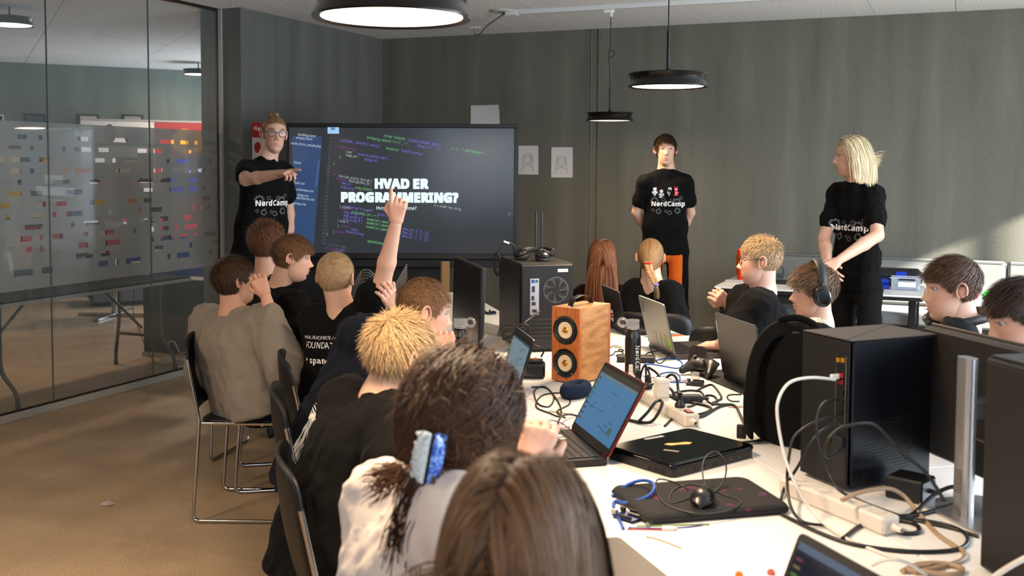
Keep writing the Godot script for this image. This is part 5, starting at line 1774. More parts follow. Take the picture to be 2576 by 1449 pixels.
# name, label, category, colour, radius, points in millimetres
const CABLES := [
	["cable", "white network cable looping from the back of the dark computer tower to the table", "cable", Color(0.80, 0.78, 0.74), 0.0042, [4925, 1048, 6173, 4876, 1069, 6279, 4831, 1063, 6342, 4809, 1020, 6376, 4812, 960, 6379, 4832, 886, 6396, 4861, 831, 6421, 4903, 774, 6439, 4966, 748, 6501, 5034, 744, 6560, 5122, 744, 6621]],
	["cable", "beige cable curving from the white power strip to the table edge", "cable", Color(0.62, 0.52, 0.40), 0.0055, [4973, 805, 6432, 5013, 815, 6381, 5066, 800, 6269, 5103, 776, 6227, 5143, 745, 6263, 5187, 745, 6401, 5226, 745, 6476, 5247, 745, 6511, 5243, 745, 6565, 5203, 745, 6626, 5149, 745, 6686]],
	["cable", "thick black cable lying along the table in front of the white power strip", "cable", Color(0.02, 0.02, 0.02), 0.0050, [4828, 745, 6411, 4929, 745, 6510, 5016, 745, 6561, 5127, 745, 6559, 5218, 745, 6514, 5253, 745, 6451, 5248, 745, 6373, 5199, 745, 6327, 5108, 745, 6326, 5029, 745, 6393, 4987, 745, 6532]],
	["cable", "black display cable hanging from the ports of the dark tower", "cable", Color(0.02, 0.02, 0.02), 0.0040, [4936, 996, 6171, 4909, 1001, 6248, 4896, 971, 6299, 4905, 906, 6321, 4932, 841, 6335, 4955, 818, 6371, 4980, 805, 6383]],
	["cable", "black cable sweeping from the tower ports round to the table seam", "cable", Color(0.02, 0.02, 0.02), 0.0040, [4937, 953, 6174, 4889, 954, 6281, 4843, 920, 6303, 4830, 864, 6312, 4825, 792, 6297, 4852, 768, 6417, 4888, 752, 6469, 4943, 746, 6457]],
	["cable", "black mains cable arching across the side of the dark tower", "cable", Color(0.02, 0.02, 0.02), 0.0045, [4953, 875, 6237, 4926, 881, 6335, 4930, 931, 6374, 4965, 966, 6357, 5027, 971, 6309, 5063, 937, 6274, 5100, 887, 6240, 5158, 842, 6240, 5202, 785, 6269]],
	["cable", "black cable draped from the tower down to the seam beside the sleeve", "cable", Color(0.02, 0.02, 0.02), 0.0040, [4939, 938, 6174, 4897, 921, 6258, 4870, 880, 6272, 4849, 833, 6262, 4811, 763, 6239, 4808, 744, 6285]],
	["cable", "black cable coil tangled at the foot of the silver monitor stand", "cable", Color(0.02, 0.02, 0.02), 0.0055, [5089, 745, 6320, 5152, 745, 6266, 5225, 745, 6152, 5238, 776, 6149, 5219, 796, 6173, 5177, 776, 6194, 5133, 745, 6267, 5084, 745, 6386, 5113, 745, 6434, 5148, 745, 6413, 5137, 746, 6356, 5081, 745, 6340]],
	["cable", "second black cable running behind the white power strip", "cable", Color(0.02, 0.02, 0.02), 0.0045, [4963, 744, 6181, 5038, 744, 6255, 5126, 744, 6317, 5226, 744, 6351, 5279, 744, 6387]],
	["cable", "thin white cable arching over the corner of the open laptop", "cable", Color(0.80, 0.78, 0.74), 0.0040, [5067, 764, 6731, 5088, 784, 6749, 5115, 789, 6747, 5142, 774, 6721, 5173, 744, 6686]],
	["cable", "coiled beige cable lying behind the corner laptop", "cable", Color(0.62, 0.52, 0.40), 0.0060, [5125, 746, 6691, 5155, 746, 6636, 5203, 746, 6610, 5243, 746, 6622, 5227, 746, 6666, 5172, 746, 6678, 5132, 746, 6676, 5179, 746, 6630]],
	["cable", "white cable crossing in front of the black tower at the table end", "cable", Color(0.80, 0.78, 0.74), 0.0050, [5274, 838, 6963, 5304, 885, 7002, 5338, 923, 7029, 5379, 941, 7010]],
	["cable", "black mains lead arching over the socket strip towards the red-edged laptop", "cable", Color(0.02, 0.02, 0.02), 0.0055, [4112, 745, 5342, 4141, 765, 5348, 4163, 794, 5315, 4191, 805, 5281, 4225, 808, 5266, 4268, 794, 5314, 4282, 771, 5331]],
	["cable", "black cable with a white clip rising between the plugs", "cable", Color(0.02, 0.02, 0.02), 0.0045, [4107, 788, 5176, 4111, 822, 5172, 4123, 851, 5165, 4128, 829, 5165, 4136, 785, 5196, 4142, 754, 5218]],
	["cable", "black cable falling from the white clip to a plug", "cable", Color(0.02, 0.02, 0.02), 0.0045, [4126, 849, 5164, 4144, 826, 5180, 4159, 789, 5209, 4174, 764, 5236]],
	["cable", "black cable curving from the white clip down to the strip end", "cable", Color(0.02, 0.02, 0.02), 0.0055, [4143, 845, 5179, 4186, 833, 5216, 4219, 809, 5258, 4250, 774, 5301, 4282, 752, 5354, 4311, 748, 5386]],
	["cable", "black lead standing in a tall loop over the socket strip", "cable", Color(0.02, 0.02, 0.02), 0.0055, [4203, 760, 5235, 4214, 799, 5239, 4235, 831, 5249, 4255, 839, 5252, 4274, 825, 5266, 4290, 788, 5305, 4325, 754, 5401]],
	["cable", "black loop of cable in front of the socket strip", "cable", Color(0.02, 0.02, 0.02), 0.0055, [4234, 745, 5645, 4260, 776, 5615, 4277, 805, 5575, 4286, 805, 5543, 4296, 796, 5559, 4289, 766, 5595, 4272, 745, 5615, 4243, 745, 5635, 4187, 745, 5615]],
	["cable", "black cable running from the strip end towards the backpack buckle", "cable", Color(0.02, 0.02, 0.02), 0.0050, [4393, 745, 5507, 4418, 745, 5450, 4436, 745, 5304, 4465, 745, 5240, 4494, 745, 5270, 4532, 745, 5392, 4577, 745, 5539]],
	["cable", "black cable crossing in front of the strip to the closed laptop", "cable", Color(0.02, 0.02, 0.02), 0.0042, [4329, 744, 5647, 4324, 744, 5482, 4328, 744, 5355, 4346, 744, 5304, 4346, 744, 5184, 4356, 744, 5117, 4382, 744, 5122, 4411, 744, 5201, 4407, 744, 5269]],
	["cable", "black cable zigzagging behind the socket strip", "cable", Color(0.02, 0.02, 0.02), 0.0042, [4229, 744, 5119, 4269, 744, 5060, 4313, 744, 5056, 4348, 744, 5137, 4392, 744, 5239, 4425, 744, 5251, 4457, 744, 5232]],
	["cable", "black lead bent back sharply beside the socket strip", "cable", Color(0.02, 0.02, 0.02), 0.0055, [4383, 745, 5461, 4410, 745, 5415, 4419, 745, 5342, 4392, 745, 5297, 4345, 745, 5274, 4304, 745, 5256]],
	["cable", "black loop reaching towards the microcontroller board", "cable", Color(0.02, 0.02, 0.02), 0.0038, [4298, 744, 5061, 4307, 744, 4973, 4324, 744, 4914, 4355, 744, 4968, 4410, 744, 5122, 4413, 744, 5183, 4400, 744, 5234]],
	["cable", "thin black cable hanging from the silver laptop's ports", "cable", Color(0.02, 0.02, 0.02), 0.0028, [3876, 763, 4216, 3929, 743, 4336, 4001, 743, 4529, 4021, 743, 4520, 4023, 763, 4415, 4002, 763, 4319, 3971, 763, 4333, 3900, 743, 4301, 3905, 743, 4417]],
	["cable", "thin black cable lying behind the dark bottle", "cable", Color(0.02, 0.02, 0.02), 0.0026, [3753, 743, 4485, 3762, 743, 4411, 3749, 743, 4345, 3778, 743, 4308, 3754, 743, 4269, 3750, 743, 4296, 3797, 743, 4371, 3785, 743, 4447, 3853, 743, 4439]],
	["cable", "black cable looping beside the backpack", "cable", Color(0.02, 0.02, 0.02), 0.0026, [4469, 743, 5042, 4430, 743, 5068, 4432, 743, 5122, 4457, 743, 5172, 4486, 743, 5166]],
	["cable", "translucent blue USB cable lying in a flat loop behind the socket strip", "cable", Color(0.12, 0.30, 0.62), 0.0032, [3960, 743, 4583, 3982, 743, 4486, 4023, 743, 4411, 4079, 743, 4441, 4118, 743, 4543, 4118, 743, 4626, 4063, 743, 4610, 4001, 743, 4585, 3966, 743, 4591]],
	["cable", "translucent blue USB cable coiled by the microcontroller board", "cable", Color(0.12, 0.30, 0.62), 0.0032, [4111, 743, 4936, 4090, 743, 4891, 4081, 743, 4801, 4097, 743, 4739, 4133, 743, 4729, 4172, 743, 4807, 4188, 743, 4892, 4162, 743, 4922, 4206, 743, 4911, 4245, 743, 4875]],
	["cable", "bright blue USB cable looped beside the black laptop sleeve", "cable", Color(0.12, 0.30, 0.62), 0.0045, [4397, 744, 6443, 4424, 765, 6403, 4455, 774, 6372, 4493, 780, 6398, 4509, 774, 6446, 4496, 764, 6483, 4457, 754, 6509, 4417, 744, 6479, 4431, 744, 6536, 4475, 744, 6624, 4497, 744, 6671]],
	["cable", "black mouse cable coiled on top of the laptop sleeve", "cable", Color(0.02, 0.02, 0.02), 0.0022, [4654, 787, 6448, 4622, 797, 6371, 4602, 812, 6290, 4600, 822, 6226, 4619, 827, 6201, 4645, 812, 6219, 4658, 792, 6256, 4659, 772, 6311, 4644, 764, 6380, 4605, 764, 6434, 4571, 764, 6496, 4553, 764, 6450, 4549, 764, 6377, 4578, 764, 6318, 4629, 764, 6334, 4681, 764, 6379, 4718, 764, 6398, 4731, 764, 6435, 4716, 764, 6490, 4664, 764, 6546, 4599, 764, 6541, 4546, 764, 6496, 4499, 764, 6384, 4487, 764, 6310, 4535, 764, 6321, 4582, 764, 6370]],
	["cable", "black cables knotted beside the navy speaker ring", "cable", Color(0.02, 0.02, 0.02), 0.0030, [3688, 743, 5248, 3745, 743, 5239, 3831, 743, 5376, 3872, 743, 5534, 3815, 743, 5502, 3722, 743, 5299, 3740, 743, 5225, 3886, 743, 5470, 3961, 743, 5656, 3908, 743, 5627, 3829, 743, 5553, 3782, 743, 5367, 3845, 743, 5307, 3923, 743, 5453, 3925, 743, 5593, 3984, 743, 5672]],
	["cable", "black charging cable of the red-edged laptop", "cable", Color(0.02, 0.02, 0.02), 0.0035, [4024, 743, 5840, 4015, 764, 5825, 3996, 764, 5735, 3998, 754, 5662, 4018, 743, 5633]],
	["cable", "black cable coiled against the tall computer tower", "cable", Color(0.02, 0.02, 0.02), 0.0040, [3400, 881, 4925, 3428, 918, 4911, 3486, 926, 4940, 3510, 890, 4932, 3492, 859, 4942, 3468, 890, 4950, 3504, 936, 4932, 3543, 926, 4916, 3534, 875, 4923, 3582, 858, 4959, 3620, 837, 4944, 3611, 807, 4949]],
	["cable", "second black coil hung against the tall computer tower", "cable", Color(0.02, 0.02, 0.02), 0.0040, [3489, 881, 4920, 3514, 926, 4928, 3543, 911, 4917, 3525, 864, 4928, 3501, 890, 4936, 3523, 941, 4924, 3540, 977, 4784]],
	["jumper_wire", "red jumper wire between the strip and the blue cable", "wire", Color(0.55, 0.05, 0.05), 0.0014, [4049, 741, 4900, 4074, 741, 4851, 4123, 741, 4903, 4145, 741, 4856]],
	["jumper_wire", "yellow jumper wire behind the wooden speaker", "wire", Color(0.6, 0.4, 0.03), 0.0014, [3684, 741, 4269, 3695, 741, 4213, 3731, 741, 4222, 3732, 741, 4170]],
	["jumper_wire", "red jumper wire behind the wooden speaker", "wire", Color(0.5, 0.05, 0.05), 0.0014, [3680, 741, 4245, 3692, 741, 4162, 3731, 741, 4196]],
	["jumper_wire", "green jumper wire behind the wooden speaker", "wire", Color(0.15, 0.4, 0.1), 0.0014, [3698, 741, 4275, 3699, 741, 4198, 3745, 741, 4228]],
	["jumper_wire", "red jumper wire beside the microcontroller board", "wire", Color(0.55, 0.05, 0.05), 0.0014, [4078, 741, 4941, 4102, 741, 4876, 4124, 741, 4828, 4174, 741, 4889, 4204, 741, 4848]],
	["jumper_wire", "black jumper wire beside the socket strip", "wire", Color(0.03, 0.03, 0.03), 0.0014, [4021, 741, 4837, 4066, 741, 4873, 4099, 741, 4840, 4109, 741, 4798]],
	["jumper_wire", "yellow jumper wire behind the backpack strap", "wire", Color(0.6, 0.5, 0.05), 0.0014, [4467, 741, 5222, 4489, 741, 5241, 4507, 741, 5226]],
	["jumper_wire", "red jumper wire behind the backpack strap", "wire", Color(0.55, 0.12, 0.1), 0.0014, [4464, 741, 5267, 4494, 741, 5267, 4513, 741, 5244]],
	["jumper_wire", "orange jumper wire in front of the laptop sleeve", "wire", Color(0.62, 0.10, 0.03), 0.0016, [4504, 742, 6665, 4547, 742, 6648, 4602, 742, 6630]],
	["jumper_wire", "dark blue jumper wire in front of the laptop sleeve", "wire", Color(0.05, 0.12, 0.5), 0.0016, [4504, 742, 6652, 4573, 742, 6628, 4632, 742, 6593, 4664, 742, 6563]],
	["jumper_wire", "yellow-green jumper wire in front of the laptop sleeve", "wire", Color(0.35, 0.5, 0.08), 0.0016, [4519, 742, 6633, 4575, 742, 6606, 4645, 742, 6567, 4678, 742, 6553]],
	["jumper_wire", "short yellow lead with a pale connector on the bare table", "wire", Color(0.55, 0.4, 0.08), 0.0016, [4560, 742, 6695, 4593, 742, 6703, 4629, 742, 6722, 4656, 742, 6738]],
	["jumper_wire", "lilac jumper wire by the red-edged laptop", "wire", Color(0.5, 0.3, 0.5), 0.0016, [3928, 742, 5816, 3939, 742, 5724, 3991, 742, 5738, 4051, 742, 5808]],
	["jumper_wire", "pink jumper wire by the red-edged laptop", "wire", Color(0.55, 0.2, 0.25), 0.0016, [3906, 742, 5776, 3949, 742, 5782, 4002, 742, 5830, 4040, 742, 5777]],
	["jumper_wire", "yellow jumper wire by the red-edged laptop", "wire", Color(0.6, 0.45, 0.05), 0.0016, [3897, 742, 5599, 3947, 742, 5603, 3992, 742, 5610]],
]

# ---------------------------------------------------------------- furniture and things
func turn_uv(du: float, dv: float) -> float:
	var w := U * du + V * dv
	return atan2(w.x, w.z)

func rounded(w: float, h: float, r: float, n := 5) -> PackedVector2Array:
	var out := PackedVector2Array()
	for c in [[1, 1, 0.0], [-1, 1, 0.5], [-1, -1, 1.0], [1, -1, 1.5]]:
		for k in n + 1:
			var a: float = PI * (c[2] + 0.5 * k / n)
			out.append(Vector2(c[0] * (w * 0.5 - r) + cos(a) * r, c[1] * (h * 0.5 - r) + sin(a) * r))
	return out

const FLAT := Basis(Vector3.RIGHT, Vector3.BACK, Vector3.DOWN)    # outline (x, z), thickness down
var chrome: StandardMaterial3D
var ink: StandardMaterial3D
var white_top: StandardMaterial3D

func tables() -> void:
	white_top = StandardMaterial3D.new()
	white_top.albedo_color = Color(0.90, 0.885, 0.86)
	white_top.roughness = 0.38
	white_top.metallic_specular = 0.45
	var first: Node3D
	var list := [[-0.174, 8.485, 0.72, 1.496, "white table under the black laptop sleeve and mouse"], [-0.174, 6.985, 0.72, 1.496, "white table carrying the wooden speaker"], [-0.174, 5.485, 0.72, 1.496, "white table under the tall computer tower"], [-0.174, 3.985, 0.72, 1.496, "empty-looking white table in front of the large screen"],
		[0.549, 8.485, 0.72, 1.496, "white table under the dark tower and silver monitor stand"], [0.549, 6.985, 0.72, 1.496, "white table under the backpack and socket strip"], [0.549, 5.595, 0.72, 1.276, "white table under the silver laptop"]]
	for a in list:
		var t := thing("table", a[4], "table", tb(a[0], a[1], 0.0), TURN, "white tables pushed together")
		obj("tabletop", Shape.new().box(Vector3(0, TOP - 0.0125, 0), Vector3(a[2], 0.025, a[3]), Basis.IDENTITY, 0.002), white_top, t)
		for sz in [-1.0, 1.0]:
			obj("apron", Shape.new().box(Vector3(0, TOP - 0.05, sz * (a[3] * 0.5 - 0.08)), Vector3(a[2] - 0.12, 0.04, 0.02)), ink, t)
		for sx in [-1.0, 1.0]:
			for sz in [-1.0, 1.0]:
				obj("leg", Shape.new().lathe([Vector2(0.0, 0.0), Vector2(0.022, 0.0), Vector2(0.022, TOP - 0.025)], Vector3(sx * (a[2] * 0.5 - 0.06), 0, sz * (a[3] * 0.5 - 0.06)), Basis.IDENTITY, 12), chrome, t)

func chair_proto() -> Node3D:
	var t := thing("chair", "black shell chair on a chrome sled frame under the child in grey", "chair", Vector3.ZERO, 0.0, "black shell chairs with chrome sled frames")
	var shell := mat(Color(0.035, 0.036, 0.038), 0.5, 0.0, 0.4)
	for sx in [-1.0, 1.0]:
		var x: float = sx * 0.235
		var p := smooth_corner([Vector3(x * 0.97, 0.74, -0.255), Vector3(x, 0.47, -0.2), Vector3(x, 0.011, -0.235), Vector3(x, 0.011, 0.2), Vector3(x, 0.455, 0.215), Vector3(x, 0.455, -0.19)], 0.035)
		obj("frame", Shape.new().tube(p, 0.0085, 8), chrome, t)
	obj("crossbar", Shape.new().tube([Vector3(-0.235, 0.45, 0.08), Vector3(0.235, 0.45, 0.08)], 0.008, 8), chrome, t)
	# seat: a dished plate with a waterfall front; back: a curved plate with big round corners
	for part in ["seat", "backrest"]:
		var s := Shape.new()
		var rows := 12
		var cols := 12
		var grid := []
		for side in 2:
			for r in rows + 1:
				for c in cols + 1:
					var a := 2.0 * c / cols - 1.0
					var b := 2.0 * r / rows - 1.0
					# squash a square into a rounded square
					var m := maxf(absf(a), absf(b))
					var l := sqrt(a * a + b * b)
					var k := 1.0
					if l > 0.001:
						var round_ := m / l
						k = lerpf(1.0, pow(pow(absf(a) / l, 5.0) + pow(absf(b) / l, 5.0), -0.2) * round_, m)
					a *= k
					b *= k
					var p: Vector3
					if part == "seat":
						p = Vector3(a * 0.235, 0.47 - 0.014 * (1.0 - a * a) - 0.03 * smoothstep(0.55, 1.0, b), b * 0.215)
						p.y -= 0.010 * side
					else:
						p = Vector3(a * 0.222, 0.665 + b * 0.165, -0.215 - 0.05 * (b * 0.5 + 0.5) - 0.045 * (1.0 - a * a) + 0.012 * b * b)
						p.z -= 0.010 * side
					grid.append(p)
		var n := (rows + 1) * (cols + 1)
		for side in 2:
			for r in rows:
				for c in cols:
					var a: int = side * n + r * (cols + 1) + c
					var outw := (Vector3.UP if part == "seat" else Vector3.BACK) * (1.0 if side == 0 else -1.0)
					s.face([grid[a], grid[a + 1], grid[a + cols + 2], grid[a + cols + 1]], outw)
		var edge := []
		for c in cols:
			edge.append(c)
		for r in rows:
			edge.append(r * (cols + 1) + cols)
		for c in cols:
			edge.append(rows * (cols + 1) + cols - c)
		for r in rows:
			edge.append((rows - r) * (cols + 1))
		for k in edge.size():
			var e0: int = edge[k]
			var e1: int = edge[(k + 1) % edge.size()]
			var mid: Vector3 = grid[n / 2]
			s.face([grid[e0], grid[e1], grid[e1 + n], grid[e0 + n]], grid[e0] - mid)
		var st := SurfaceTool.new()
		st.begin(Mesh.PRIMITIVE_TRIANGLES)
		st.set_smooth_group(0)
		for k in s.i:
			st.add_vertex(s.v[k])
		st.index()
		st.generate_normals()
		obj(part, st.commit(), shell, t)
	return t

func smooth_corner(pts: Array, r: float) -> Array:
	var out := [pts[0]]
	for k in range(1, pts.size() - 1):
		var a: Vector3 = (pts[k - 1] - pts[k]).normalized()
		var b: Vector3 = (pts[k + 1] - pts[k]).normalized()
		for q in 5:
			var t := q / 4.0
			var p0: Vector3 = pts[k] + a * r
			var p2: Vector3 = pts[k] + b * r
			out.append(p0.lerp(pts[k], t).lerp(pts[k].lerp(p2, t), t))
	out.append(pts[-1])
	return out

func chairs() -> void:
	var c := chair_proto()
	c.position = Vector3(2.215, 0, 5.02)
	c.rotation.y = deg_to_rad(112)
	for a in [[2.88, 5.26, 128, "black shell chair behind the child raising an arm"], [3.26, 5.84, 126, "black shell chair behind the child in navy"], [3.77, 6.52, 128, "black shell chair behind the child in plain black T-shirt"], [2.05, 4.58, 125, "black shell chair under the child in black hooded top"], [1.72, 4.24, 190, "black shell chair under the curly-haired child"],
		[3.22, 3.02, 195, "black shell chair under the auburn-haired child"], [3.66, 3.30, 190, "black shell chair under the child with a braid"], [4.12, 3.62, 200, "empty black shell chair beside the child in black eyeglasses"], [4.42, 4.12, -66, "black shell chair under the child in black eyeglasses"], [4.78, 4.58, -66, "black shell chair under the child in headphones"], [5.30, 4.80, -66, "black shell chair under the child behind the monitor"], [5.58, 5.28, -66, "black shell chair under the bending child"], [4.32, 7.32, 155, "black shell chair under the child in white sweatshirt"], [4.68, 7.82, 165, "black shell chair under the child with long straight hair"]]:
		copy(c, Vector3(a[0], 0, a[1]), deg_to_rad(a[2]), a[3])

func emit_tex_screen(seed_: int, cols: Array) -> StandardMaterial3D:
	# a page with bars, tiles and lines of text, as seen on a child's laptop
	var im := Image.create(256, 160, false, Image.FORMAT_RGB8)
	im.fill(cols[0])
	rng.seed = seed_
	im.fill_rect(Rect2i(0, 0, 256, 14), cols[1])
	im.fill_rect(Rect2i(0, 14, 256, 7), cols[2])
	for k in 9:
		im.fill_rect(Rect2i(4, 26 + k * 14, 16, 6), Color.from_hsv(fposmod(k * 0.13, 1.0), 0.5, 0.55))
	for k in 10:
		im.fill_rect(Rect2i(rng.randi_range(30, 190), rng.randi_range(28, 140), rng.randi_range(10, 40), 2), cols[3])
	im.fill_rect(Rect2i(200, 120, 22, 18), Color(0.35, 0.5, 0.45))
	var m := StandardMaterial3D.new()
	m.albedo_color = Color(0.02, 0.02, 0.02)
	m.roughness = 0.45
	m.metallic_specular = 0.3
	m.emission_enabled = true
	m.emission_operator = BaseMaterial3D.EMISSION_OP_MULTIPLY
	m.emission = Color.WHITE
	m.emission_energy_multiplier = 0.55
	m.emission_texture = ImageTexture.create_from_image(im)
	return m

func laptop(label: String, u: float, v: float, turn: float, size: Vector2, lid: float, open: float, cb: Color, cl: Color, screen: Material, edge = null, group := "") -> Node3D:
	var t := thing("laptop", label, "laptop", tb(u, v), turn, group)
	var w := size.x
	var d := size.y
	var body := mat(cb, 0.42, 0.15)
	obj("base", Shape.new().slab(rounded(w, d, 0.012), 0.018, Vector3(0, 0.022, 0), FLAT), body, t)
	var kb := Shape.new()
	for r in 5:
		var cols := 14
		for c in cols:
			kb.box(Vector3((c - cols * 0.5 + 0.5 + 0.1 * (r % 2)) * (w * 0.88 / cols), 0.0232, -d * 0.36 + r * d * 0.095), Vector3(w * 0.88 / cols - 0.003, 0.003, d * 0.095 - 0.003))
	var keys := obj("keys", kb, mat(Color(0.015, 0.015, 0.016), 0.5), t)
	keys.set_meta("kind", "stuff")
	obj("touchpad", Shape.new().box(Vector3(0, 0.0225, d * 0.32), Vector3(w * 0.3, 0.001, d * 0.25)), mat(cb.lightened(0.04), 0.35), t)
	var hinge := Vector3(0, 0.022, -d * 0.5 + 0.004)
	var b := Basis(Vector3.RIGHT, -open)       # open = lean back from upright
	var lidm := mat(cl, 0.36, 0.35)
	var ls := Shape.new().slab(rounded(w, lid, 0.012), 0.007, hinge + b * Vector3(0, lid * 0.5 + 0.004, -0.006), b)
	var l := obj("lid", ls, lidm, t)
	obj("bezel", Shape.new().slab(rounded(w - 0.004, lid - 0.004, 0.010), 0.0014, hinge + b * Vector3(0, lid * 0.5 + 0.004, 0.001), b), mat(Color(0.02, 0.02, 0.021), 0.5), t)
	var sc := Shape.new()
	sc.mapped = true
	var x0 := w * 0.5 - 0.012
	var y0 := 0.026
	var y1 := lid - 0.010
	var at := sc.v.size()
	for e in [[-x0, y0, 0, 1], [x0, y0, 1, 1], [x0, y1, 1, 0], [-x0, y1, 0, 0]]:
		sc.vert(hinge + b * Vector3(e[0], e[1], 0.0030), b.z, Vector2(e[2], e[3]))
	sc.i.append_array([0, 2, 1, 0, 3, 2])
	obj("screen", sc, screen, t)
	if edge != null:
		var ring := []
		for p in rounded(w + 0.002, lid + 0.002, 0.012):
			ring.append(hinge + b * Vector3(p.x, p.y + lid * 0.5 + 0.004, -0.001))
		ring.append(ring[0])
		obj("edge_trim", Shape.new().tube(ring, 0.0022, 5), edge, t)
	obj("hinge_bar", Shape.new().tube([hinge + Vector3(-w * 0.35, 0.002, -0.002), hinge + Vector3(w * 0.35, 0.002, -0.002)], 0.006, 8), body, t)
	var po := Shape.new()
	for k in 4:
		po.box(Vector3(w * 0.5 + 0.0002, 0.013, -d * 0.3 + k * 0.035), Vector3(0.0012, 0.006, 0.014))
		po.box(Vector3(-w * 0.5 - 0.0002, 0.013, -d * 0.3 + k * 0.035), Vector3(0.0012, 0.006, 0.014))
	for k in 12:
		po.box(Vector3(w * 0.12 + k * 0.008, 0.012, -d * 0.5 - 0.0003), Vector3(0.004, 0.008, 0.001))
	obj("ports", po, ink, t).set_meta("kind", "stuff")
	return t

func text_part(parent: Node3D, text: String, size: float, at: Vector3, b: Basis, m: Material, font := "Droid Sans", bold := false, called := "lettering") -> void:
	var o := obj(called, letters(text, size, 0.0006, font, bold), m, parent)
	o.transform = Transform3D(b, at)

func laptops() -> void:
	var blue := emit_tex_screen(3, [Color(0.36, 0.60, 0.80), Color(0.30, 0.28, 0.24), Color(0.5, 0.6, 0.62), Color(0.22, 0.38, 0.52)])
	var pale := emit_tex_screen(4, [Color(0.55, 0.68, 0.72), Color(0.10, 0.10, 0.12), Color(0.3, 0.36, 0.4), Color(0.45, 0.2, 0.22)])
	var night := emit_tex_screen(5, [Color(0.05, 0.10, 0.2), Color(0.42, 0.5, 0.6), Color(0.1, 0.15, 0.25), Color(0.2, 0.3, 0.45)])
	var dark := mat(Color(0.02, 0.022, 0.025), 0.2)
	var red := mat(Color(0.45, 0.02, 0.05), 0.35, 0.2)
	var t := laptop("open black laptop with a red lid edge showing a blue page", -0.385, 7.33, turn_uv(-1, 0), Vector2(0.36, 0.25), 0.238, 0.50, Color(0.055, 0.05, 0.05), Color(0.07, 0.03, 0.035), blue, red)
	for e in [[-0.09, -0.055, 0.03], [-0.055, -0.055, 0.022]]:
		obj("key_sticker", Shape.new().box(Vector3(e[0], 0.0255, e[1]), Vector3(e[2], 0.0008, 0.02)), mat(Color(0.75, 0.73, 0.7), 0.7), t)
	t = laptop("small open laptop with a pale page, in front of the charger box", -0.42, 6.48, turn_uv(-1, -0.05), Vector2(0.33, 0.225), 0.215, 0.30, Color(0.06, 0.06, 0.065), Color(0.12, 0.11, 0.105), pale)
	t = laptop("silver laptop seen from behind with picture cards along the lid", 0.72, 5.80, turn_uv(1, 0.04), Vector2(0.355, 0.25), 0.235, 0.24, Color(0.20, 0.20, 0.21), Color(0.40, 0.395, 0.385), dark)
	var hb := Basis(Vector3.RIGHT, -0.24)
	var hg := Vector3(0, 0.022, -0.121)
	for k in 4:
		var green := k == 0
		obj("picture_card", Shape.new().box(hg + hb * Vector3(-0.145 + k * 0.064, 0.052, -0.0066), Vector3(0.056, 0.062, 0.0006), hb), card_mat(k, green), t)
	text_part(t, "LOQ", 0.020, hg + hb * Vector3(0.156, 0.215, -0.0064), hb * Basis(Vector3.UP, PI) * Basis(Vector3.BACK, -PI * 0.5), mat(Color(0.09, 0.09, 0.09), 0.3))
	t = laptop("black laptop with a round white summit sticker, seen from behind", 0.73, 5.13, turn_uv(1, 0.05), Vector2(0.32, 0.23), 0.21, 0.20, Color(0.05, 0.05, 0.05), Color(0.06, 0.06, 0.062), dark)
	hb = Basis(Vector3.RIGHT, -0.20)
	hg = Vector3(0, 0.022, -0.111)
	var blob := PackedVector2Array()
	for k in 22:
		var a := TAU * k / 22
		var rr := 0.034 * (1.0 + 0.12 * sin(a * 3.0 + 1.0))
		blob.append(Vector2(cos(a) * rr * 1.35, sin(a) * rr * 0.9 + (0.012 if cos(a) < -0.2 else 0.0)))
	obj("sticker", Shape.new().slab(blob, 0.0006, hg + hb * Vector3(0.055, 0.055, -0.0075), hb), mat(Color(0.82, 0.82, 0.8), 0.6), t)
	text_part(t, "Engine 2", 0.0125, hg + hb * Vector3(0.092, 0.057, -0.0079), hb * Basis(Vector3.UP, PI), ink, "Droid Sans", true)
	text_part(t, "Summit 25", 0.0115, hg + hb * Vector3(0.092, 0.041, -0.0079), hb * Basis(Vector3.UP, PI), ink, "Droid Sans", true)
	obj("sticker_badge", Shape.new().disc(hg + hb * Vector3(0.022, 0.068, -0.0082), hb * Vector3.FORWARD, 0.013, 16), mat(Color(0.75, 0.28, 0.18), 0.6), t)
	t = laptop("dark grey laptop seen from behind, standing on a black mat", 0.745, 6.60, turn_uv(1, 0.03), Vector2(0.385, 0.26), 0.255, 0.16, Color(0.06, 0.062, 0.065), Color(0.17, 0.168, 0.165), dark)
	obj("sticker", Shape.new().box(Vector3(0, 0.022, -0.126) + Basis(Vector3.RIGHT, -0.16) * Vector3(0.182, 0.2, -0.0068), Vector3(0.008, 0.05, 0.0006), Basis(Vector3.RIGHT, -0.16)), mat(Color(0.75, 0.75, 0.72), 0.6), t)
	t = laptop("open laptop with a dark blue page at the corner of the table", -0.48, 8.87, turn_uv(-1, 0.1), Vector2(0.34, 0.24), 0.2, 0.4, Color(0.05, 0.05, 0.05), Color(0.05, 0.05, 0.05), night)
	# closed ones
	var g := thing("laptop", "closed glossy black laptop with a yellow sticker", "laptop", tb(-0.02, 7.475), turn_uv(0.42, 0.9))
	var gloss := StandardMaterial3D.new()
	gloss.albedo_color = Color(0.012, 0.013, 0.022)
	gloss.roughness = 0.08
	gloss.metallic_specular = 0.4
	obj("base", Shape.new().slab(rounded(0.36, 0.265, 0.016), 0.022, Vector3(0, 0.024, 0), FLAT), mat(Color(0.03, 0.03, 0.03), 0.45), g)
	var dome := []
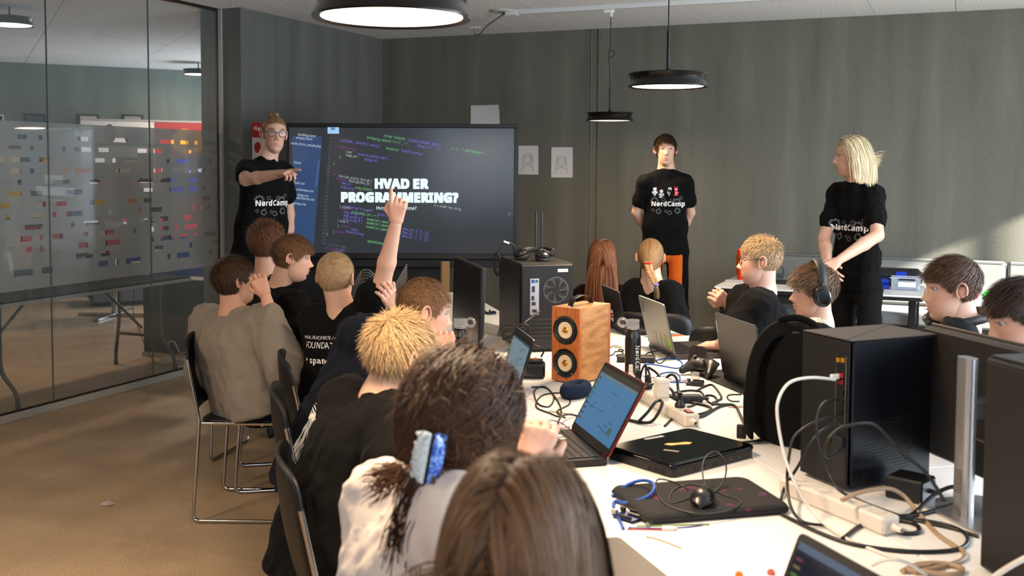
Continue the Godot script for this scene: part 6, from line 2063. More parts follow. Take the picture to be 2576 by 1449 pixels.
	for e in [[0.0, 0.362, 0.267, 0.014], [0.006, 0.364, 0.269, 0.016], [0.012, 0.360, 0.265, 0.02], [0.0145, 0.345, 0.25, 0.02]]:
		var ring := []
		for p in rounded(e[1], e[2], e[3]):
			ring.append(Vector3(p.x, 0.0255 + e[0], p.y))
		dome.append(ring)
	obj("lid", Shape.new().loft(dome), gloss, g)
	obj("vent", vent_shape(Vector3(-0.1805, 0.012, 0.04), 10), ink, g).set_meta("kind", "stuff")
	for k in 7:
		var x := -0.12 + k * 0.04
		if k == 1 or k == 3:
			obj("port", Shape.new().box(Vector3(x, 0.012, 0.1325), Vector3(0.02, 0.009, 0.002)), mat(Color(0.1, 0.1, 0.1), 0.4, 0.5), g)
		elif k > 4:
			obj("audio_jack", Shape.new().disc(Vector3(x - 0.01, 0.012, 0.1333), Vector3.BACK, 0.0035, 12), mat(Color(0.45, 0.25, 0.22), 0.4), g)
		else:
			obj("port", Shape.new().box(Vector3(x, 0.013, 0.1325), Vector3(0.014, 0.006, 0.002)), ink, g)
	var yel := PackedVector2Array([Vector2(-0.045, -0.004), Vector2(-0.03, 0.012), Vector2(0.0, 0.009), Vector2(0.03, 0.014), Vector2(0.046, 0.0), Vector2(0.03, -0.012), Vector2(0.0, -0.008), Vector2(-0.03, -0.013)])
	obj("sticker", Shape.new().slab(yel, 0.0006, Vector3(0.0, 0.041, -0.01), Basis(Vector3(0.93, 0, 0.37), Vector3(-0.37, 0, 0.93), Vector3.DOWN)), mat(Color(0.85, 0.62, 0.08), 0.5), g)
	obj("sticker", Shape.new().box(Vector3(-0.005, 0.0404, -0.105), Vector3(0.075, 0.0006, 0.014), Basis(Vector3.UP, -0.1)), mat(Color(0.72, 0.72, 0.72), 0.5), g)
	obj("sticker", Shape.new().box(Vector3(-0.075, 0.0404, 0.03), Vector3(0.014, 0.0006, 0.045), Basis(Vector3.UP, 0.5)), mat(Color(0.28, 0.22, 0.17), 0.5), g)
	g = thing("laptop", "closed brown-grey laptop beside the long-haired child", "laptop", tb(-0.585, 8.32), turn_uv(-1, 0.08))
	obj("base", Shape.new().slab(rounded(0.36, 0.3, 0.014), 0.012, Vector3(0, 0.013, 0), FLAT), mat(Color(0.15, 0.13, 0.12), 0.5), g)
	obj("lid", Shape.new().slab(rounded(0.36, 0.3, 0.014), 0.007, Vector3(0, 0.0215, 0), FLAT), mat(Color(0.20, 0.17, 0.155), 0.45, 0.2), g)

func vent_shape(at: Vector3, n: int) -> Shape:
	var s := Shape.new()
	for k in n:
		s.box(at + Vector3(0, 0, k * 0.007), Vector3(0.0015, 0.012, 0.004))
	return s

func card_mat(k: int, green: bool) -> StandardMaterial3D:
	var im := Image.create(32, 36, false, Image.FORMAT_RGB8)
	im.fill(Color(0.42, 0.62, 0.16) if green else Color(0.52, 0.58, 0.54))
	rng.seed = 40 + k
	for m in 50:
		im.fill_rect(Rect2i(rng.randi_range(0, 30), rng.randi_range(0, 34), 3, 2), (Color(0.3, 0.52, 0.1) if green else Color(0.44, 0.5, 0.47)))
	im.fill_rect(Rect2i(6, 12, 8, 20), Color(0.62, 0.36, 0.26))
	im.fill_rect(Rect2i(7, 22, 7, 12), Color(0.7, 0.68, 0.64) if green else Color(0.5, 0.3, 0.26))
	im.fill_rect(Rect2i(7, 6, 6, 7), Color(0.7, 0.45, 0.34))
	var m := StandardMaterial3D.new()
	m.albedo_texture = ImageTexture.create_from_image(im)
	m.uv1_triplanar = true
	m.uv1_scale = Vector3(17.8, 16.0, 17.8)
	m.roughness = 0.5
	return m

func computers() -> void:
	var steel := mat(Color(0.045, 0.045, 0.048), 0.5, 0.3)
	var dark := mat(Color(0.014, 0.014, 0.015), 0.6)
	var zinc := mat(Color(0.62, 0.63, 0.66), 0.32, 0.85)
	# tall tower: back with the port plate to +z, side panel to -x
	var t := thing("computer_tower", "tall black computer tower with headphones on top", "computer", tb(0.08, 5.435), TURN)
	obj("case", Shape.new().box(Vector3(0, 0.212, 0), Vector3(0.255, 0.40, 0.43), Basis.IDENTITY, 0.006), steel, t)
	obj("top_panel", Shape.new().box(Vector3(0, 0.414, 0), Vector3(0.25, 0.006, 0.42), Basis.IDENTITY, 0.002), mat(Color(0.06, 0.055, 0.05), 0.65), t)
	for sx in [-0.1, 0.1]:
		for sz in [-0.18, 0.18]:
			obj("foot", Shape.new().box(Vector3(sx, 0.006, sz), Vector3(0.03, 0.012, 0.03)), dark, t)
	obj("side_panel", Shape.new().box(Vector3(-0.1285, 0.212, -0.004), Vector3(0.003, 0.385, 0.41), Basis.IDENTITY, 0.001), mat(Color(0.058, 0.05, 0.046), 0.45, 0.2), t)
	obj("rear_sheet", Shape.new().box(Vector3(0, 0.212, 0.2155), Vector3(0.235, 0.38, 0.002)), mat(Color(0.04, 0.043, 0.052), 0.5, 0.4), t)
	var pl := obj("port_plate", Shape.new().box(Vector3(-0.062, 0.262, 0.217), Vector3(0.044, 0.17, 0.002), Basis.IDENTITY, 0.0008), zinc, t)
	var ports := [[-0.070, 0.335, 0.014, 0.016, Color(0.08, 0.16, 0.5)], [-0.052, 0.335, 0.013, 0.014, Color(0.1, 0.3, 0.25)], [-0.068, 0.298, 0.014, 0.028, Color(0.05, 0.05, 0.06)], [-0.070, 0.256, 0.012, 0.02, Color(0.03, 0.03, 0.03)], [-0.066, 0.23, 0.018, 0.016, Color(0.03, 0.03, 0.05)], [-0.062, 0.196, 0.022, 0.014, Color(0.02, 0.02, 0.02)]]
	for p in ports:
		obj("port", Shape.new().box(Vector3(p[0], p[1], 0.2185), Vector3(p[2], p[3], 0.003)), mat(p[4], 0.4), pl)
	for p in [[-0.072, 0.184], [-0.062, 0.184], [-0.052, 0.184]]:
		obj("audio_jack", Shape.new().lathe([Vector2(0.0035, 0), Vector2(0.0035, 0.004), Vector2(0.0015, 0.004)], Vector3(p[0], p[1], 0.2175), Basis(Vector3.RIGHT, Vector3.BACK, Vector3.DOWN), 10), zinc, pl)
	# fan opening behind a honeycomb grille
	var fc := Vector3(0.042, 0.292, 0.2168)
	obj("fan_well", Shape.new().disc(fc, Vector3.BACK, 0.062, 28), mat(Color(0.30, 0.31, 0.33), 0.5), t)
	var fan := Shape.new()
	for k in 7:
		var a := TAU * k / 7
		var pts := []
		for m in 4:
			var e := lerpf(0.016, 0.057, m / 3.0)
			pts.append(fc + Vector3(cos(a + m * 0.12) * e, sin(a + m * 0.12) * e, 0.0008))
		for m in range(3, -1, -1):
			var e := lerpf(0.016, 0.057, m / 3.0)
			pts.append(fc + Vector3(cos(a + 0.35 + m * 0.16) * e, sin(a + 0.35 + m * 0.16) * e, 0.0008))
		fan.face(pts, Vector3.BACK)
	fan.disc(fc + Vector3(0, 0, 0.001), Vector3.BACK, 0.018, 18)
	obj("fan", fan, mat(Color(0.025, 0.025, 0.027), 0.5), t)
	var grid := Shape.new()
	for r in range(-7, 8):
		for c in range(-7, 8):
			var p := Vector3((c + 0.5 * (r & 1)) * 0.0088, r * 0.0076, 0)
			if p.length() > 0.060:
				continue
			var ring := []
			for k in 7:
				var a := TAU * k / 6 + PI / 6
				ring.append(fc + p + Vector3(cos(a) * 0.0047, sin(a) * 0.0047, 0.0022))
			grid.tube(ring, 0.0007, 3, false)
	obj("fan_grille", grid, mat(Color(0.05, 0.05, 0.055), 0.4, 0.4), t)
	for k in 5:
		obj("slot_cover", Shape.new().box(Vector3(-0.02, 0.15 - k * 0.02, 0.217), Vector3(0.14, 0.013, 0.0015), Basis.IDENTITY, 0.0005), mat(Color(0.05, 0.05, 0.052), 0.45, 0.4), t)
	for k in 12:
		obj("vent_slot", Shape.new().box(Vector3(-0.085 + k * 0.012, 0.112 + 0.036 * (k % 2), 0.2182), Vector3(0.006, 0.007, 0.0008)), dark, t)
	obj("power_supply", Shape.new().box(Vector3(0.0, 0.048, 0.2165), Vector3(0.17, 0.07, 0.002)), dark, t)
	obj("barcode_label", Shape.new().box(Vector3(0.075, 0.383, 0.2172), Vector3(0.05, 0.015, 0.0006)), mat(Color(0.75, 0.75, 0.74), 0.6), t)
	# dark tower at the end of the table
	t = thing("computer_tower", "dark computer tower with a white network cable in its back", "computer", tb(0.405, 7.785), turn_uv(-0.985, 0.17) , "")
	# local +z is the back with the ports, which faces the near row
	var navy := mat(Color(0.045, 0.060, 0.085), 0.32, 0.45)
	obj("case", Shape.new().box(Vector3(0, 0.21, 0), Vector3(0.195, 0.40, 0.28), Basis.IDENTITY, 0.004), navy, t)
	obj("back_plate", Shape.new().box(Vector3(0, 0.21, 0.1505), Vector3(0.19, 0.395, 0.003), Basis.IDENTITY, 0.001), mat(Color(0.05, 0.048, 0.046), 0.55, 0.3), t)
	obj("top_panel", Shape.new().slab(PackedVector2Array([Vector2(-0.098, -0.15), Vector2(0.098, -0.15), Vector2(0.098, 0.15), Vector2(-0.098, 0.15)]), 0.003, Vector3(0, 0.4135, 0), FLAT), mat(Color(0.24, 0.20, 0.165), 0.75), t)
	obj("top_groove", Shape.new().box(Vector3(0, 0.4142, 0), Vector3(0.003, 0.001, 0.33), Basis(Vector3.UP, 0.5)), dark, t)
	var vents := Shape.new()
	for r in 46:
		for c in 12:
			vents.box(Vector3(-0.088 + c * 0.0052, 0.03 + r * 0.0078, 0.1522), Vector3(0.0028, 0.0034, 0.0006))
	obj("vent_holes", vents, dark, t).set_meta("kind", "stuff")
	pl = obj("port_plate", Shape.new().box(Vector3(0.066, 0.275, 0.1525), Vector3(0.038, 0.185, 0.002)), mat(Color(0.03, 0.03, 0.03), 0.4), t)
	obj("plate_rim", Shape.new().tube([Vector3(0.047, 0.1825, 0.154), Vector3(0.085, 0.1825, 0.154), Vector3(0.085, 0.3675, 0.154), Vector3(0.047, 0.3675, 0.154), Vector3(0.047, 0.1825, 0.154)], 0.0012, 4), mat(Color(0.5, 0.47, 0.4), 0.3, 0.8), t)
	for p in [[0.056, 0.355, Color(0.65, 0.45, 0.1)], [0.074, 0.357, Color(0.65, 0.45, 0.1)], [0.066, 0.315, Color(0.5, 0.04, 0.03)], [0.066, 0.297, Color(0.42, 0.05, 0.05)], [0.066, 0.27, Color(0.04, 0.04, 0.04)], [0.066, 0.245, Color(0.03, 0.03, 0.03)], [0.066, 0.215, Color(0.02, 0.02, 0.02)]]:
		obj("port", Shape.new().box(Vector3(p[0], p[1], 0.1555), Vector3(0.013 if p[1] > 0.34 else 0.022, 0.012, 0.006), Basis.IDENTITY, 0.001), mat(p[2], 0.35, 0.4 if p[1] > 0.34 else 0.0), pl)
	obj("network_plug", Shape.new().box(Vector3(0.060, 0.312, 0.170), Vector3(0.012, 0.013, 0.026), Basis.IDENTITY, 0.002), mat(Color(0.8, 0.8, 0.78), 0.4), t)
	obj("card_slot", Shape.new().box(Vector3(0.062, 0.09, 0.152), Vector3(0.055, 0.13, 0.002)), mat(Color(0.03, 0.03, 0.03), 0.5), t)
	for k in 2:
		obj("slot_screw", Shape.new().box(Vector3(0.02 + k * 0.008, 0.13, 0.1535), Vector3(0.003, 0.02, 0.003)), mat(Color(0.55, 0.36, 0.12), 0.3, 0.8), t)
	obj("power_inlet", Shape.new().box(Vector3(0.066, 0.135, 0.158), Vector3(0.034, 0.03, 0.014), Basis.IDENTITY, 0.003), dark, t)
	var sv := Shape.new()
	for r in 16:
		for c in 14:
			sv.box(Vector3(0.0978, 0.04 + r * 0.0095 + c * 0.0012, 0.10 - c * 0.0125), Vector3(0.0008, 0.0028, 0.0085))
	obj("side_vent", sv, dark, t).set_meta("kind", "stuff")
	# tower at the very end
	t = thing("computer_tower", "plain black computer tower at the end of the table", "computer", tb(0.375, 8.655), TURN)
	obj("case", Shape.new().box(Vector3(0, 0.235, 0), Vector3(0.22, 0.46, 0.43), Basis.IDENTITY, 0.006), mat(Color(0.05, 0.045, 0.042), 0.55, 0.2), t)
	obj("top_panel", Shape.new().box(Vector3(0, 0.468, 0), Vector3(0.205, 0.006, 0.415), Basis.IDENTITY, 0.002), mat(Color(0.10, 0.105, 0.11), 0.5, 0.3), t)
	obj("side_panel", Shape.new().box(Vector3(-0.1115, 0.235, 0.0), Vector3(0.003, 0.44, 0.41), Basis.IDENTITY, 0.001), mat(Color(0.06, 0.05, 0.043), 0.5, 0.2), t)
	# monitors
	t = thing("monitor", "large monitor seen from behind on a flat silver stand", "monitor", tb(0.575, 8.105), TURN)
	var tilt := Basis(Vector3.BACK, 0.06)
	obj("housing", Shape.new().box(Vector3(0.02, 0.245, 0), Vector3(0.03, 0.365, 0.63), tilt, 0.008), mat(Color(0.10, 0.088, 0.078), 0.6), t)
	obj("rim", Shape.new().box(Vector3(0.04, 0.248, 0), Vector3(0.008, 0.372, 0.636), tilt, 0.002), mat(Color(0.30, 0.26, 0.22), 0.4, 0.3), t)
	obj("screen_glass", Shape.new().box(Vector3(0.0455, 0.248, 0), Vector3(0.002, 0.36, 0.625), tilt), mat(Color(0.02, 0.02, 0.022), 0.15), t)
	obj("socket_recess", Shape.new().box(Vector3(-0.004, 0.12, 0.02), Vector3(0.02, 0.10, 0.2), tilt, 0.004), mat(Color(0.02, 0.02, 0.02), 0.6), t)
	var silver := mat(Color(0.66, 0.66, 0.66), 0.3, 0.75)
	var col := []
	for y in [0.0, 0.02, 0.38, 0.395]:
		var ring := []
		for p in rounded(0.034, 0.056, 0.016):
			ring.append(Vector3(-0.115 + p.x, y + 0.006, 0.025 + p.y))
		col.append(ring)
	obj("stand_column", Shape.new().loft(col), silver, t)
	obj("stand_slot", Shape.new().box(Vector3(-0.1325, 0.09, 0.025), Vector3(0.002, 0.06, 0.022), Basis.IDENTITY, 0.0005), mat(Color(0.4, 0.37, 0.34), 0.5), t)
	obj("stand_arm", Shape.new().box(Vector3(-0.055, 0.27, 0.025), Vector3(0.12, 0.05, 0.05), Basis.IDENTITY, 0.006), mat(Color(0.2, 0.2, 0.2), 0.5), t)
	obj("stand_base", Shape.new().slab(rounded(0.20, 0.26, 0.02), 0.006, Vector3(-0.07, 0.0065, 0.03), FLAT), silver, t)
	t = thing("monitor", "dark switched-off monitor turned towards the near row", "monitor", tb(-0.295, 5.62), TURN)
	tilt = Basis(Vector3.BACK, -0.03)
	obj("housing", Shape.new().box(Vector3(0.004, 0.245, 0), Vector3(0.024, 0.37, 0.62), tilt, 0.006), mat(Color(0.03, 0.03, 0.03), 0.45), t)
	obj("screen_glass", Shape.new().box(Vector3(-0.0085, 0.248, 0), Vector3(0.002, 0.35, 0.605), tilt), mat(Color(0.045, 0.022, 0.02), 0.22), t)
	obj("stand_neck", Shape.new().box(Vector3(0.03, 0.10, 0), Vector3(0.03, 0.19, 0.06), Basis.IDENTITY, 0.004), ink, t)
	obj("stand_base", Shape.new().slab(rounded(0.16, 0.24, 0.03), 0.008, Vector3(0.04, 0.0085, 0), FLAT), ink, t)

func speaker_box() -> void:
	var wood := StandardMaterial3D.new()
	wood.albedo_texture = noise_tex(51, 0.02, [[0.0, Color(0.60, 0.31, 0.12)], [0.45, Color(0.68, 0.37, 0.155)], [0.6, Color(0.71, 0.395, 0.17)], [1.0, Color(0.76, 0.45, 0.21)]], 512, FastNoiseLite.TYPE_SIMPLEX, 4)
	tri(wood, Vector3(6, 0.8, 6), false)
	wood.roughness = 0.35
	wood.clearcoat_enabled = true
	wood.clearcoat = 0.4
	var light := StandardMaterial3D.new()
	light.albedo_texture = noise_tex(52, 0.015, [[0.0, Color(0.56, 0.35, 0.18)], [0.4, Color(0.67, 0.46, 0.26)], [0.6, Color(0.71, 0.50, 0.29)], [0.75, Color(0.74, 0.54, 0.33)], [1.0, Color(0.63, 0.41, 0.22)]], 512, FastNoiseLite.TYPE_SIMPLEX, 3)
	tri(light, Vector3(3.0, 3.0, 0.7), false)
	light.roughness = 0.4
	var t := thing("loudspeaker", "wooden box loudspeaker with two gold-tipped drivers and a carrying handle", "speaker", tb(0.04, 6.29), deg_to_rad(-14.6))
	obj("front_board", Shape.new().box(Vector3(0, 0.156, 0.0985), Vector3(0.134, 0.30, 0.018), Basis.IDENTITY, 0.001), wood, t)
	obj("cabinet", Shape.new().box(Vector3(0, 0.156, -0.008), Vector3(0.134, 0.30, 0.195), Basis.IDENTITY, 0.001), light, t)
	obj("back_board", Shape.new().box(Vector3(0, 0.156, -0.1145), Vector3(0.134, 0.30, 0.016), Basis.IDENTITY, 0.001), wood, t)
	for sx in [-0.05, 0.05]:
		for sz in [-0.09, 0.08]:
			obj("foot", Shape.new().lathe([Vector2(0.008, 0), Vector2(0.008, 0.007)], Vector3(sx, 0, sz), Basis.IDENTITY, 10), mat(Color(0.4, 0.26, 0.12), 0.5), t)
	var f := Basis(Vector3.RIGHT, Vector3.BACK, Vector3.DOWN)
	for y in [0.215, 0.082]:
		var o := Vector3(0, y, 0.1076)
		var d := obj("driver_frame", Shape.new().lathe([Vector2(0.058, 0.0), Vector2(0.058, 0.004), Vector2(0.050, 0.0055), Vector2(0.046, 0.003)], o, f, 32), mat(Color(0.018, 0.018, 0.018), 0.4), t)
		obj("surround", Shape.new().lathe([Vector2(0.047, 0.003), Vector2(0.043, 0.0065), Vector2(0.037, 0.0055), Vector2(0.033, 0.001)], o, f, 32), mat(Color(0.02, 0.02, 0.02), 0.6), d)
		obj("cone", Shape.new().lathe([Vector2(0.034, 0.002), Vector2(0.031, 0.0035), Vector2(0.028, 0.002), Vector2(0.013, -0.010 + 0.011)], o, f, 32), mat(Color(0.86, 0.78, 0.64), 0.6), d)
		obj("dust_cap", Shape.new().lathe([Vector2(0.014, 0.0005), Vector2(0.012, 0.001), Vector2(0.008, 0.0035), Vector2(0.0078, 0.010), Vector2(0.006, 0.014), Vector2(0.0, 0.0155)], o, f, 20), mat(Color(0.85, 0.52, 0.22), 0.22, 0.9), d)
		for k in 4:
			var a := TAU * k / 4 + PI / 4
			obj("screw", Shape.new().lathe([Vector2(0.0045, 0.0), Vector2(0.004, 0.0025), Vector2(0.0, 0.003)], o + Vector3(cos(a) * 0.053, sin(a) * 0.053, 0.0045), f, 10), chrome, d)
	var hp := smooth_corner([Vector3(0.0, 0.307, 0.075), Vector3(0.0, 0.335, 0.055), Vector3(0.0, 0.345, 0.0), Vector3(0.0, 0.335, -0.055), Vector3(0.0, 0.307, -0.075)], 0.015)
	var rings := []
	for p in hp:
		rings.append([p + Vector3(-0.012, 0, 0), p + Vector3(0.012, 0, 0), p + Vector3(0.012, 0.004, 0), p + Vector3(-0.012, 0.004, 0)])
	obj("handle", Shape.new().loft(rings), ink, t)
	for z in [0.085, -0.085]:
		obj("handle_screw", Shape.new().lathe([Vector2(0.006, 0), Vector2(0.005, 0.004), Vector2(0, 0.005)], Vector3(0, 0.307, z), Basis.IDENTITY, 10), chrome, t)

func bottles() -> void:
	var body := mat(Color(0.016, 0.017, 0.020), 0.38)
	var plastic := clear(Color(0.82, 0.82, 0.80), 0.22)
	for a in [[0.242, 6.36, "tall black drinks bottle with white vertical lettering by the socket strip", 0.25], [-0.44, 6.19, "tall black drinks bottle in front of the dark monitor", -2.5]]:
		var t := thing("drinks_bottle", a[2], "bottle", tb(a[0], a[1]), deg_to_rad(8.0), "black camp bottles with clear lids")
		obj("flask", Shape.new().lathe([Vector2(0.0, 0.0), Vector2(0.030, 0.0), Vector2(0.0325, 0.004), Vector2(0.0325, 0.165), Vector2(0.031, 0.18), Vector2(0.026, 0.195), Vector2(0.024, 0.205), Vector2(0.024, 0.212), Vector2(0.0, 0.212)], Vector3.ZERO, Basis.IDENTITY, 30), body, t)
		obj("lid", Shape.new().lathe([Vector2(0.0, 0.212), Vector2(0.0255, 0.212), Vector2(0.026, 0.222), Vector2(0.0245, 0.224), Vector2(0.026, 0.226), Vector2(0.026, 0.246), Vector2(0.024, 0.25), Vector2(0.0, 0.25)], Vector3.ZERO, Basis.IDENTITY, 26), plastic, t)
		var ring := []
		var sgn := -1.0 if a[0] > 0.0 else 1.0
		for k in 17:
			var w := TAU * k / 16
			ring.append(Vector3(sgn * (0.043 + cos(w) * 0.018), 0.236 + sin(w) * 0.016, 0))
		obj("carry_ring", Shape.new().tube(ring, 0.0055, 8), plastic, t)
		obj("lid_seal", Shape.new().lathe([Vector2(0.0262, 0.212), Vector2(0.0268, 0.2135), Vector2(0.0262, 0.215)], Vector3.ZERO, Basis.IDENTITY, 26), chrome, t)
		var src := letters("NørdCamp", 0.019, 0.0, "Droid Sans", true)
		var arr := src.get_mesh_arrays()
		var ls := Shape.new()
		for p in arr[Mesh.ARRAY_VERTEX]:
			# wrapped round the flask, reading downwards
			var an: float = (p.y - 0.008) / 0.0328 + 0.55
			ls.vert(Vector3(sin(an) * 0.0329, 0.150 - p.x, cos(an) * 0.0329), Vector3(sin(an), 0, cos(an)))
		for k in arr[Mesh.ARRAY_INDEX]:
			ls.i.append(k)
		obj("lettering", ls, mat(Color(0.8, 0.8, 0.78), 0.6), t, "white lettering reading NørdCamp")

func power_strips() -> void:
	var pale := mat(Color(0.80, 0.77, 0.72), 0.5)
	for a in [[0.165, 6.825, 0.62, 0.0, 6, "long white socket strip full of black plugs in the middle of the tables", Vector3.ZERO], [0.165, 8.03, 0.37, 0.22, 4, "short white socket strip lying in front of the dark tower", Vector3.ZERO], [-0.06, 5.02, 0.30, 0.3, 3, "white socket strip behind the dark monitor", Vector3.ZERO]]:
		var t := thing("socket_strip", a[5], "power strip", tb(a[0], a[1]), turn_uv(sin(a[3]), cos(a[3])), "white socket strips")
		var ln: float = a[2]
		obj("housing", Shape.new().box(Vector3(0, 0.022, 0), Vector3(0.056, 0.044, ln), Basis.IDENTITY, 0.006), pale, t)
		obj("cord_grip", Shape.new().lathe([Vector2(0.011, 0), Vector2(0.009, 0.01), Vector2(0.006, 0.03)], Vector3(0, 0.02, ln * 0.5), Basis(Vector3.RIGHT, Vector3.BACK, Vector3.DOWN), 12), pale, t)
		for k in a[4]:
			var z: float = -ln * 0.5 + ln * (k + 0.5) / a[4]
			var so := obj("socket", Shape.new().lathe([Vector2(0.0205, 0.0446), Vector2(0.019, 0.0446), Vector2(0.0185, 0.040), Vector2(0.0, 0.040)], Vector3(0, 0, z), Basis.IDENTITY, 20), mat(Color(0.66, 0.63, 0.58), 0.6), t)
			obj("pin_hole", Shape.new().disc(Vector3(0.0, 0.0405, z - 0.0095), Vector3.UP, 0.003, 8).disc(Vector3(0.0, 0.0405, z + 0.0095), Vector3.UP, 0.003, 8), ink, so)
	# plugs and adapters standing in the strips
	var black := ink
	for p in [[0.165, 6.62, 0], [0.165, 6.72, 0], [0.165, 6.80, 1], [0.165, 6.93, 2], [0.165, 7.03, 0], [0.165, 6.545, 3]]:
		var t: Node3D
		if p[2] == 0:
			t = thing("mains_plug", ["black mains plug in the socket strip beside the white clip", "black mains plug in the middle of the socket strip", "black mains plug with ribbed neck near the strip end"][0 if p[1] < 6.65 else (1 if p[1] < 6.9 else 2)], "plug", tb(p[0], p[1], TOP + 0.041), 0.0, "black mains plugs")
			obj("body", Shape.new().lathe([Vector2(0.0, 0.0), Vector2(0.018, 0.0), Vector2(0.0185, 0.012), Vector2(0.012, 0.022), Vector2(0.008, 0.03), Vector2(0.007, 0.055), Vector2(0.0, 0.056)], Vector3.ZERO, Basis.IDENTITY, 18), black, t)
			for k in 4:
				obj("neck_rib", Shape.new().lathe([Vector2(0.007, 0.0), Vector2(0.0095, 0.0015), Vector2(0.007, 0.003)], Vector3(0, 0.031 + k * 0.006, 0), Basis.IDENTITY, 12), black, t)
		elif p[2] == 1:
			t = thing("power_adapter", "white square plug-in adapter on the socket strip", "adapter", tb(p[0], p[1] + 0.06, TOP + 0.041), TURN)
			obj("body", Shape.new().box(Vector3(0, 0.035, 0), Vector3(0.045, 0.07, 0.05), Basis.IDENTITY, 0.005), pale, t)
			obj("seam", Shape.new().box(Vector3(0, 0.055, 0), Vector3(0.0455, 0.001, 0.0505)), mat(Color(0.6, 0.58, 0.54), 0.6), t)
		elif p[2] == 2:
			continue
		else:
			t = thing("mains_plug", "white mains plug with ribbed neck at the far end of the socket strip", "plug", tb(p[0], p[1], TOP + 0.041), 0.0)
			obj("body", Shape.new().lathe([Vector2(0.0, 0.0), Vector2(0.019, 0.0), Vector2(0.019, 0.012), Vector2(0.012, 0.022), Vector2(0.009, 0.03), Vector2(0.008, 0.06), Vector2(0.0, 0.062)], Vector3.ZERO, Basis.IDENTITY, 18), pale, t)
	var sw := thing("switch_lamp", "red rocker switch at the end of the socket strip", "switch", tb(0.165, 7.105, TOP + 0.0445), TURN)
	obj("rocker", Shape.new().box(Vector3(0, 0.003, 0), Vector3(0.02, 0.006, 0.03), Basis(Vector3.RIGHT, 0.15), 0.001), mat(Color(0.55, 0.03, 0.03), 0.3), sw)
	obj("bezel", Shape.new().box(Vector3(0, 0.001, 0), Vector3(0.026, 0.002, 0.036)), ink, sw)

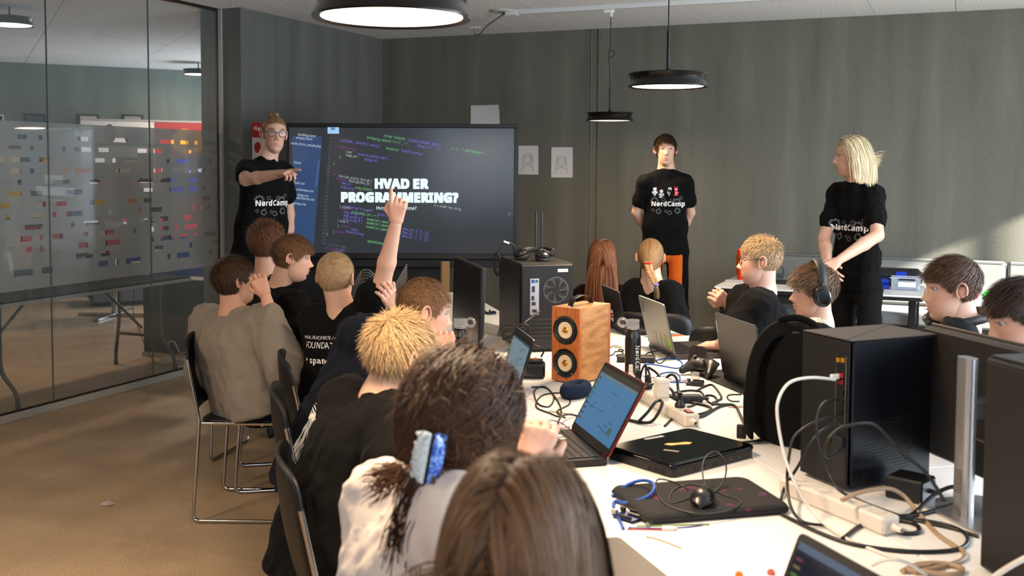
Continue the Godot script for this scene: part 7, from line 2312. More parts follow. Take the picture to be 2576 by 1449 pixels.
func desk_items() -> void:
	var t := thing("laptop_sleeve", "flat black laptop sleeve with a faint pink nebula print, mouse lying on it", "sleeve", tb(-0.145, 7.885), TURN)
	var nb := StandardMaterial3D.new()
	nb.albedo_texture = noise_tex(81, 0.012, [[0.0, Color(0.035, 0.032, 0.032)], [0.72, Color(0.045, 0.04, 0.04)], [0.8, Color(0.16, 0.04, 0.14)], [0.86, Color(0.42, 0.05, 0.2)], [0.95, Color(0.16, 0.1, 0.3)], [1.0, Color(0.2, 0.12, 0.35)]], 512, FastNoiseLite.TYPE_SIMPLEX_SMOOTH, 4)
	tri(nb, Vector3(1.9, 1.9, 1.9), false)
	nb.uv1_offset = Vector3(0.3, 0, 0.15)
	nb.roughness = 0.85
	var ring := []
	for e in [[0.0, 0.385, 0.262], [0.004, 0.392, 0.268], [0.014, 0.392, 0.268], [0.020, 0.384, 0.26], [0.0225, 0.36, 0.235]]:
		var r := []
		for p in rounded(e[1], e[2], 0.03):
			r.append(Vector3(p.x, 0.0005 + e[0], p.y))
		ring.append(r)
	obj("pouch", Shape.new().loft(ring), nb, t)
	var zip := []
	for p in rounded(0.394, 0.27, 0.03):
		zip.append(Vector3(p.x, 0.010, p.y))
	zip.append(zip[0])
	obj("zipper", Shape.new().tube(zip, 0.002, 5), mat(Color(0.02, 0.02, 0.02), 0.6), t)
	obj("zip_pull", Shape.new().box(Vector3(-0.19, 0.008, 0.138), Vector3(0.022, 0.003, 0.008), Basis(Vector3.UP, 0.4), 0.001), mat(Color(0.25, 0.22, 0.2), 0.4, 0.6), t)
	t = thing("computer_mouse", "black computer mouse with its cable coiled round it on the sleeve", "mouse", tb(-0.165, 7.955, TOP + 0.0235), turn_uv(-0.5, 0.85))
	var rings := []
	for k in 11:
		var s := k / 10.0
		var r := []
		var wd := 0.031 * sqrt(maxf(0.03, 1.0 - pow(absf(s * 2.0 - 1.0), 2.6)))
		var ht := 0.036 * sqrt(maxf(0.03, 1.0 - pow(absf(s * 2.0 - 1.05), 2.4)))
		for q in 16:
			var a := TAU * q / 16
			r.append(Vector3(cos(a) * wd, maxf(0.0, 0.012 + sin(a) * (ht - 0.012 if sin(a) > 0.0 else 0.012)), lerpf(-0.052, 0.052, s)))
		rings.append(r)
	obj("shell", Shape.new().loft(rings), mat(Color(0.018, 0.017, 0.016), 0.3), t)
	obj("wheel", Shape.new().tube([Vector3(-0.004, 0.030, -0.03), Vector3(0.004, 0.030, -0.03)], 0.009, 14), mat(Color(0.03, 0.03, 0.03), 0.6), t)
	obj("button_seam", Shape.new().box(Vector3(0, 0.034, -0.018), Vector3(0.0012, 0.004, 0.05), Basis(Vector3.RIGHT, -0.15)), mat(Color(0.005, 0.005, 0.005), 0.8), t)
	# gamepad on its stand
	t = thing("game_controller", "black game controller leaning on a clear stand near the dark grey laptop", "controller", tb(0.56, 6.33), turn_uv(-0.85, 0.5))
	t.scale = Vector3.ONE * 0.85
	var f := Field.new(Vector3(-0.1, 0.0, -0.08), Vector3(0.1, 0.11, 0.09), 0.005)
	f.ell(Vector3(0, 0.055, -0.005), Vector3(0.062, 0.024, 0.04), Basis(Vector3.RIGHT, 0.5), 0.02)
	for sx in [-1.0, 1.0]:
		f.cone(Vector3(sx * 0.05, 0.055, -0.012), Vector3(sx * 0.078, 0.022, 0.055), 0.027, 0.017, 0.025)
	var gs := Shape.new()
	f.into(gs)
	obj("shell", gs, mat(Color(0.02, 0.02, 0.021), 0.42), t)
	for p in [[-0.042, 0.083, -0.008], [0.022, 0.075, 0.014]]:
		obj("thumb_stick", Shape.new().lathe([Vector2(0.005, 0), Vector2(0.005, 0.012), Vector2(0.009, 0.014), Vector2(0.009, 0.017), Vector2(0.006, 0.016), Vector2(0, 0.0155)], Vector3(p[0], p[1] - 0.004, p[2]), Basis(Vector3.RIGHT, 0.45), 16), mat(Color(0.03, 0.03, 0.03), 0.6), t)
	for k in 4:
		var a := TAU * k / 4
		obj("button", Shape.new().lathe([Vector2(0.0055, 0), Vector2(0.0055, 0.005), Vector2(0.003, 0.0065), Vector2(0, 0.0065)], Vector3(0.045 + cos(a) * 0.012, 0.079 - sin(a) * 0.006, -0.008 + sin(a) * 0.011), Basis(Vector3.RIGHT, 0.45), 12), mat(Color(0.025, 0.025, 0.025), 0.3), t)
	obj("shoulder_trigger", Shape.new().box(Vector3(-0.055, 0.06, -0.042), Vector3(0.035, 0.02, 0.014), Basis.IDENTITY, 0.005), mat(Color(0.02, 0.02, 0.02), 0.3), t)
	obj("shoulder_trigger", Shape.new().box(Vector3(0.055, 0.06, -0.042), Vector3(0.035, 0.02, 0.014), Basis.IDENTITY, 0.005), mat(Color(0.02, 0.02, 0.02), 0.3), t)
	t = thing("phone_clip", "dark clip-on holder with a round logo button standing behind the game controller", "holder", tb(0.585, 6.23), turn_uv(-0.8, 0.6))
	obj("plate", Shape.new().slab(rounded(0.075, 0.1, 0.02), 0.014, Vector3(0, 0.055, 0), Basis(Vector3.RIGHT, -0.35)), mat(Color(0.045, 0.045, 0.048), 0.5), t)
	obj("logo_button", Shape.new().lathe([Vector2(0.012, 0.0), Vector2(0.012, 0.002), Vector2(0.009, 0.002), Vector2(0.009, 0.001), Vector2(0, 0.001)], Vector3(-0.008, 0.065, 0.0135), Basis(Vector3.RIGHT, 1.22), 18), mat(Color(0.12, 0.12, 0.12), 0.4), t)
	obj("foot", Shape.new().box(Vector3(0, 0.005, -0.01), Vector3(0.06, 0.01, 0.06), Basis.IDENTITY, 0.003), ink, t)
	t = thing("thumb_wheel", "ribbed clear plastic knob beside the game controller", "knob", tb(0.50, 6.40), 0.0)
	obj("knob", Shape.new().lathe([Vector2(0, 0), Vector2(0.018, 0), Vector2(0.016, 0.006), Vector2(0.018, 0.012), Vector2(0.016, 0.018), Vector2(0.018, 0.024), Vector2(0.014, 0.03), Vector2(0, 0.03)], Vector3.ZERO, Basis.IDENTITY, 20), clear(Color(0.8, 0.8, 0.78), 0.35), t)
	# boards
	for b in [[0.455, 6.50, 0.9, Color(0.10, 0.14, 0.18), "dark microcontroller board beside the blue cable coil"], [-0.365, 7.96, 0.4, Color(0.04, 0.14, 0.38), "blue microcontroller board at the corner of the laptop sleeve"], [0.10, 4.35, 0.2, Color(0.06, 0.2, 0.42), "blue microcontroller board at the far end of the tables"]]:
		t = thing("microcontroller_board", b[4], "circuit board", tb(b[0], b[1]), turn_uv(b[2], 0.7))
		obj("board", Shape.new().box(Vector3(0, 0.008, 0), Vector3(0.053, 0.0018, 0.068), Basis.IDENTITY, 0.0004), mat(b[3], 0.4), t)
		obj("spacer", Shape.new().box(Vector3(0, 0.0036, 0), Vector3(0.045, 0.007, 0.06)), mat(Color(0.05, 0.05, 0.05), 0.6), t)
		obj("usb_socket", Shape.new().box(Vector3(-0.014, 0.0145, -0.032), Vector3(0.012, 0.011, 0.016), Basis.IDENTITY, 0.001), mat(Color(0.6, 0.6, 0.62), 0.3, 0.9), t)
		obj("power_jack", Shape.new().box(Vector3(0.016, 0.0145, -0.03), Vector3(0.009, 0.011, 0.014), Basis.IDENTITY, 0.001), ink, t)
		obj("chip", Shape.new().box(Vector3(0.008, 0.0115, 0.012), Vector3(0.009, 0.005, 0.035)), ink, t)
		for sx in [-0.024, 0.024]:
			obj("pin_header", Shape.new().box(Vector3(sx, 0.013, 0.008), Vector3(0.0026, 0.0085, 0.045)), ink, t)
	# breadboard behind the straps
	t = thing("breadboard", "pale breadboard with jumper wires between backpack and dark laptop", "circuit board", tb(0.47, 7.02), TURN)
	obj("block", Shape.new().box(Vector3(0, 0.005, 0), Vector3(0.055, 0.01, 0.085), Basis.IDENTITY, 0.001), mat(Color(0.78, 0.72, 0.7), 0.5), t)
	obj("gutter", Shape.new().box(Vector3(0, 0.0102, 0), Vector3(0.005, 0.0006, 0.083)), mat(Color(0.55, 0.5, 0.5), 0.6), t)
	obj("wire", Shape.new().tube(smooth_path([Vector3(-0.02, 0.01, -0.03), Vector3(-0.01, 0.035, -0.01), Vector3(0.02, 0.03, 0.01), Vector3(0.015, 0.01, 0.03)], 5), 0.0012, 5), mat(Color(0.1, 0.3, 0.6), 0.5), t)
	obj("wire", Shape.new().tube(smooth_path([Vector3(0.01, 0.01, -0.03), Vector3(0.0, 0.04, 0.0), Vector3(-0.02, 0.02, 0.02), Vector3(-0.02, 0.01, 0.035)], 5), 0.0012, 5), mat(Color(0.55, 0.1, 0.25), 0.5), t)
	# navy ring speaker
	t = thing("ring_speaker", "rounded navy blue portable speaker lying between cables", "speaker", tb(-0.075, 6.60), turn_uv(0.7, 0.7))
	rings = []
	for k in 25:
		var a := TAU * k / 24
		var r := []
		for q in 12:
			var w := TAU * q / 12
			r.append(Vector3(cos(a) * (0.062 + cos(w) * 0.026), 0.028 + sin(w) * 0.028, sin(a) * (0.03 + cos(w) * 0.022)))
		rings.append(r)
	obj("ring_body", Shape.new().loft(rings, true, false), cloth(Color(0.10, 0.15, 0.24)), t)
	obj("slot", Shape.new().box(Vector3(0, 0.03, 0.0), Vector3(0.05, 0.02, 0.008), Basis.IDENTITY, 0.003), mat(Color(0.02, 0.02, 0.03), 0.5), t)
	# charger box
	t = thing("battery_charger", "black battery charger with yellow contacts in front of the tall tower", "charger", tb(-0.135, 6.20), turn_uv(-0.3, 1.0))
	obj("body", Shape.new().box(Vector3(0, 0.03, 0), Vector3(0.10, 0.058, 0.10), Basis.IDENTITY, 0.008), mat(Color(0.02, 0.02, 0.02), 0.35), t)
	obj("tray", Shape.new().box(Vector3(0, 0.064, -0.01), Vector3(0.08, 0.012, 0.06), Basis.IDENTITY, 0.003), mat(Color(0.03, 0.03, 0.03), 0.4), t)
	for k in 2:
		obj("contact", Shape.new().box(Vector3(-0.015 + k * 0.025, 0.073, -0.005), Vector3(0.012, 0.01, 0.03), Basis.IDENTITY, 0.002), mat(Color(0.75, 0.48, 0.06), 0.3, 0.6), t)
	# power brick behind the bottle
	t = thing("power_brick", "flat black power brick behind the tall bottle", "adapter", tb(0.40, 5.98), turn_uv(0.9, 0.35))
	obj("body", Shape.new().box(Vector3(0, 0.016, 0), Vector3(0.055, 0.031, 0.17), Basis.IDENTITY, 0.006), mat(Color(0.03, 0.03, 0.03), 0.5), t)
	obj("label_plate", Shape.new().box(Vector3(0, 0.0316, 0), Vector3(0.04, 0.0008, 0.08)), mat(Color(0.06, 0.06, 0.06), 0.4), t)
	t = thing("power_brick", "long black power brick behind the socket strip", "adapter", tb(0.29, 6.78), turn_uv(0.9, 0.2))
	obj("body", Shape.new().box(Vector3(0, 0.014, 0), Vector3(0.05, 0.027, 0.13), Basis.IDENTITY, 0.006), mat(Color(0.03, 0.03, 0.03), 0.5), t)
	obj("cord_grip", Shape.new().tube([Vector3(0, 0.014, 0.065), Vector3(0, 0.014, 0.09)], [0.007, 0.004], 8), ink, t)
	t = thing("power_brick", "square black adapter at the foot of the silver stand", "adapter", tb(0.42, 7.97), turn_uv(0.5, 0.8))
	obj("body", Shape.new().box(Vector3(0, 0.03, 0), Vector3(0.09, 0.06, 0.10), Basis.IDENTITY, 0.005), mat(Color(0.022, 0.022, 0.022), 0.45), t)
	obj("cord_grip", Shape.new().tube([Vector3(0, 0.03, 0.05), Vector3(0, 0.03, 0.075)], [0.007, 0.004], 8), ink, t)
	# mats, papers, little caps
	t = thing("mouse_mat", "black mat under the dark grey laptop", "mat", tb(0.70, 6.50), turn_uv(0.05, 1))
	obj("cloth", Shape.new().slab(rounded(0.30, 0.52, 0.02), 0.003, Vector3(0, 0.0036, 0), FLAT), mat(Color(0.03, 0.03, 0.031), 0.85), t)
	t = thing("paper_stack", "teal and orange sheets beside the silver laptop", "papers", tb(0.83, 5.42), turn_uv(0.3, 1))
	obj("sheet", Shape.new().box(Vector3(0, 0.001, 0), Vector3(0.21, 0.001, 0.29)), mat(Color(0.30, 0.55, 0.55), 0.8), t)
	obj("sheet", Shape.new().box(Vector3(0.01, 0.0023, 0.03), Vector3(0.2, 0.001, 0.26), Basis(Vector3.UP, 0.15)), mat(Color(0.72, 0.36, 0.22), 0.8), t)
	obj("sheet", Shape.new().box(Vector3(0.02, 0.0036, 0.06), Vector3(0.2, 0.001, 0.2), Basis(Vector3.UP, -0.1)), mat(Color(0.85, 0.82, 0.76), 0.8), t)
	for c in [[-0.262, 8.36, Color(0.85, 0.42, 0.05), "small orange bead on the bare table"], [-0.19, 8.365, Color(0.75, 0.35, 0.3), "small pink pin on the bare table"]]:
		t = thing("bead", c[3], "bead", tb(c[0], c[1]), 0.6)
		obj("bead_ring", Shape.new().lathe([Vector2(0.004, 0.001), Vector2(0.008, 0.0), Vector2(0.009, 0.005), Vector2(0.007, 0.009), Vector2(0.004, 0.009), Vector2(0.004, 0.001)], Vector3.ZERO, Basis.IDENTITY, 16), mat(c[2], 0.4), t)
	t = thing("connector", "small white connector block lying on the bare table", "connector", tb(-0.30, 8.06), turn_uv(0.9, 0.3))
	obj("shell", Shape.new().box(Vector3(0, 0.005, 0), Vector3(0.014, 0.01, 0.03), Basis.IDENTITY, 0.002), mat(Color(0.8, 0.79, 0.76), 0.5), t)
	obj("pins", Shape.new().box(Vector3(0, 0.005, 0.017), Vector3(0.009, 0.005, 0.006)), mat(Color(0.6, 0.55, 0.4), 0.3, 0.7), t)
	t = thing("paper_scrap", "small crumpled pale paper scrap on the floor", "paper", Vector3(1.544, 0, 5.282), 0.4)
	var sc := Shape.new()
	sc.face([Vector3(-0.035, 0.004, -0.02), Vector3(0.0, 0.014, -0.022), Vector3(0.004, 0.002, 0.02), Vector3(-0.03, 0.003, 0.018)], Vector3.UP)
	sc.face([Vector3(0.0, 0.014, -0.022), Vector3(0.036, 0.003, -0.012), Vector3(0.03, 0.006, 0.02), Vector3(0.004, 0.002, 0.02)], Vector3.UP)
	obj("sheet", sc, mat(Color(0.66, 0.56, 0.56), 0.8), t)
	# headset on the tall tower
	t = thing("headset", "grey gaming headset lying on top of the tall tower", "headphones", tb(0.085, 5.44, TOP + 0.417), turn_uv(-0.6, 0.8))
	var hgrey := mat(Color(0.13, 0.125, 0.12), 0.4, 0.3)
	rings = []
	for k in 15:
		var a := lerpf(-0.2, PI + 0.2, k / 14.0)
		var o := Vector3(cos(a) * 0.085, 0.035 + 0.01 * sin(a), -sin(a) * 0.09 + 0.02)
		var e := Vector3(cos(a), 0, -sin(a))
		rings.append([o + e * 0.006 + Vector3(0, -0.014, 0), o + e * 0.008, o + e * 0.006 + Vector3(0, 0.014, 0), o - e * 0.005 + Vector3(0, 0.013, 0), o - e * 0.005 + Vector3(0, -0.013, 0)])
	obj("headband", Shape.new().loft(rings), hgrey, t)
	for sx in [-1.0, 1.0]:
		ear_cup(t, Vector3(sx * 0.05, 0.006, 0.055), Vector3(sx * 0.25, 1.0, 0.1).normalized(), Vector3(0, 0, -1), 0.042)
		obj("yoke", Shape.new().tube([Vector3(sx * 0.084, 0.036, 0.025), Vector3(sx * 0.088, 0.04, 0.05), Vector3(sx * 0.05, 0.054, 0.06)], 0.005, 7), hgrey, t)
	# cable with stick on the tower corner
	t = thing("usb_stick", "black stick with a cable bundle standing on the tall tower corner", "usb stick", tb(-0.02, 5.30, TOP + 0.417), TURN)
	obj("stick", Shape.new().box(Vector3(0.03, 0.03, 0.0), Vector3(0.014, 0.06, 0.02), Basis(Vector3.BACK, 0.05), 0.003), ink, t)
	obj("indicator", Shape.new().box(Vector3(0.022, 0.035, 0.0), Vector3(0.002, 0.03, 0.012)), mat(Color(0.05, 0.4, 0.55), 0.3), t)
	obj("cable_bundle", Shape.new().tube(smooth_path([Vector3(0.03, 0.058, 0), Vector3(0.0, 0.075, 0.0), Vector3(-0.03, 0.07, 0.0), Vector3(-0.05, 0.02, 0.0), Vector3(-0.075, -0.05, 0.0), Vector3(-0.055, -0.09, 0.0), Vector3(-0.045, -0.02, 0.01), Vector3(-0.06, 0.03, 0.0), Vector3(-0.075, -0.02, -0.01), Vector3(-0.06, -0.08, 0.0)], 5), 0.0035, 6), ink, t)
	obj("tie", Shape.new().box(Vector3(-0.012, 0.076, 0), Vector3(0.03, 0.009, 0.009), Basis(Vector3.BACK, -0.35)), mat(Color(0.75, 0.74, 0.7), 0.5), t)
	# aerials behind the tower
	for k in 2:
		t = thing("aerial", "thin black aerial rod standing behind the tall tower", "antenna", tb(0.15 + k * 0.03, 5.19, TOP), TURN, "black aerial rods")
		obj("rod", Shape.new().box(Vector3(0, 0.32, 0), Vector3(0.010, 0.64, 0.012), Basis.IDENTITY, 0.002), ink, t)
		obj("foot", Shape.new().lathe([Vector2(0.0, 0.0), Vector2(0.012, 0.0), Vector2(0.012, 0.006), Vector2(0, 0.006)], Vector3.ZERO, Basis.IDENTITY, 12), ink, t)

func backpack() -> void:
	var t := thing("backpack", "black backpack with padded straps standing on the table by the dark tower", "backpack", tb(0.40, 7.42), turn_uv(-0.75, 0.66))
	var nylon := cloth(Color(0.028, 0.027, 0.027), 0.85, 0.1)
	var f := Field.new(Vector3(-0.2, 0.0, -0.2), Vector3(0.2, 0.44, 0.18), 0.012)
	f.ell(Vector3(0, 0.17, -0.01), Vector3(0.165, 0.21, 0.11), Basis.IDENTITY, 0.04)
	f.cone(Vector3(-0.07, 0.08, -0.03), Vector3(0.07, 0.08, -0.03), 0.085, 0.085, 0.06)
	f.cone(Vector3(-0.05, 0.29, -0.03), Vector3(0.05, 0.29, -0.03), 0.08, 0.08, 0.05)
	f.cut(Vector3(0, 0.003, 0), Vector3.DOWN)
	var s := Shape.new()
	f.into(s, null, folds(0.006, 9.0))
	obj("bag", s, nylon, t)
	for sx in [-1.0, 1.0]:
		var rings := []
		var path := smooth_path([Vector3(sx * 0.03, 0.372, 0.02), Vector3(sx * 0.075, 0.35, 0.065), Vector3(sx * 0.105, 0.28, 0.095), Vector3(sx * 0.115, 0.18, 0.115), Vector3(sx * 0.12, 0.08, 0.11), Vector3(sx * 0.13, 0.03, 0.08)], 5)
		for k in path.size():
			var tg: Vector3 = (path[mini(k + 1, path.size() - 1)] - path[maxi(k - 1, 0)]).normalized()
			var sd := tg.cross(Vector3(sx * 0.5, 0.1, 1.0)).normalized()
			var up := sd.cross(tg)
			var w := lerpf(0.032, 0.022, float(k) / path.size())
			rings.append([path[k] - sd * w + up * 0.004, path[k] - sd * w * 0.6 + up * 0.009, path[k] + sd * w * 0.6 + up * 0.009, path[k] + sd * w + up * 0.004, path[k] + sd * w * 0.8 - up * 0.004, path[k] - sd * w * 0.8 - up * 0.004])
		obj("shoulder_strap", Shape.new().loft(rings), nylon, t)
		obj("webbing", Shape.new().box(Vector3(sx * 0.13, 0.008, 0.09), Vector3(0.02, 0.003, 0.12), Basis(Vector3.UP, sx * 0.5)), mat(Color(0.02, 0.02, 0.02), 0.8), t)
	obj("haul_loop", Shape.new().tube(smooth_path([Vector3(-0.05, 0.355, 0.0), Vector3(-0.06, 0.39, 0.02), Vector3(0.0, 0.405, 0.03), Vector3(0.05, 0.385, 0.02), Vector3(0.04, 0.355, 0.0)], 5), 0.011, 8), nylon, t)
	obj("zipper", Shape.new().tube(smooth_path([Vector3(-0.135, 0.12, 0.0), Vector3(-0.12, 0.27, 0.03), Vector3(0.0, 0.36, 0.04), Vector3(0.12, 0.27, 0.03), Vector3(0.135, 0.12, 0.0)], 6), 0.004, 6), mat(Color(0.015, 0.015, 0.015), 0.5), t)
	var bk := obj("buckle", Shape.new().box(Vector3(-0.165, 0.03, 0.06), Vector3(0.03, 0.045, 0.014), Basis(Vector3.UP, 0.3), 0.003), mat(Color(0.02, 0.02, 0.02), 0.35), t)
	obj("buckle_bar", Shape.new().box(Vector3(-0.165, 0.035, 0.068), Vector3(0.012, 0.03, 0.004), Basis(Vector3.UP, 0.3)), mat(Color(0.12, 0.11, 0.1), 0.4), bk)

func cables() -> void:
	for c in CABLES:
		var pts := []
		for k in range(0, c[5].size(), 3):
			pts.append(Vector3(c[5][k], c[5][k + 1], c[5][k + 2]) * 0.001)
		var t := obj(c[0], Shape.new().tube(smooth_path(pts, 6), c[4], 7), mat(c[3], 0.45))
		tag(t, c[1], c[2])

# ---------------------------------------------------------------- screen, lamps, walls, the far side and the hall
func solid_text(lines: Array, m: Material, parent: Node3D, called: String, shift := 0.0) -> void:
	# lines of [text, cap height, x, y, angle]; shift > 0 fattens the strokes
	var s := Shape.new()
	for l in lines:
		var arr := letters(l[0], l[1], 0.0, l[5] if l.size() > 5 else "Droid Sans Mono", shift > 0.0).get_mesh_arrays()
		var c := cos(l[4])
		var sn := sin(l[4])
		for o in ([Vector2.ZERO] if shift <= 0.0 else [Vector2(-shift, -shift), Vector2(shift, -shift), Vector2(-shift, shift), Vector2(shift, shift), Vector2.ZERO]):
			var at := s.v.size()
			for p in arr[Mesh.ARRAY_VERTEX]:
				var q: Vector2 = Vector2(p.x * (l[6] if l.size() > 6 else 1.0), p.y) + o
				s.vert(Vector3(l[2] + q.x * c - q.y * sn, l[3] + q.x * sn + q.y * c, 0.0), Vector3.BACK)
			for k in arr[Mesh.ARRAY_INDEX]:
				s.i.append(at + k)
	var t := obj(called, s, m, parent)
	t.position.z = 0.0205

func pt(px: float, py: float) -> Vector2:    # a place on the picture of the big screen, 1.63 m wide
	return Vector2((px - 1007.5) / 349.5, (482.0 - py) / 349.5)

func big_screen() -> void:
	var b := Vector3(1.4605, 1.4225, 2.25)
	var t := thing("presentation_screen", "large black presentation screen on a trolley showing HVAD ER PROGRAMMERING?", "screen", b, deg_to_rad(22.93))
	var frame := mat(Color(0.02, 0.02, 0.022), 0.4)
	obj("housing", Shape.new().box(Vector3(0, 0, -0.03), Vector3(1.68, 0.985, 0.07), Basis.IDENTITY, 0.008), frame, t)
	for e in [[0.0, 0.479, 1.69, 0.03], [0.0, -0.474, 1.69, 0.042], [-0.83, 0.0, 0.028, 0.93], [0.83, 0.0, 0.028, 0.93]]:
		obj("bezel", Shape.new().box(Vector3(e[0], e[1], 0.014), Vector3(e[2], e[3], 0.022), Basis.IDENTITY, 0.003), frame, t)
	var glass := StandardMaterial3D.new()
	glass.albedo_color = Color(0.03, 0.032, 0.035)
	glass.roughness = 0.16
	glass.metallic_specular = 0.45
	glass.emission_enabled = true
	glass.emission = Color(0.20, 0.215, 0.235)
	glass.emission_energy_multiplier = 1.0
	obj("screen", Shape.new().box(Vector3(0, 0.002, 0.012), Vector3(1.635, 0.92, 0.004)), glass, t)
	var quad := func(list: Array) -> Shape:
		var pts := []
		for p in list:
			var w := pt(p[0], p[1])
			pts.append(Vector3(w.x, w.y, 0.0165))
		var sh := Shape.new()
		sh.face(pts, Vector3.BACK)
		return sh
	obj("screen_sidebar", quad.call([[728, 343], [804, 343], [786, 560], [779, 642], [728, 642]]), screen_glow(Color(0.20, 0.29, 0.44), 1.0), t)
	obj("screen_gutter", quad.call([[793, 405], [798, 405], [790, 470], [785, 470]]), screen_glow(Color(0.30, 0.42, 0.58), 1.0), t)
	obj("screen_tab", quad.call([[818, 313], [847, 313], [847, 336], [818, 336]]), screen_glow(Color(0.62, 0.80, 0.96), 1.0), t)
	var tab := Shape.new()
	for e in [[826, 321, 837, 323], [826, 324.5, 837, 326.5], [827, 318.5, 836, 319.5]]:
		var a := pt(e[0], e[1])
		var d := pt(e[2], e[3])
		tab.face([Vector3(a.x, a.y, 0.0185), Vector3(d.x, a.y, 0.0185), Vector3(d.x, d.y, 0.0185), Vector3(a.x, d.y, 0.0185)], Vector3.BACK)
	obj("screen_icon", tab, screen_glow(Color(0.15, 0.25, 0.35), 1.0), t)
	var white := screen_glow(Color(0.88, 0.97, 1.0), 1.15)
	var an := -0.155
	var line := func(text: String, px: float, py: float, h := 0.0172, a := -0.155) -> Array:
		var w := pt(px, py)
		return [text, h, w.x, w.y, a, "Droid Sans Mono", 0.66]
	solid_text([["HVAD ER", 0.066, pt(936, 478).x, pt(936, 482).y, 0.0, "Droid Sans", 1.04], ["PROGRAMMERING?", 0.066, pt(850, 513).x, pt(850, 517).y, 0.0, "Droid Sans", 1.0]], white, t, "screen_title", 0.0045)
	solid_text([["Hvor skal vi henne?", 0.0245, pt(941, 532).x, pt(941, 532).y, 0.0, "Droid Sans"]], white, t, "screen_subtitle")
	var pale := [line.call("'code'", 862, 386), line.call("'image_src'", 860, 394), line.call("function_exists('hex2rgb')", 845, 448), line.call("} elseif(          ) {", 847, 526), line.call("} else {", 842, 562), line.call("}", 842, 576), line.call("}", 814, 597), line.call("}", 830, 592), line.call("}", 831, 416), line.call(");", 846, 400), line.call("is a proper hex string", 1088, 521, 0.0165), line.call("(hex2rgb($hex_str,", 870, 460)]
	solid_text(pale, screen_glow(Color(0.68, 0.75, 0.72), 1.0), t, "screen_code")
	var violet := [line.call("$_SESSION['_CAPTCHA']['config']", 849, 357), line.call("$captcha_config['code'],", 895, 392), line.call("$image_src", 911, 405), line.call("$hex_str", 852, 466), line.call("$rgb_array", 851, 476), line.call("$rgb_array['b'] = 0xFF", 860, 526), line.call("$rgb_array['r']", 858, 540), line.call("$rgb_array['g']", 857, 549), line.call("$rgb_array['b']", 856, 558), line.call("false;", 876, 584), line.call("$return_string", 862, 590), line.call("($hex_str, 0, 1), 2));", 1006, 582), line.call("($hex_str, 1, 1), 2));", 1005, 591), line.call("($hex_str, 2, 1), 2));", 1004, 600), line.call("$_GET['", 839, 637), line.call("$_SERVER['DOCUMENT_ROOT'])", 1021, 356), line.call("$captcha_config);", 1006, 383), line.call("$color_v", 944, 545), line.call("$image_src), '/');", 1046, 370)]
	solid_text(violet, screen_glow(Color(0.50, 0.44, 0.86), 1.0), t, "screen_code")
	var green := [line.call("serialize(", 966, 377), line.call("preg_replace(", 888, 477), line.call("strlen($hex_str) == 3", 877, 540), line.call("hexdec(str_repeat", 917, 558), line.call("hexdec(str_repeat", 916, 567), line.call("hexdec(str_repeat", 915, 577), line.call("implode($separator", 917, 614), line.call("ltrim(preg_replace('/\\\\\\\\/', '/',", 917, 350), line.call("strlen( realpath(", 960, 345), line.call(")) )) . '?_CAPTCHA&amp;t=' .", 1132, 376)]
	solid_text(green, screen_glow(Color(0.46, 0.78, 0.48), 1.0), t, "screen_code")
	var rose := [line.call("return array(", 847, 374), line.call("if( !", 829, 444), line.call("function", 839, 455), line.call("return", 852, 575), line.call("return", 838, 590), line.call("if( isset(", 809, 632), line.call("elseif", 850, 530)]
	solid_text(rose, screen_glow(Color(0.55, 0.22, 0.55), 1.0), t, "screen_code")
	var grey := []
	for k in 33:
		grey.append([str(77 + k), 0.0145, pt(823.0 - k * 0.72, 343.0 + k * 8.65).x, pt(823.0 - k * 0.72, 343.0 + k * 8.65).y, -0.1])
	grey.append(line.call("// Draw the image", 809, 622))
	solid_text(grey, screen_glow(Color(0.34, 0.38, 0.42), 1.0), t, "screen_line_numbers")
	var files := [["empty.html", 737, 351], ["send_form_email.php", 724, 365], ["fonts", 731, 414], ["style.css", 729, 465], ["font-animate.css", 721, 481], ["my-blog.css", 726, 495], ["elements.css", 737, 504], ["shop.css", 731, 518], ["landing.html", 742, 343]]
	var fl := []
	for f in files:
		var w := pt(f[1], f[2])
		fl.append([f[0], 0.0165, w.x, w.y, -0.11, "Droid Sans"])
	solid_text(fl, screen_glow(Color(0.75, 0.82, 0.9), 1.0), t, "screen_file_list")
	var pen := Shape.new()
	var pc := pt(1282, 538)
	for s in [-1.0, 1.0]:
		pen.tube([Vector3(pc.x - 0.012 + s * 0.004, pc.y - 0.012 - s * 0.004, 0.019), Vector3(pc.x + 0.010 + s * 0.004, pc.y + 0.010 - s * 0.004, 0.019)], 0.0012, 4)
	obj("screen_pen_icon", pen, screen_glow(Color(0.5, 0.56, 0.6), 1.0), t)
	# trolley
	var steel := mat(Color(0.10, 0.11, 0.13), 0.45, 0.4)
	for x in [-0.42, 0.42]:
		obj("trolley_post", Shape.new().box(Vector3(x, -0.78, -0.1), Vector3(0.07, 1.2, 0.05), Basis.IDENTITY, 0.004), steel, t)
		obj("trolley_foot", Shape.new().box(Vector3(x, -1.35, 0.0), Vector3(0.08, 0.05, 0.7), Basis.IDENTITY, 0.006), steel, t)
		for z in [-0.32, 0.32]:
			obj("castor", Shape.new().tube([Vector3(x - 0.02, -1.395, z), Vector3(x + 0.02, -1.395, z)], 0.026, 14), ink, t)
	obj("trolley_shelf", Shape.new().box(Vector3(0, -0.53, -0.06), Vector3(1.45, 0.06, 0.1), Basis.IDENTITY, 0.004), steel, t)
	obj("trolley_panel", Shape.new().box(Vector3(-0.26, -0.95, -0.13), Vector3(1.08, 0.80, 0.02), Basis.IDENTITY, 0.004), mat(Color(0.03, 0.03, 0.035), 0.6), t)

func screen_glow(c: Color, e: float) -> StandardMaterial3D:
	var m := glow(c, e)
	m.roughness = 0.3
	return m

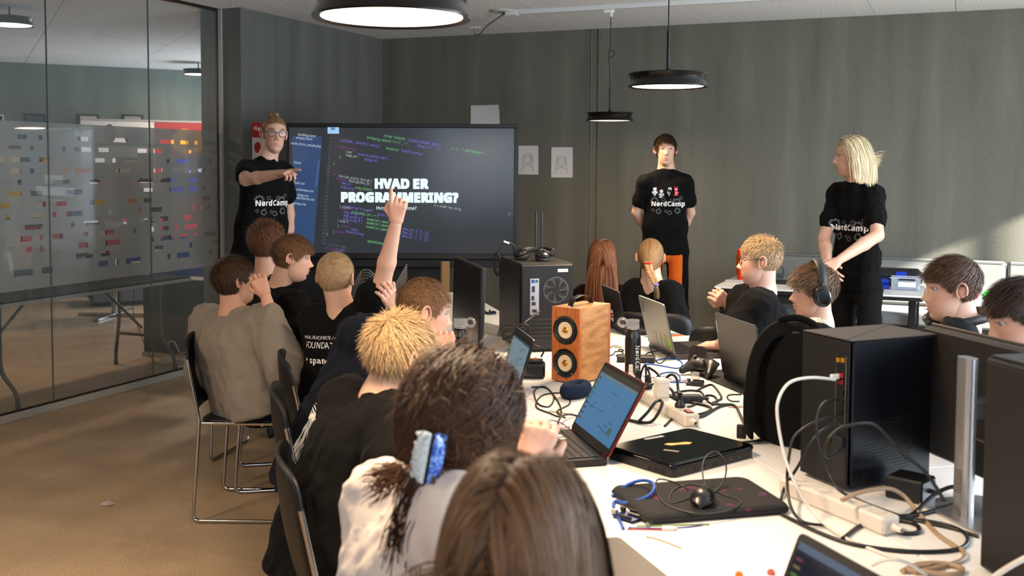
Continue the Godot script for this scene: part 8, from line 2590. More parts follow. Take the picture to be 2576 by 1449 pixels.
func pendant(label: String, at: Vector3, cord_top: float, energy: float, knot := false) -> void:
	var t := thing("pendant_lamp", label, "lamp", at, 0.0, "black disc pendant lamps")
	var black := mat(Color(0.03, 0.028, 0.027), 0.28, 0.35)
	obj("rim", Shape.new().lathe([Vector2(0.158, 0.0), Vector2(0.178, -0.006), Vector2(0.180, 0.0), Vector2(0.168, 0.022), Vector2(0.166, 0.030), Vector2(0.170, 0.040), Vector2(0.180, 0.054), Vector2(0.178, 0.058), Vector2(0.02, 0.066), Vector2(0.0, 0.066)], Vector3.ZERO, Basis.IDENTITY, 48), black, t)
	obj("diffuser", Shape.new().lathe([Vector2(0.0, -0.001), Vector2(0.160, -0.001)], Vector3.ZERO, Basis.IDENTITY, 40), glow(Color(1.0, 0.93, 0.84), 6.0 if energy > 2.0 else 1.6), t)
	obj("stem", Shape.new().lathe([Vector2(0.014, 0.064), Vector2(0.012, 0.078), Vector2(0.0075, 0.084), Vector2(0.0075, 0.25), Vector2(0.004, 0.252)], Vector3.ZERO, Basis.IDENTITY, 14), black, t)
	var h := cord_top - at.y
	var path := [Vector3(0, 0.25, 0), Vector3(0, h, 0)]
	if knot:
		path = smooth_path([Vector3(0, 0.25, 0), Vector3(-0.006, 0.42, 0), Vector3(-0.012, 0.49, 0.004), Vector3(0.0, 0.525, 0.008), Vector3(0.028, 0.53, 0), Vector3(0.03, 0.50, -0.006), Vector3(0.0, 0.475, -0.006), Vector3(-0.014, 0.485, 0.004), Vector3(-0.006, 0.53, 0.004), Vector3(0.0, 0.6, 0), Vector3(0, h, 0)], 6)
	obj("cord", Shape.new().tube(path, 0.0032, 7), mat(Color(0.03, 0.03, 0.03), 0.7), t)
	var l := AreaLight3D.new()
	l.name = "lamp_light"
	l.area_size = Vector2(0.26, 0.26)
	l.light_color = Color(1.0, 0.87, 0.72)
	l.light_energy = energy
	l.shadow_enabled = true
	t.add_child(l)
	l.position = Vector3(0, -0.006, 0)
	l.rotation.x = -PI * 0.5

func ceiling_fittings() -> void:
	var wh := mat(Color(0.78, 0.78, 0.77), 0.5)
	var t := thing("lighting_track", "white lighting track on the ceiling with a hanging lamp", "track", Vector3(3.05, 2.84, 1.30), 0.0)
	obj("rail", Shape.new().box(Vector3(0, -0.018, 0), Vector3(2.35, 0.036, 0.045), Basis.IDENTITY, 0.003), wh, t)
	obj("end_feed", Shape.new().box(Vector3(-1.13, -0.020, 0), Vector3(0.10, 0.042, 0.05), Basis.IDENTITY, 0.003), wh, t)
	obj("joint_box", Shape.new().box(Vector3(1.0, -0.020, 0), Vector3(0.12, 0.041, 0.05), Basis.IDENTITY, 0.003), wh, t)
	obj("lamp_adapter", Shape.new().box(Vector3(-0.33, -0.048, -0.01), Vector3(0.075, 0.024, 0.03), Basis.IDENTITY, 0.003).box(Vector3(-0.31, -0.07, -0.01), Vector3(0.014, 0.04, 0.014)), mat(Color(0.85, 0.85, 0.84), 0.4), t)
	t = thing("lighting_track", "second white lighting track nearer the windows", "track", Vector3(6.2, 2.84, 1.30), 0.0)
	obj("rail", Shape.new().box(Vector3(0, -0.018, 0), Vector3(3.4, 0.036, 0.045), Basis.IDENTITY, 0.003), wh, t)
	t = thing("ceiling_cover", "round grey cover plate in the ceiling", "cover", Vector3(1.84, 2.84, 1.31), 0.0)
	obj("plate", Shape.new().lathe([Vector2(0.0, -0.012), Vector2(0.08, -0.012), Vector2(0.092, -0.004), Vector2(0.092, 0.0)], Vector3.ZERO, Basis.IDENTITY, 32), mat(Color(0.66, 0.66, 0.65), 0.6), t)
	obj("plate_edge", Shape.new().lathe([Vector2(0.092, -0.003), Vector2(0.098, -0.002), Vector2(0.098, 0.0)], Vector3.ZERO, Basis.IDENTITY, 32), wh, t)
	t = thing("ceiling_cable", "grey cable from the ceiling hook to the lighting track", "cable", Vector3(1.23, 2.84, 0.5), 0.0)
	obj("hook", Shape.new().box(Vector3(0, -0.006, 0), Vector3(0.10, 0.012, 0.014)), wh, t)
	obj("lead", Shape.new().tube(smooth_path([Vector3(-0.01, -0.01, 0), Vector3(0.02, -0.07, 0.05), Vector3(0.14, -0.09, 0.2), Vector3(0.32, -0.06, 0.45), Vector3(0.62, -0.02, 0.78), Vector3(0.66, -0.02, 0.80)], 6), 0.006, 7), mat(Color(0.5, 0.5, 0.5), 0.5), t)

func wall_papers() -> void:
	var pap := mat(Color(0.80, 0.79, 0.78), 0.85)
	var pencil := mat(Color(0.42, 0.42, 0.42), 0.9)
	for a in [[1.105, 2.08, 0.30, 0.20, 0, "curling blank sheet above the large screen"], [1.545, 1.668, 0.20, 0.265, 1, "child's pencil portrait on paper next to the screen"], [1.875, 1.648, 0.21, 0.275, 2, "faint pencil drawing on paper, further along the concrete wall"]]:
		var t := thing("paper_drawing", a[5], "drawing", Vector3(a[0], a[1], 0.004), 0.0, "papers taped to the concrete wall")
		var s := Shape.new()
		var rings := []
		for r in 7:
			var y := lerpf(-0.5, 0.5, r / 6.0)
			var row := []
			for c in 7:
				var x := lerpf(-0.5, 0.5, c / 6.0)
				row.append(Vector3(x * a[2], y * a[3], 0.002 + 0.03 * pow(maxf(0.0, x + y), 2.0) * (1.0 if a[4] == 0 else 0.35) + 0.012 * pow(maxf(0.0, -y - 0.1), 2.0)))
			rings.append(row)
		s.loft(rings, false, false)
		obj("sheet", s, pap, t)
		if a[4] > 0:
			var d := Shape.new()
			var face_ := []
			for k in 25:
				var w := TAU * k / 24
				face_.append(Vector3(cos(w) * 0.035, 0.01 + sin(w) * 0.048, 0.010))
			d.tube(face_, 0.0011, 4)
			for sx in [-1.0, 1.0]:
				d.tube([Vector3(sx * 0.014 - 0.005, 0.022, 0.010), Vector3(sx * 0.014 + 0.005, 0.022, 0.010)], 0.001, 4)
				d.tube([Vector3(sx * 0.036, 0.05, 0.010), Vector3(sx * 0.05, 0.0, 0.010), Vector3(sx * 0.045, -0.055, 0.010)], 0.0011, 4)
			d.tube([Vector3(-0.01, -0.015, 0.010), Vector3(0.0, -0.019, 0.010), Vector3(0.01, -0.015, 0.010)], 0.001, 4)
			d.tube([Vector3(-0.06, -0.10, 0.010), Vector3(-0.05, -0.06, 0.010), Vector3(0.0, -0.045, 0.010), Vector3(0.05, -0.06, 0.010), Vector3(0.06, -0.10, 0.010)], 0.0011, 4)
			obj("pencil_lines", d, pencil, t)
	var p := thing("wall_poster", "red and white poster on the concrete wall behind the pointing helper", "poster", Vector3(0.003, 1.74, 1.93), PI * 0.5)
	obj("sheet", Shape.new().box(Vector3(0, 0, 0.001), Vector3(0.30, 0.42, 0.001)), mat(Color(0.8, 0.79, 0.77), 0.6), p)
	obj("red_band", Shape.new().box(Vector3(0, 0.15, 0.0022), Vector3(0.30, 0.12, 0.0008)), mat(Color(0.62, 0.06, 0.07), 0.6), p)
	text_part(p, "Få gode", 0.028, Vector3(-0.13, 0.14, 0.003), Basis.IDENTITY, mat(Color(0.9, 0.88, 0.86), 0.6), "Droid Sans", true)
	for y in [0.01, -0.11]:
		obj("red_motif", Shape.new().disc(Vector3(-0.08, y, 0.0026), Vector3.BACK, 0.045, 20), mat(Color(0.6, 0.08, 0.1), 0.6), p)

func far_side() -> void:
	# padded bench along the end wall
	var felt := cloth(Color(0.52, 0.52, 0.505), 0.95, 0.3)
	var t := thing("bench", "long grey upholstered bench along the concrete wall", "bench", Vector3(5.85, 0, 0.33), 0.0)
	obj("seat_pad", Shape.new().box(Vector3(0, 0.475, 0), Vector3(4.1, 0.09, 0.62), Basis.IDENTITY, 0.015), felt, t)
	obj("seat_base", Shape.new().box(Vector3(0, 0.415, 0), Vector3(4.05, 0.03, 0.56)), mat(Color(0.1, 0.1, 0.1), 0.6), t)
	for x in [-1.22, -0.46, 0.6, 1.6]:
		obj("leg", Shape.new().slab(PackedVector2Array([Vector2(-0.07, 0.4), Vector2(0.07, 0.4), Vector2(0.035, 0.0), Vector2(-0.035, 0.0)]), 0.45, Vector3(x, 0, -0.22)), mat(Color(0.03, 0.03, 0.03), 0.5), t)
	for x in [[-2.05, -0.28], [-0.28, 1.15], [1.15, 2.05]]:
		obj("back_cushion", Shape.new().box(Vector3((x[0] + x[1]) * 0.5, 0.71, -0.23), Vector3(x[1] - x[0] - 0.008, 0.37, 0.14), Basis(Vector3.RIGHT, -0.05), 0.02), felt, t)
		obj("piping", Shape.new().tube([Vector3(x[0] + 0.02, 0.888, -0.163), Vector3(x[1] - 0.02, 0.888, -0.163)], 0.004, 6), cloth(Color(0.4, 0.4, 0.39)), t)
	# work table in front of it
	t = thing("table", "narrow white table with black edges in front of the grey bench", "table", Vector3(4.29, 0, 1.02), 0.0)
	obj("tabletop", Shape.new().box(Vector3(0, 0.733, 0), Vector3(1.42, 0.012, 0.72)), white_top, t)
	obj("edge_band", Shape.new().box(Vector3(0, 0.714, 0), Vector3(1.43, 0.026, 0.73), Basis.IDENTITY, 0.002), ink, t)
	obj("apron", Shape.new().box(Vector3(-0.1, 0.665, 0.3), Vector3(1.0, 0.07, 0.02)), ink, t)
	for x in [-0.65, 0.65]:
		for z in [-0.31, 0.31]:
			obj("leg", Shape.new().box(Vector3(x, 0.35, z), Vector3(0.05, 0.7, 0.05), Basis.IDENTITY, 0.006), mat(Color(0.30, 0.30, 0.31), 0.2, 0.9), t)
		obj("leg_brace", Shape.new().box(Vector3(x, 0.685, 0), Vector3(0.05, 0.03, 0.6)), mat(Color(0.5, 0.5, 0.52), 0.2, 0.9), t)
	var y := 0.7395
	t = thing("tumbler", "tall orange tumbler with a red straw on the narrow table", "tumbler", Vector3(3.70, y, 0.87), 0.0)
	obj("cup", Shape.new().lathe([Vector2(0, 0), Vector2(0.048, 0), Vector2(0.052, 0.01), Vector2(0.056, 0.22), Vector2(0.056, 0.235), Vector2(0.0, 0.235)], Vector3.ZERO, Basis.IDENTITY, 26), mat(Color(0.86, 0.19, 0.03), 0.4), t)
	obj("rim", Shape.new().lathe([Vector2(0.0565, 0.232), Vector2(0.058, 0.236), Vector2(0.056, 0.243), Vector2(0.0, 0.243)], Vector3.ZERO, Basis.IDENTITY, 26), mat(Color(0.86, 0.36, 0.16), 0.4), t)
	obj("straw", Shape.new().tube([Vector3(0.0, 0.23, 0), Vector3(0.002, 0.29, 0)], 0.010, 8), mat(Color(0.75, 0.09, 0.10), 0.4), t)
	obj("label_sleeve", Shape.new().box(Vector3(-0.056, 0.12, 0.005), Vector3(0.012, 0.15, 0.04), Basis.IDENTITY, 0.003), mat(Color(0.42, 0.30, 0.06), 0.5), t)
	t = thing("notebook", "white spiral notebook at the end of the narrow table", "notebook", Vector3(3.70, y, 1.05), 0.15)
	obj("pages", Shape.new().box(Vector3(0, 0.006, 0), Vector3(0.21, 0.012, 0.15)), mat(Color(0.8, 0.79, 0.77), 0.8), t)
	for k in 16:
		obj("spiral_ring", Shape.new().tube([Vector3(-0.098 + k * 0.013, 0.002, 0.072), Vector3(-0.098 + k * 0.013, 0.016, 0.074), Vector3(-0.098 + k * 0.013, 0.012, 0.080), Vector3(-0.098 + k * 0.013, 0.002, 0.078)], 0.0014, 4), mat(Color(0.6, 0.6, 0.6), 0.3, 0.7), t)
	t = thing("sunglasses", "black sunglasses standing folded on the narrow table", "sunglasses", Vector3(3.92, y, 0.74), 0.3)
	for sx in [-1.0, 1.0]:
		obj("lens_frame", Shape.new().slab(rounded(0.055, 0.045, 0.015), 0.004, Vector3(sx * 0.033, 0.03, 0)), ink, t)
		obj("temple", Shape.new().tube([Vector3(sx * 0.06, 0.045, 0), Vector3(sx * 0.062, 0.08, -0.03), Vector3(sx * 0.05, 0.10, -0.06)], 0.004, 6), ink, t)
	t = thing("tablet_case", "flat dark case lying on the narrow table", "case", Vector3(4.02, y, 0.98), 0.0)
	obj("cover", Shape.new().box(Vector3(0, 0.012, 0), Vector3(0.2, 0.024, 0.14), Basis.IDENTITY, 0.004), mat(Color(0.05, 0.05, 0.055), 0.6), t)
	obj("spine", Shape.new().box(Vector3(-0.099, 0.012, 0), Vector3(0.006, 0.018, 0.13)), mat(Color(0.03, 0.03, 0.03), 0.6), t)
	t = thing("juggling_ball", "small orange ball beside the black sunglasses", "ball", Vector3(3.85, y, 0.80), 0.0)
	obj("ball_skin", Shape.new().ball(Vector3(0, 0.032, 0), Vector3.ONE * 0.032), mat(Color(0.85, 0.25, 0.05), 0.5), t)
	obj("ball_seam", Shape.new().lathe([Vector2(0.0322, -0.001), Vector2(0.0326, 0.0), Vector2(0.0322, 0.001)], Vector3(0, 0.032, 0), Basis(Vector3.RIGHT, 0.5), 20), mat(Color(0.6, 0.15, 0.03), 0.5), t)
	t = thing("tool_case", "black tool case with a blue latch at the back of the narrow table", "case", Vector3(4.70, y, 0.78), 0.0)
	obj("shell", Shape.new().box(Vector3(0, 0.065, 0), Vector3(0.56, 0.13, 0.18), Basis.IDENTITY, 0.03), mat(Color(0.06, 0.062, 0.066), 0.5), t)
	obj("lid_line", Shape.new().box(Vector3(0, 0.078, 0), Vector3(0.563, 0.004, 0.183)), ink, t)
	obj("latch", Shape.new().box(Vector3(0.14, 0.085, 0.092), Vector3(0.075, 0.06, 0.012), Basis.IDENTITY, 0.004), mat(Color(0.04, 0.20, 0.66), 0.4), t)
	obj("handle", Shape.new().tube(smooth_corner([Vector3(-0.12, 0.07, 0.09), Vector3(-0.12, 0.07, 0.115), Vector3(0.06, 0.07, 0.115), Vector3(0.06, 0.07, 0.09)], 0.012), 0.008, 8), ink, t)
	t = thing("pencil_case", "bright blue hard pencil case on the narrow table", "case", Vector3(4.70, y, 1.0), 0.0)
	obj("half", Shape.new().box(Vector3(0, 0.018, 0), Vector3(0.14, 0.035, 0.09), Basis.IDENTITY, 0.01), mat(Color(0.03, 0.17, 0.55), 0.4), t)
	obj("lid", Shape.new().box(Vector3(0, 0.055, 0), Vector3(0.138, 0.036, 0.088), Basis.IDENTITY, 0.016), mat(Color(0.04, 0.2, 0.62), 0.4), t)
	t = thing("clear_box", "clear plastic box with a white label on the narrow table", "box", Vector3(4.88, y, 0.99), 0.0)
	var cp := clear(Color(0.85, 0.88, 0.92), 0.18)
	for e in [[0.0, 0.045, 0.07, 0.19, 0.08, 0.003], [0.0, 0.045, -0.07, 0.19, 0.08, 0.003], [-0.095, 0.045, 0.0, 0.003, 0.08, 0.14], [0.095, 0.045, 0.0, 0.003, 0.08, 0.14], [0.0, 0.003, 0.0, 0.18, 0.003, 0.13]]:
		obj("wall_panel", Shape.new().box(Vector3(e[0], e[1], e[2]), Vector3(e[3], e[4], e[5])), cp, t)
	for z in [-0.072, 0.072]:
		obj("rim", Shape.new().box(Vector3(0, 0.087, z), Vector3(0.21, 0.006, 0.012)), clear(Color(0.9, 0.92, 0.95), 0.5), t)
	obj("label", Shape.new().box(Vector3(0.01, 0.042, 0.073), Vector3(0.12, 0.035, 0.001)), mat(Color(0.85, 0.85, 0.84), 0.6), t)
	obj("clip", Shape.new().box(Vector3(0.01, 0.078, 0.078), Vector3(0.11, 0.012, 0.012), Basis.IDENTITY, 0.003), ink, t)
	obj("blue_parts", Shape.new().box(Vector3(0, 0.014, 0), Vector3(0.15, 0.02, 0.11), Basis.IDENTITY, 0.004), mat(Color(0.08, 0.16, 0.5), 0.5), t)
	t = thing("toy_tub", "clear tub of coloured bricks on the grey bench", "tub", Vector3(5.36, 0.521, 0.40), 0.0)
	for e in [[0.0, 0.06, 0.09, 0.24, 0.12, 0.003], [0.0, 0.06, -0.09, 0.24, 0.12, 0.003], [-0.12, 0.06, 0.0, 0.003, 0.12, 0.18], [0.12, 0.06, 0.0, 0.003, 0.12, 0.18], [0.0, 0.003, 0.0, 0.235, 0.003, 0.175]]:
		obj("wall_panel", Shape.new().box(Vector3(e[0], e[1], e[2]), Vector3(e[3], e[4], e[5])), cp, t)
	rng.seed = 12
	for k in 26:
		var c := thing("toy_brick", "small %s toy brick in the clear tub" % ["red", "yellow", "blue", "green", "dark blue", "orange"][k % 6], "toy", Vector3(5.36 + rng.randf_range(-0.10, 0.10), 0.527 + rng.randf_range(0.0, 0.035), 0.40 + rng.randf_range(-0.07, 0.07)), rng.randf() * 3.0, "%s toy bricks in the tub" % ["red", "yellow", "blue", "green", "dark blue", "orange"][k % 6])
		obj("block", Shape.new().box(Vector3(0, 0.008, 0), Vector3(0.03, 0.015, 0.016), Basis.IDENTITY, 0.001), mat(Color.from_hsv([0.0, 0.12, 0.6, 0.35, 0.62, 0.08][k % 6], 0.75, 0.65), 0.4), c)
		obj("stud", Shape.new().lathe([Vector2(0.004, 0.015), Vector2(0.004, 0.0185), Vector2(0, 0.0185)], Vector3(-0.007, 0, 0), Basis.IDENTITY, 8), mat(Color.from_hsv([0.0, 0.12, 0.6, 0.35, 0.62, 0.08][k % 6], 0.75, 0.65), 0.4), c)
	for b in [[5.33, Color(0.85, 0.08, 0.35), "spiky pink toy ball on the tub of bricks"], [5.43, Color(0.15, 0.7, 0.25), "spiky green toy ball on the tub of bricks"]]:
		t = thing("spiky_ball", b[2], "ball", Vector3(b[0], 0.655, 0.40), 0.0)
		obj("core", Shape.new().ball(Vector3.ZERO, Vector3.ONE * 0.032), mat(b[1], 0.5), t)
		var sp := Shape.new()
		for k in 44:
			var yy := 1.0 - 2.0 * (k + 0.5) / 44.0
			var a := k * 2.39996
			var e := Vector3(sqrt(1.0 - yy * yy) * cos(a), yy, sqrt(1.0 - yy * yy) * sin(a))
			sp.tube([e * 0.028, e * 0.046], [0.006, 0.002], 5)
		obj("spikes", sp, mat(b[1], 0.5), t).set_meta("kind", "stuff")
	# stacked chairs behind the trolley: the chrome runners show under the screen
	for k in 6:
		t = thing("stacked_chair", "%s of the stacked black chairs with chrome legs behind the screen trolley" % ["lowest", "second", "third", "fourth", "fifth", "topmost"][k], "chair", Vector3(1.50, 0.02 * k - 0.10, 2.62), 0.0, "chairs stacked behind the screen trolley")
		obj("frame", Shape.new().tube(smooth_corner([Vector3(-0.131, 0.771, 0.180), Vector3(-0.073, 0.886, 0.148), Vector3(-0.033, 0.895, 0.131), Vector3(0.050, 0.821, 0.101)], 0.02), 0.0045, 7), chrome, t)
		obj("frame", Shape.new().tube([Vector3(0.108, 0.717, 0.083), Vector3(0.161, 0.827, 0.053), Vector3(0.214, 0.932, 0.024)], 0.0045, 7), chrome, t)
		obj("seat", Shape.new().slab(rounded(0.40, 0.36, 0.05), 0.012, Vector3(0.02, 0.72, -0.30), Basis(Vector3.UP, 0.4) * FLAT), ink, t)
	t = thing("wooden_post", "narrow pale wooden board leaning behind the screen trolley", "board", Vector3(1.80, 0, 2.22), deg_to_rad(22.9))
	obj("board", Shape.new().box(Vector3(0, 0.46, 0), Vector3(0.055, 0.92, 0.03), Basis.IDENTITY, 0.002), mat(Color(0.55, 0.40, 0.22), 0.6), t)
	obj("edge_strip", Shape.new().box(Vector3(-0.031, 0.46, 0), Vector3(0.008, 0.92, 0.03)), mat(Color(0.35, 0.24, 0.12), 0.6), t)

func hall() -> void:
	# folding table close behind the glass
	var grey := mat(Color(0.09, 0.09, 0.09), 0.5)
	var tube_m := mat(Color(0.17, 0.165, 0.15), 0.45, 0.3)
	var t := thing("folding_table", "long dark-topped folding table close behind the glass", "table", Vector3(-0.68, 0, 3.38), 0.0)
	obj("tabletop", Shape.new().box(Vector3(0, 0.72, 0), Vector3(0.74, 0.036, 1.86), Basis.IDENTITY, 0.008), mat(Color(0.02, 0.02, 0.02), 0.85, 0.0, 0.2), t)
	obj("edge", Shape.new().box(Vector3(0.372, 0.714, 0), Vector3(0.006, 0.022, 1.86)), mat(Color(0.42, 0.41, 0.39), 0.5), t)
	for z in [-0.78, 0.72]:
		for x in [-0.28, 0.24]:
			obj("leg", Shape.new().tube(smooth_path([Vector3(x * 0.8, 0.70, z), Vector3(x * 0.8, 0.42, z), Vector3(x * 0.86, 0.26, z), Vector3(x * 1.1, 0.12, z - 0.05), Vector3(x * 1.15, 0.012, z - 0.06)], 5), 0.014, 8), tube_m, t)
			obj("foot_cap", Shape.new().lathe([Vector2(0.017, 0.0), Vector2(0.017, 0.035)], Vector3(x * 1.15, 0, z - 0.06), Basis.IDENTITY, 10), ink, t)
		obj("leg_bar", Shape.new().tube([Vector3(-0.24, 0.27, z), Vector3(0.2, 0.27, z)], 0.012, 8), tube_m, t)
		obj("leg_strut", Shape.new().tube([Vector3(0.0, 0.33, z), Vector3(0.0, 0.69, z - signf(z) * 0.42)], 0.011, 8), tube_m, t)
	# cabinet, strip and cables
	t = thing("black_cabinet", "tall black cabinet beside the concrete pillar behind the glass", "cabinet", Vector3(-0.75, 0, 2.05), 0.0)
	obj("carcass", Shape.new().box(Vector3(0, 0.34, 0), Vector3(0.62, 0.66, 0.22), Basis.IDENTITY, 0.004), mat(Color(0.022, 0.022, 0.023), 0.5), t)
	obj("plinth", Shape.new().box(Vector3(0, 0.02, 0.01), Vector3(0.63, 0.04, 0.23)), mat(Color(0.5, 0.46, 0.38), 0.6), t)
	t = thing("socket_strip", "white socket strip on the hall floor behind the glass", "power strip", Vector3(-0.52, 0, 2.30), 0.1)
	obj("housing", Shape.new().box(Vector3(0, 0.022, 0), Vector3(0.40, 0.044, 0.056), Basis.IDENTITY, 0.006), mat(Color(0.66, 0.64, 0.6), 0.5), t)
	obj("plug_block", Shape.new().box(Vector3(0.06, 0.06, 0), Vector3(0.06, 0.05, 0.045), Basis.IDENTITY, 0.006), mat(Color(0.7, 0.68, 0.65), 0.5), t)
	var n := 0
	for c in [[Vector3(-0.62, 0.05, 2.32), Vector3(-0.66, 0.16, 2.32), Vector3(-0.58, 0.18, 2.34), Vector3(-0.48, 0.10, 2.38), Vector3(-0.36, 0.16, 2.40), Vector3(-0.29, 0.10, 2.42), Vector3(-0.30, 0.02, 2.50)], [Vector3(-0.46, 0.08, 2.30), Vector3(-0.44, 0.17, 2.32), Vector3(-0.36, 0.18, 2.36), Vector3(-0.28, 0.08, 2.42), Vector3(-0.28, 0.02, 2.52), Vector3(-0.40, 0.02, 2.50), Vector3(-0.34, 0.04, 2.44)]]:
		tag(obj("cable", Shape.new().tube(smooth_path(c, 6), 0.006, 7), mat(Color(0.62, 0.6, 0.56), 0.5)), ["pale cable arching out of the hall socket strip", "pale cable looping on the hall floor by the glass"][n], "cable")
		n += 1
	tag(obj("cable", Shape.new().tube(smooth_path([Vector3(-0.72, 0.70, 2.62), Vector3(-0.74, 0.45, 2.62), Vector3(-0.70, 0.30, 2.60), Vector3(-0.66, 0.12, 2.55), Vector3(-0.60, 0.02, 2.5), Vector3(-0.55, 0.02, 2.42), Vector3(-0.52, 0.045, 2.34)], 6), 0.003, 6), ink), "thin black cable hanging from the folding table", "cable")
	# turned to the hall
	var w := Vector3(0.636, 0, -0.771)
	var nn := Vector3(0.771, 0, 0.636)
	var p0 := Vector3(-4.57, 0, -1.5)
	var yaw := atan2(nn.x, nn.z)
	for a in [[-1.62, 0.36, 2.04, Color(0.75, 0.73, 0.68), Color(0.1, 0.1, 0.1), "white framed picture at the end of the row in the hall"], [-1.09, 0.235, 2.06, Color(0.03, 0.03, 0.03), Color(0.25, 0.27, 0.32), "black framed picture with dark print in the hall"], [-0.48, 0.245, 2.07, Color(0.03, 0.03, 0.03), Color(0.7, 0.66, 0.66), "black framed certificate above the white banner in the hall"], [0.05, 0.25, 2.08, Color(0.03, 0.03, 0.03), Color(0.5, 0.52, 0.56), "black framed pale picture next to the red banner in the hall"]]:
		t = thing("picture_frame", a[5], "picture", p0 + w * a[0] + nn * 0.012 + Vector3(0, a[2], 0), yaw, "framed pictures on the hall wall")
		obj("print", Shape.new().box(Vector3.ZERO, Vector3(a[1] - 0.03, 0.30, 0.004)), mat(a[4], 0.5), t)
		for e in [[0.0, 0.155, a[1], 0.02], [0.0, -0.155, a[1], 0.02], [a[1] * 0.5 - 0.01, 0.0, 0.02, 0.31], [0.01 - a[1] * 0.5, 0.0, 0.02, 0.31]]:
			obj("frame_bar", Shape.new().box(Vector3(e[0], e[1], 0.004), Vector3(e[2], e[3], 0.02), Basis.IDENTITY, 0.002), mat(a[3], 0.4), t)
	for a in [[-0.195, 0.85, Color(0.68, 0.67, 0.66), "white roll-up banner with two dark heads in the hall"], [0.64, 0.82, Color(0.50, 0.04, 0.06), "red roll-up banner with yellow shapes in the hall"]]:
		t = thing("roll_up_banner", a[3], "banner", p0 + w * a[0] + nn * 0.5, yaw)
		obj("sheet", Shape.new().box(Vector3(0, 1.10, 0), Vector3(a[1], 2.08, 0.003)), mat(a[2], 0.7), t)
		obj("top_rail", Shape.new().box(Vector3(0, 2.15, 0), Vector3(a[1] + 0.01, 0.025, 0.016), Basis.IDENTITY, 0.003), mat(Color(0.7, 0.69, 0.67), 0.3, 0.6), t)
		obj("cassette", Shape.new().box(Vector3(0, 0.05, 0), Vector3(a[1] - 0.03, 0.08, 0.14), Basis.IDENTITY, 0.01), mat(Color(0.6, 0.6, 0.6), 0.3, 0.7), t)
		if a[0] < 0.0:
			for x in [[-0.10, 1.98, 0.07], [0.20, 1.95, 0.13]]:
				obj("printed_head", Shape.new().ball(Vector3(x[0], x[1], 0.002), Vector3(x[2], 0.12, 0.001)), mat(Color(0.12, 0.11, 0.10), 0.7), t)
			obj("printed_panel", Shape.new().box(Vector3(0.0, 1.15, 0.002), Vector3(0.5, 0.5, 0.001)), mat(Color(0.6, 0.12, 0.28), 0.7), t)
		else:
			for x in [[-0.05, 0.16], [0.10, 0.14]]:
				obj("printed_shape", Shape.new().disc(Vector3(x[0], 1.90, 0.003), Vector3.BACK, x[1], 20), mat(Color(0.78, 0.56, 0.06), 0.7), t)
			obj("printed_panel", Shape.new().box(Vector3(0.02, 1.45, 0.003), Vector3(0.7, 0.5, 0.001)), mat(Color(0.06, 0.12, 0.40), 0.7), t)
			text_part(t, "teknologi, elektronik", 0.06, Vector3(-0.34, 1.50, 0.005), Basis.IDENTITY, mat(Color(0.75, 0.75, 0.75), 0.7))
	# shelf with boxes, a lit plant, pedestal table, blue sofa
	t = thing("storage_shelf", "dark shelf of coloured boxes in the hall", "shelf", Vector3(-2.6, 0, 1.5), yaw)
	for y in [0.75, 1.10, 1.45, 1.80]:
		obj("shelf_board", Shape.new().box(Vector3(0, y, 0), Vector3(1.9, 0.02, 0.35)), mat(Color(0.05, 0.05, 0.05), 0.5), t)
	for x in [-0.94, 0.94]:
		obj("side_panel", Shape.new().box(Vector3(x, 0.91, 0), Vector3(0.02, 1.8, 0.35)), mat(Color(0.05, 0.05, 0.05), 0.5), t)
	rng.seed = 31
	var cols := [Color(0.08, 0.14, 0.4), Color(0.55, 0.08, 0.2), Color(0.6, 0.6, 0.58), Color(0.04, 0.04, 0.05), Color(0.6, 0.5, 0.05), Color(0.1, 0.12, 0.16), Color(0.55, 0.3, 0.2)]
	var words := ["navy blue", "crimson", "pale grey", "black", "yellow", "charcoal", "terracotta"]
	var places := ["lowest", "second", "third"]
	var basis := Basis(Vector3.UP, yaw)
	for r in 3:
		var x := -0.88
		while x < 0.75:
			var wd := rng.randf_range(0.12, 0.28)
			var k := rng.randi_range(0, 6)
			var o := thing("storage_box", "%s box on the %s board of the hall shelf" % [words[k], places[r]], "box", Vector3(-2.6, 0.76 + r * 0.35, 1.5) + basis * Vector3(x + wd * 0.5, 0, 0.02), yaw, "%s boxes on the %s board of the hall shelf" % [words[k], places[r]])
			var hh := rng.randf_range(0.14, 0.28)
			obj("carton", Shape.new().box(Vector3(0, hh * 0.5, 0), Vector3(wd - 0.015, hh, 0.24), Basis.IDENTITY, 0.003), mat(cols[k], 0.6), o)
			obj("lid", Shape.new().box(Vector3(0, hh + 0.008, 0), Vector3(wd - 0.008, 0.02, 0.25), Basis.IDENTITY, 0.003), mat(cols[k].darkened(0.2), 0.6), o)
			x += wd
	t = thing("potted_plant", "bright green leafy plant on the folding table behind the glass", "plant", Vector3(-0.75, 0.738, 2.520), 0.0)
	obj("pot", Shape.new().lathe([Vector2(0, 0), Vector2(0.06, 0), Vector2(0.075, 0.10), Vector2(0.068, 0.10), Vector2(0.0, 0.09)], Vector3.ZERO, Basis.IDENTITY, 20), mat(Color(0.5, 0.48, 0.44), 0.6), t)
	rng.seed = 5
	var lf := StandardMaterial3D.new()
	lf.albedo_color = Color(0.16, 0.52, 0.07)
	lf.backlight_enabled = true
	lf.backlight = Color(0.2, 0.5, 0.1)
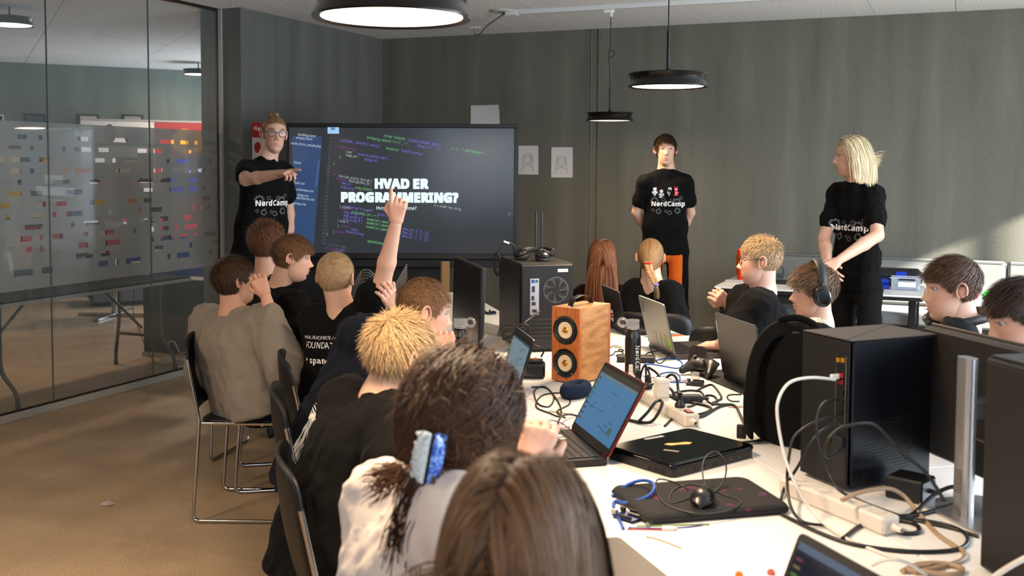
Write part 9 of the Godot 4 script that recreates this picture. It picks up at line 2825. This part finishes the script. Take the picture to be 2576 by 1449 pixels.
	for k in 42:
		var a := rng.randf() * TAU
		var up := rng.randf_range(0.12, 0.42)
		var out := rng.randf_range(0.06, 0.22)
		var p1 := Vector3(cos(a) * out * 0.4, 0.1 + up * 0.7, sin(a) * out * 0.4)
		var p2 := Vector3(cos(a) * out, 0.1 + up, sin(a) * out)
		var sd := (p2 - p1).cross(Vector3.UP).normalized() * 0.022
		var md := p1.lerp(p2, 0.5) + Vector3(0, 0.012, 0)
		var s := Shape.new()
		s.face([p1, md - sd, p2 - Vector3(0, 0.03, 0), md], Vector3.UP)
		s.face([p1, md, p2 - Vector3(0, 0.03, 0), md + sd], Vector3.UP)
		obj("leaf", s, lf, t)
	t = thing("pedestal_table", "round-footed chrome pedestal table in the hall", "table", Vector3(-3.0, 0, 0.45), 0.3)
	obj("tabletop", Shape.new().lathe([Vector2(0, 0.72), Vector2(0.4, 0.72), Vector2(0.4, 0.745), Vector2(0, 0.745)], Vector3.ZERO, Basis.IDENTITY, 36), mat(Color(0.7, 0.7, 0.68), 0.4), t)
	obj("column", Shape.new().lathe([Vector2(0.032, 0.02), Vector2(0.032, 0.72)], Vector3.ZERO, Basis.IDENTITY, 18), chrome, t)
	for k in 4:
		obj("foot_bar", Shape.new().box(Basis(Vector3.UP, k * PI * 0.5) * Vector3(0.2, 0.018, 0), Vector3(0.4, 0.03, 0.05), Basis(Vector3.UP, k * PI * 0.5), 0.005), chrome, t)
	t = thing("hall_sofa", "low blue and grey sofa against the hall wall", "sofa", p0 + w * 0.3 + nn * 1.3, yaw)
	obj("seat", Shape.new().box(Vector3(0, 0.34, 0), Vector3(1.9, 0.16, 0.7), Basis.IDENTITY, 0.03), cloth(Color(0.06, 0.11, 0.30)), t)
	obj("base", Shape.new().box(Vector3(0, 0.15, 0), Vector3(1.88, 0.2, 0.66), Basis.IDENTITY, 0.01), cloth(Color(0.42, 0.42, 0.42)), t)
	obj("backrest", Shape.new().box(Vector3(0, 0.55, -0.28), Vector3(1.9, 0.36, 0.16), Basis.IDENTITY, 0.03), cloth(Color(0.06, 0.11, 0.30)), t)
	# two lamps close under the hall ceiling
	for a in [[Vector3(-3.28, 2.70, -1.28), "disc lamp close under the hall ceiling above the red banner"], [Vector3(-1.70, 2.70, 2.88), "disc lamp close under the hall ceiling above the folding table"]]:
		pendant(a[1], a[0], 2.84, 3.0)

func rooms() -> void:
	big_screen()
	pendant("wide black disc pendant lamp glowing above the long-haired children", Vector3(4.02, 1.945, 6.94), 2.84, 4.4)
	pendant("glowing black disc pendant lamp above the silver laptop", Vector3(3.985, 1.975, 4.35), 2.84, 4.4)
	pendant("dark disc pendant lamp with a knotted cord in front of the concrete wall", Vector3(2.735, 1.965, 1.29), 2.75, 2.0, true)
	pendant("black disc pendant lamp above the open floor beside the glass partition", Vector3(1.9, 1.96, 6.9), 2.84, 4.0)
	pendant("black disc pendant lamp above the end of the tables behind the photographer", Vector3(4.6, 1.96, 9.6), 2.84, 4.4)
	ceiling_fittings()
	wall_papers()
	far_side()
	hall()

func furnish() -> void:
	var t0 := Time.get_ticks_msec()
	chrome = mat(Color(0.72, 0.71, 0.69), 0.16, 1.0)
	ink = mat(Color(0.016, 0.016, 0.017), 0.45)
	tables()
	rooms()
	chairs()
	laptops()
	computers()
	speaker_box()
	bottles()
	power_strips()
	desk_items()
	backpack()
	cables()
	people()
	print("people ", Time.get_ticks_msec() - t0)
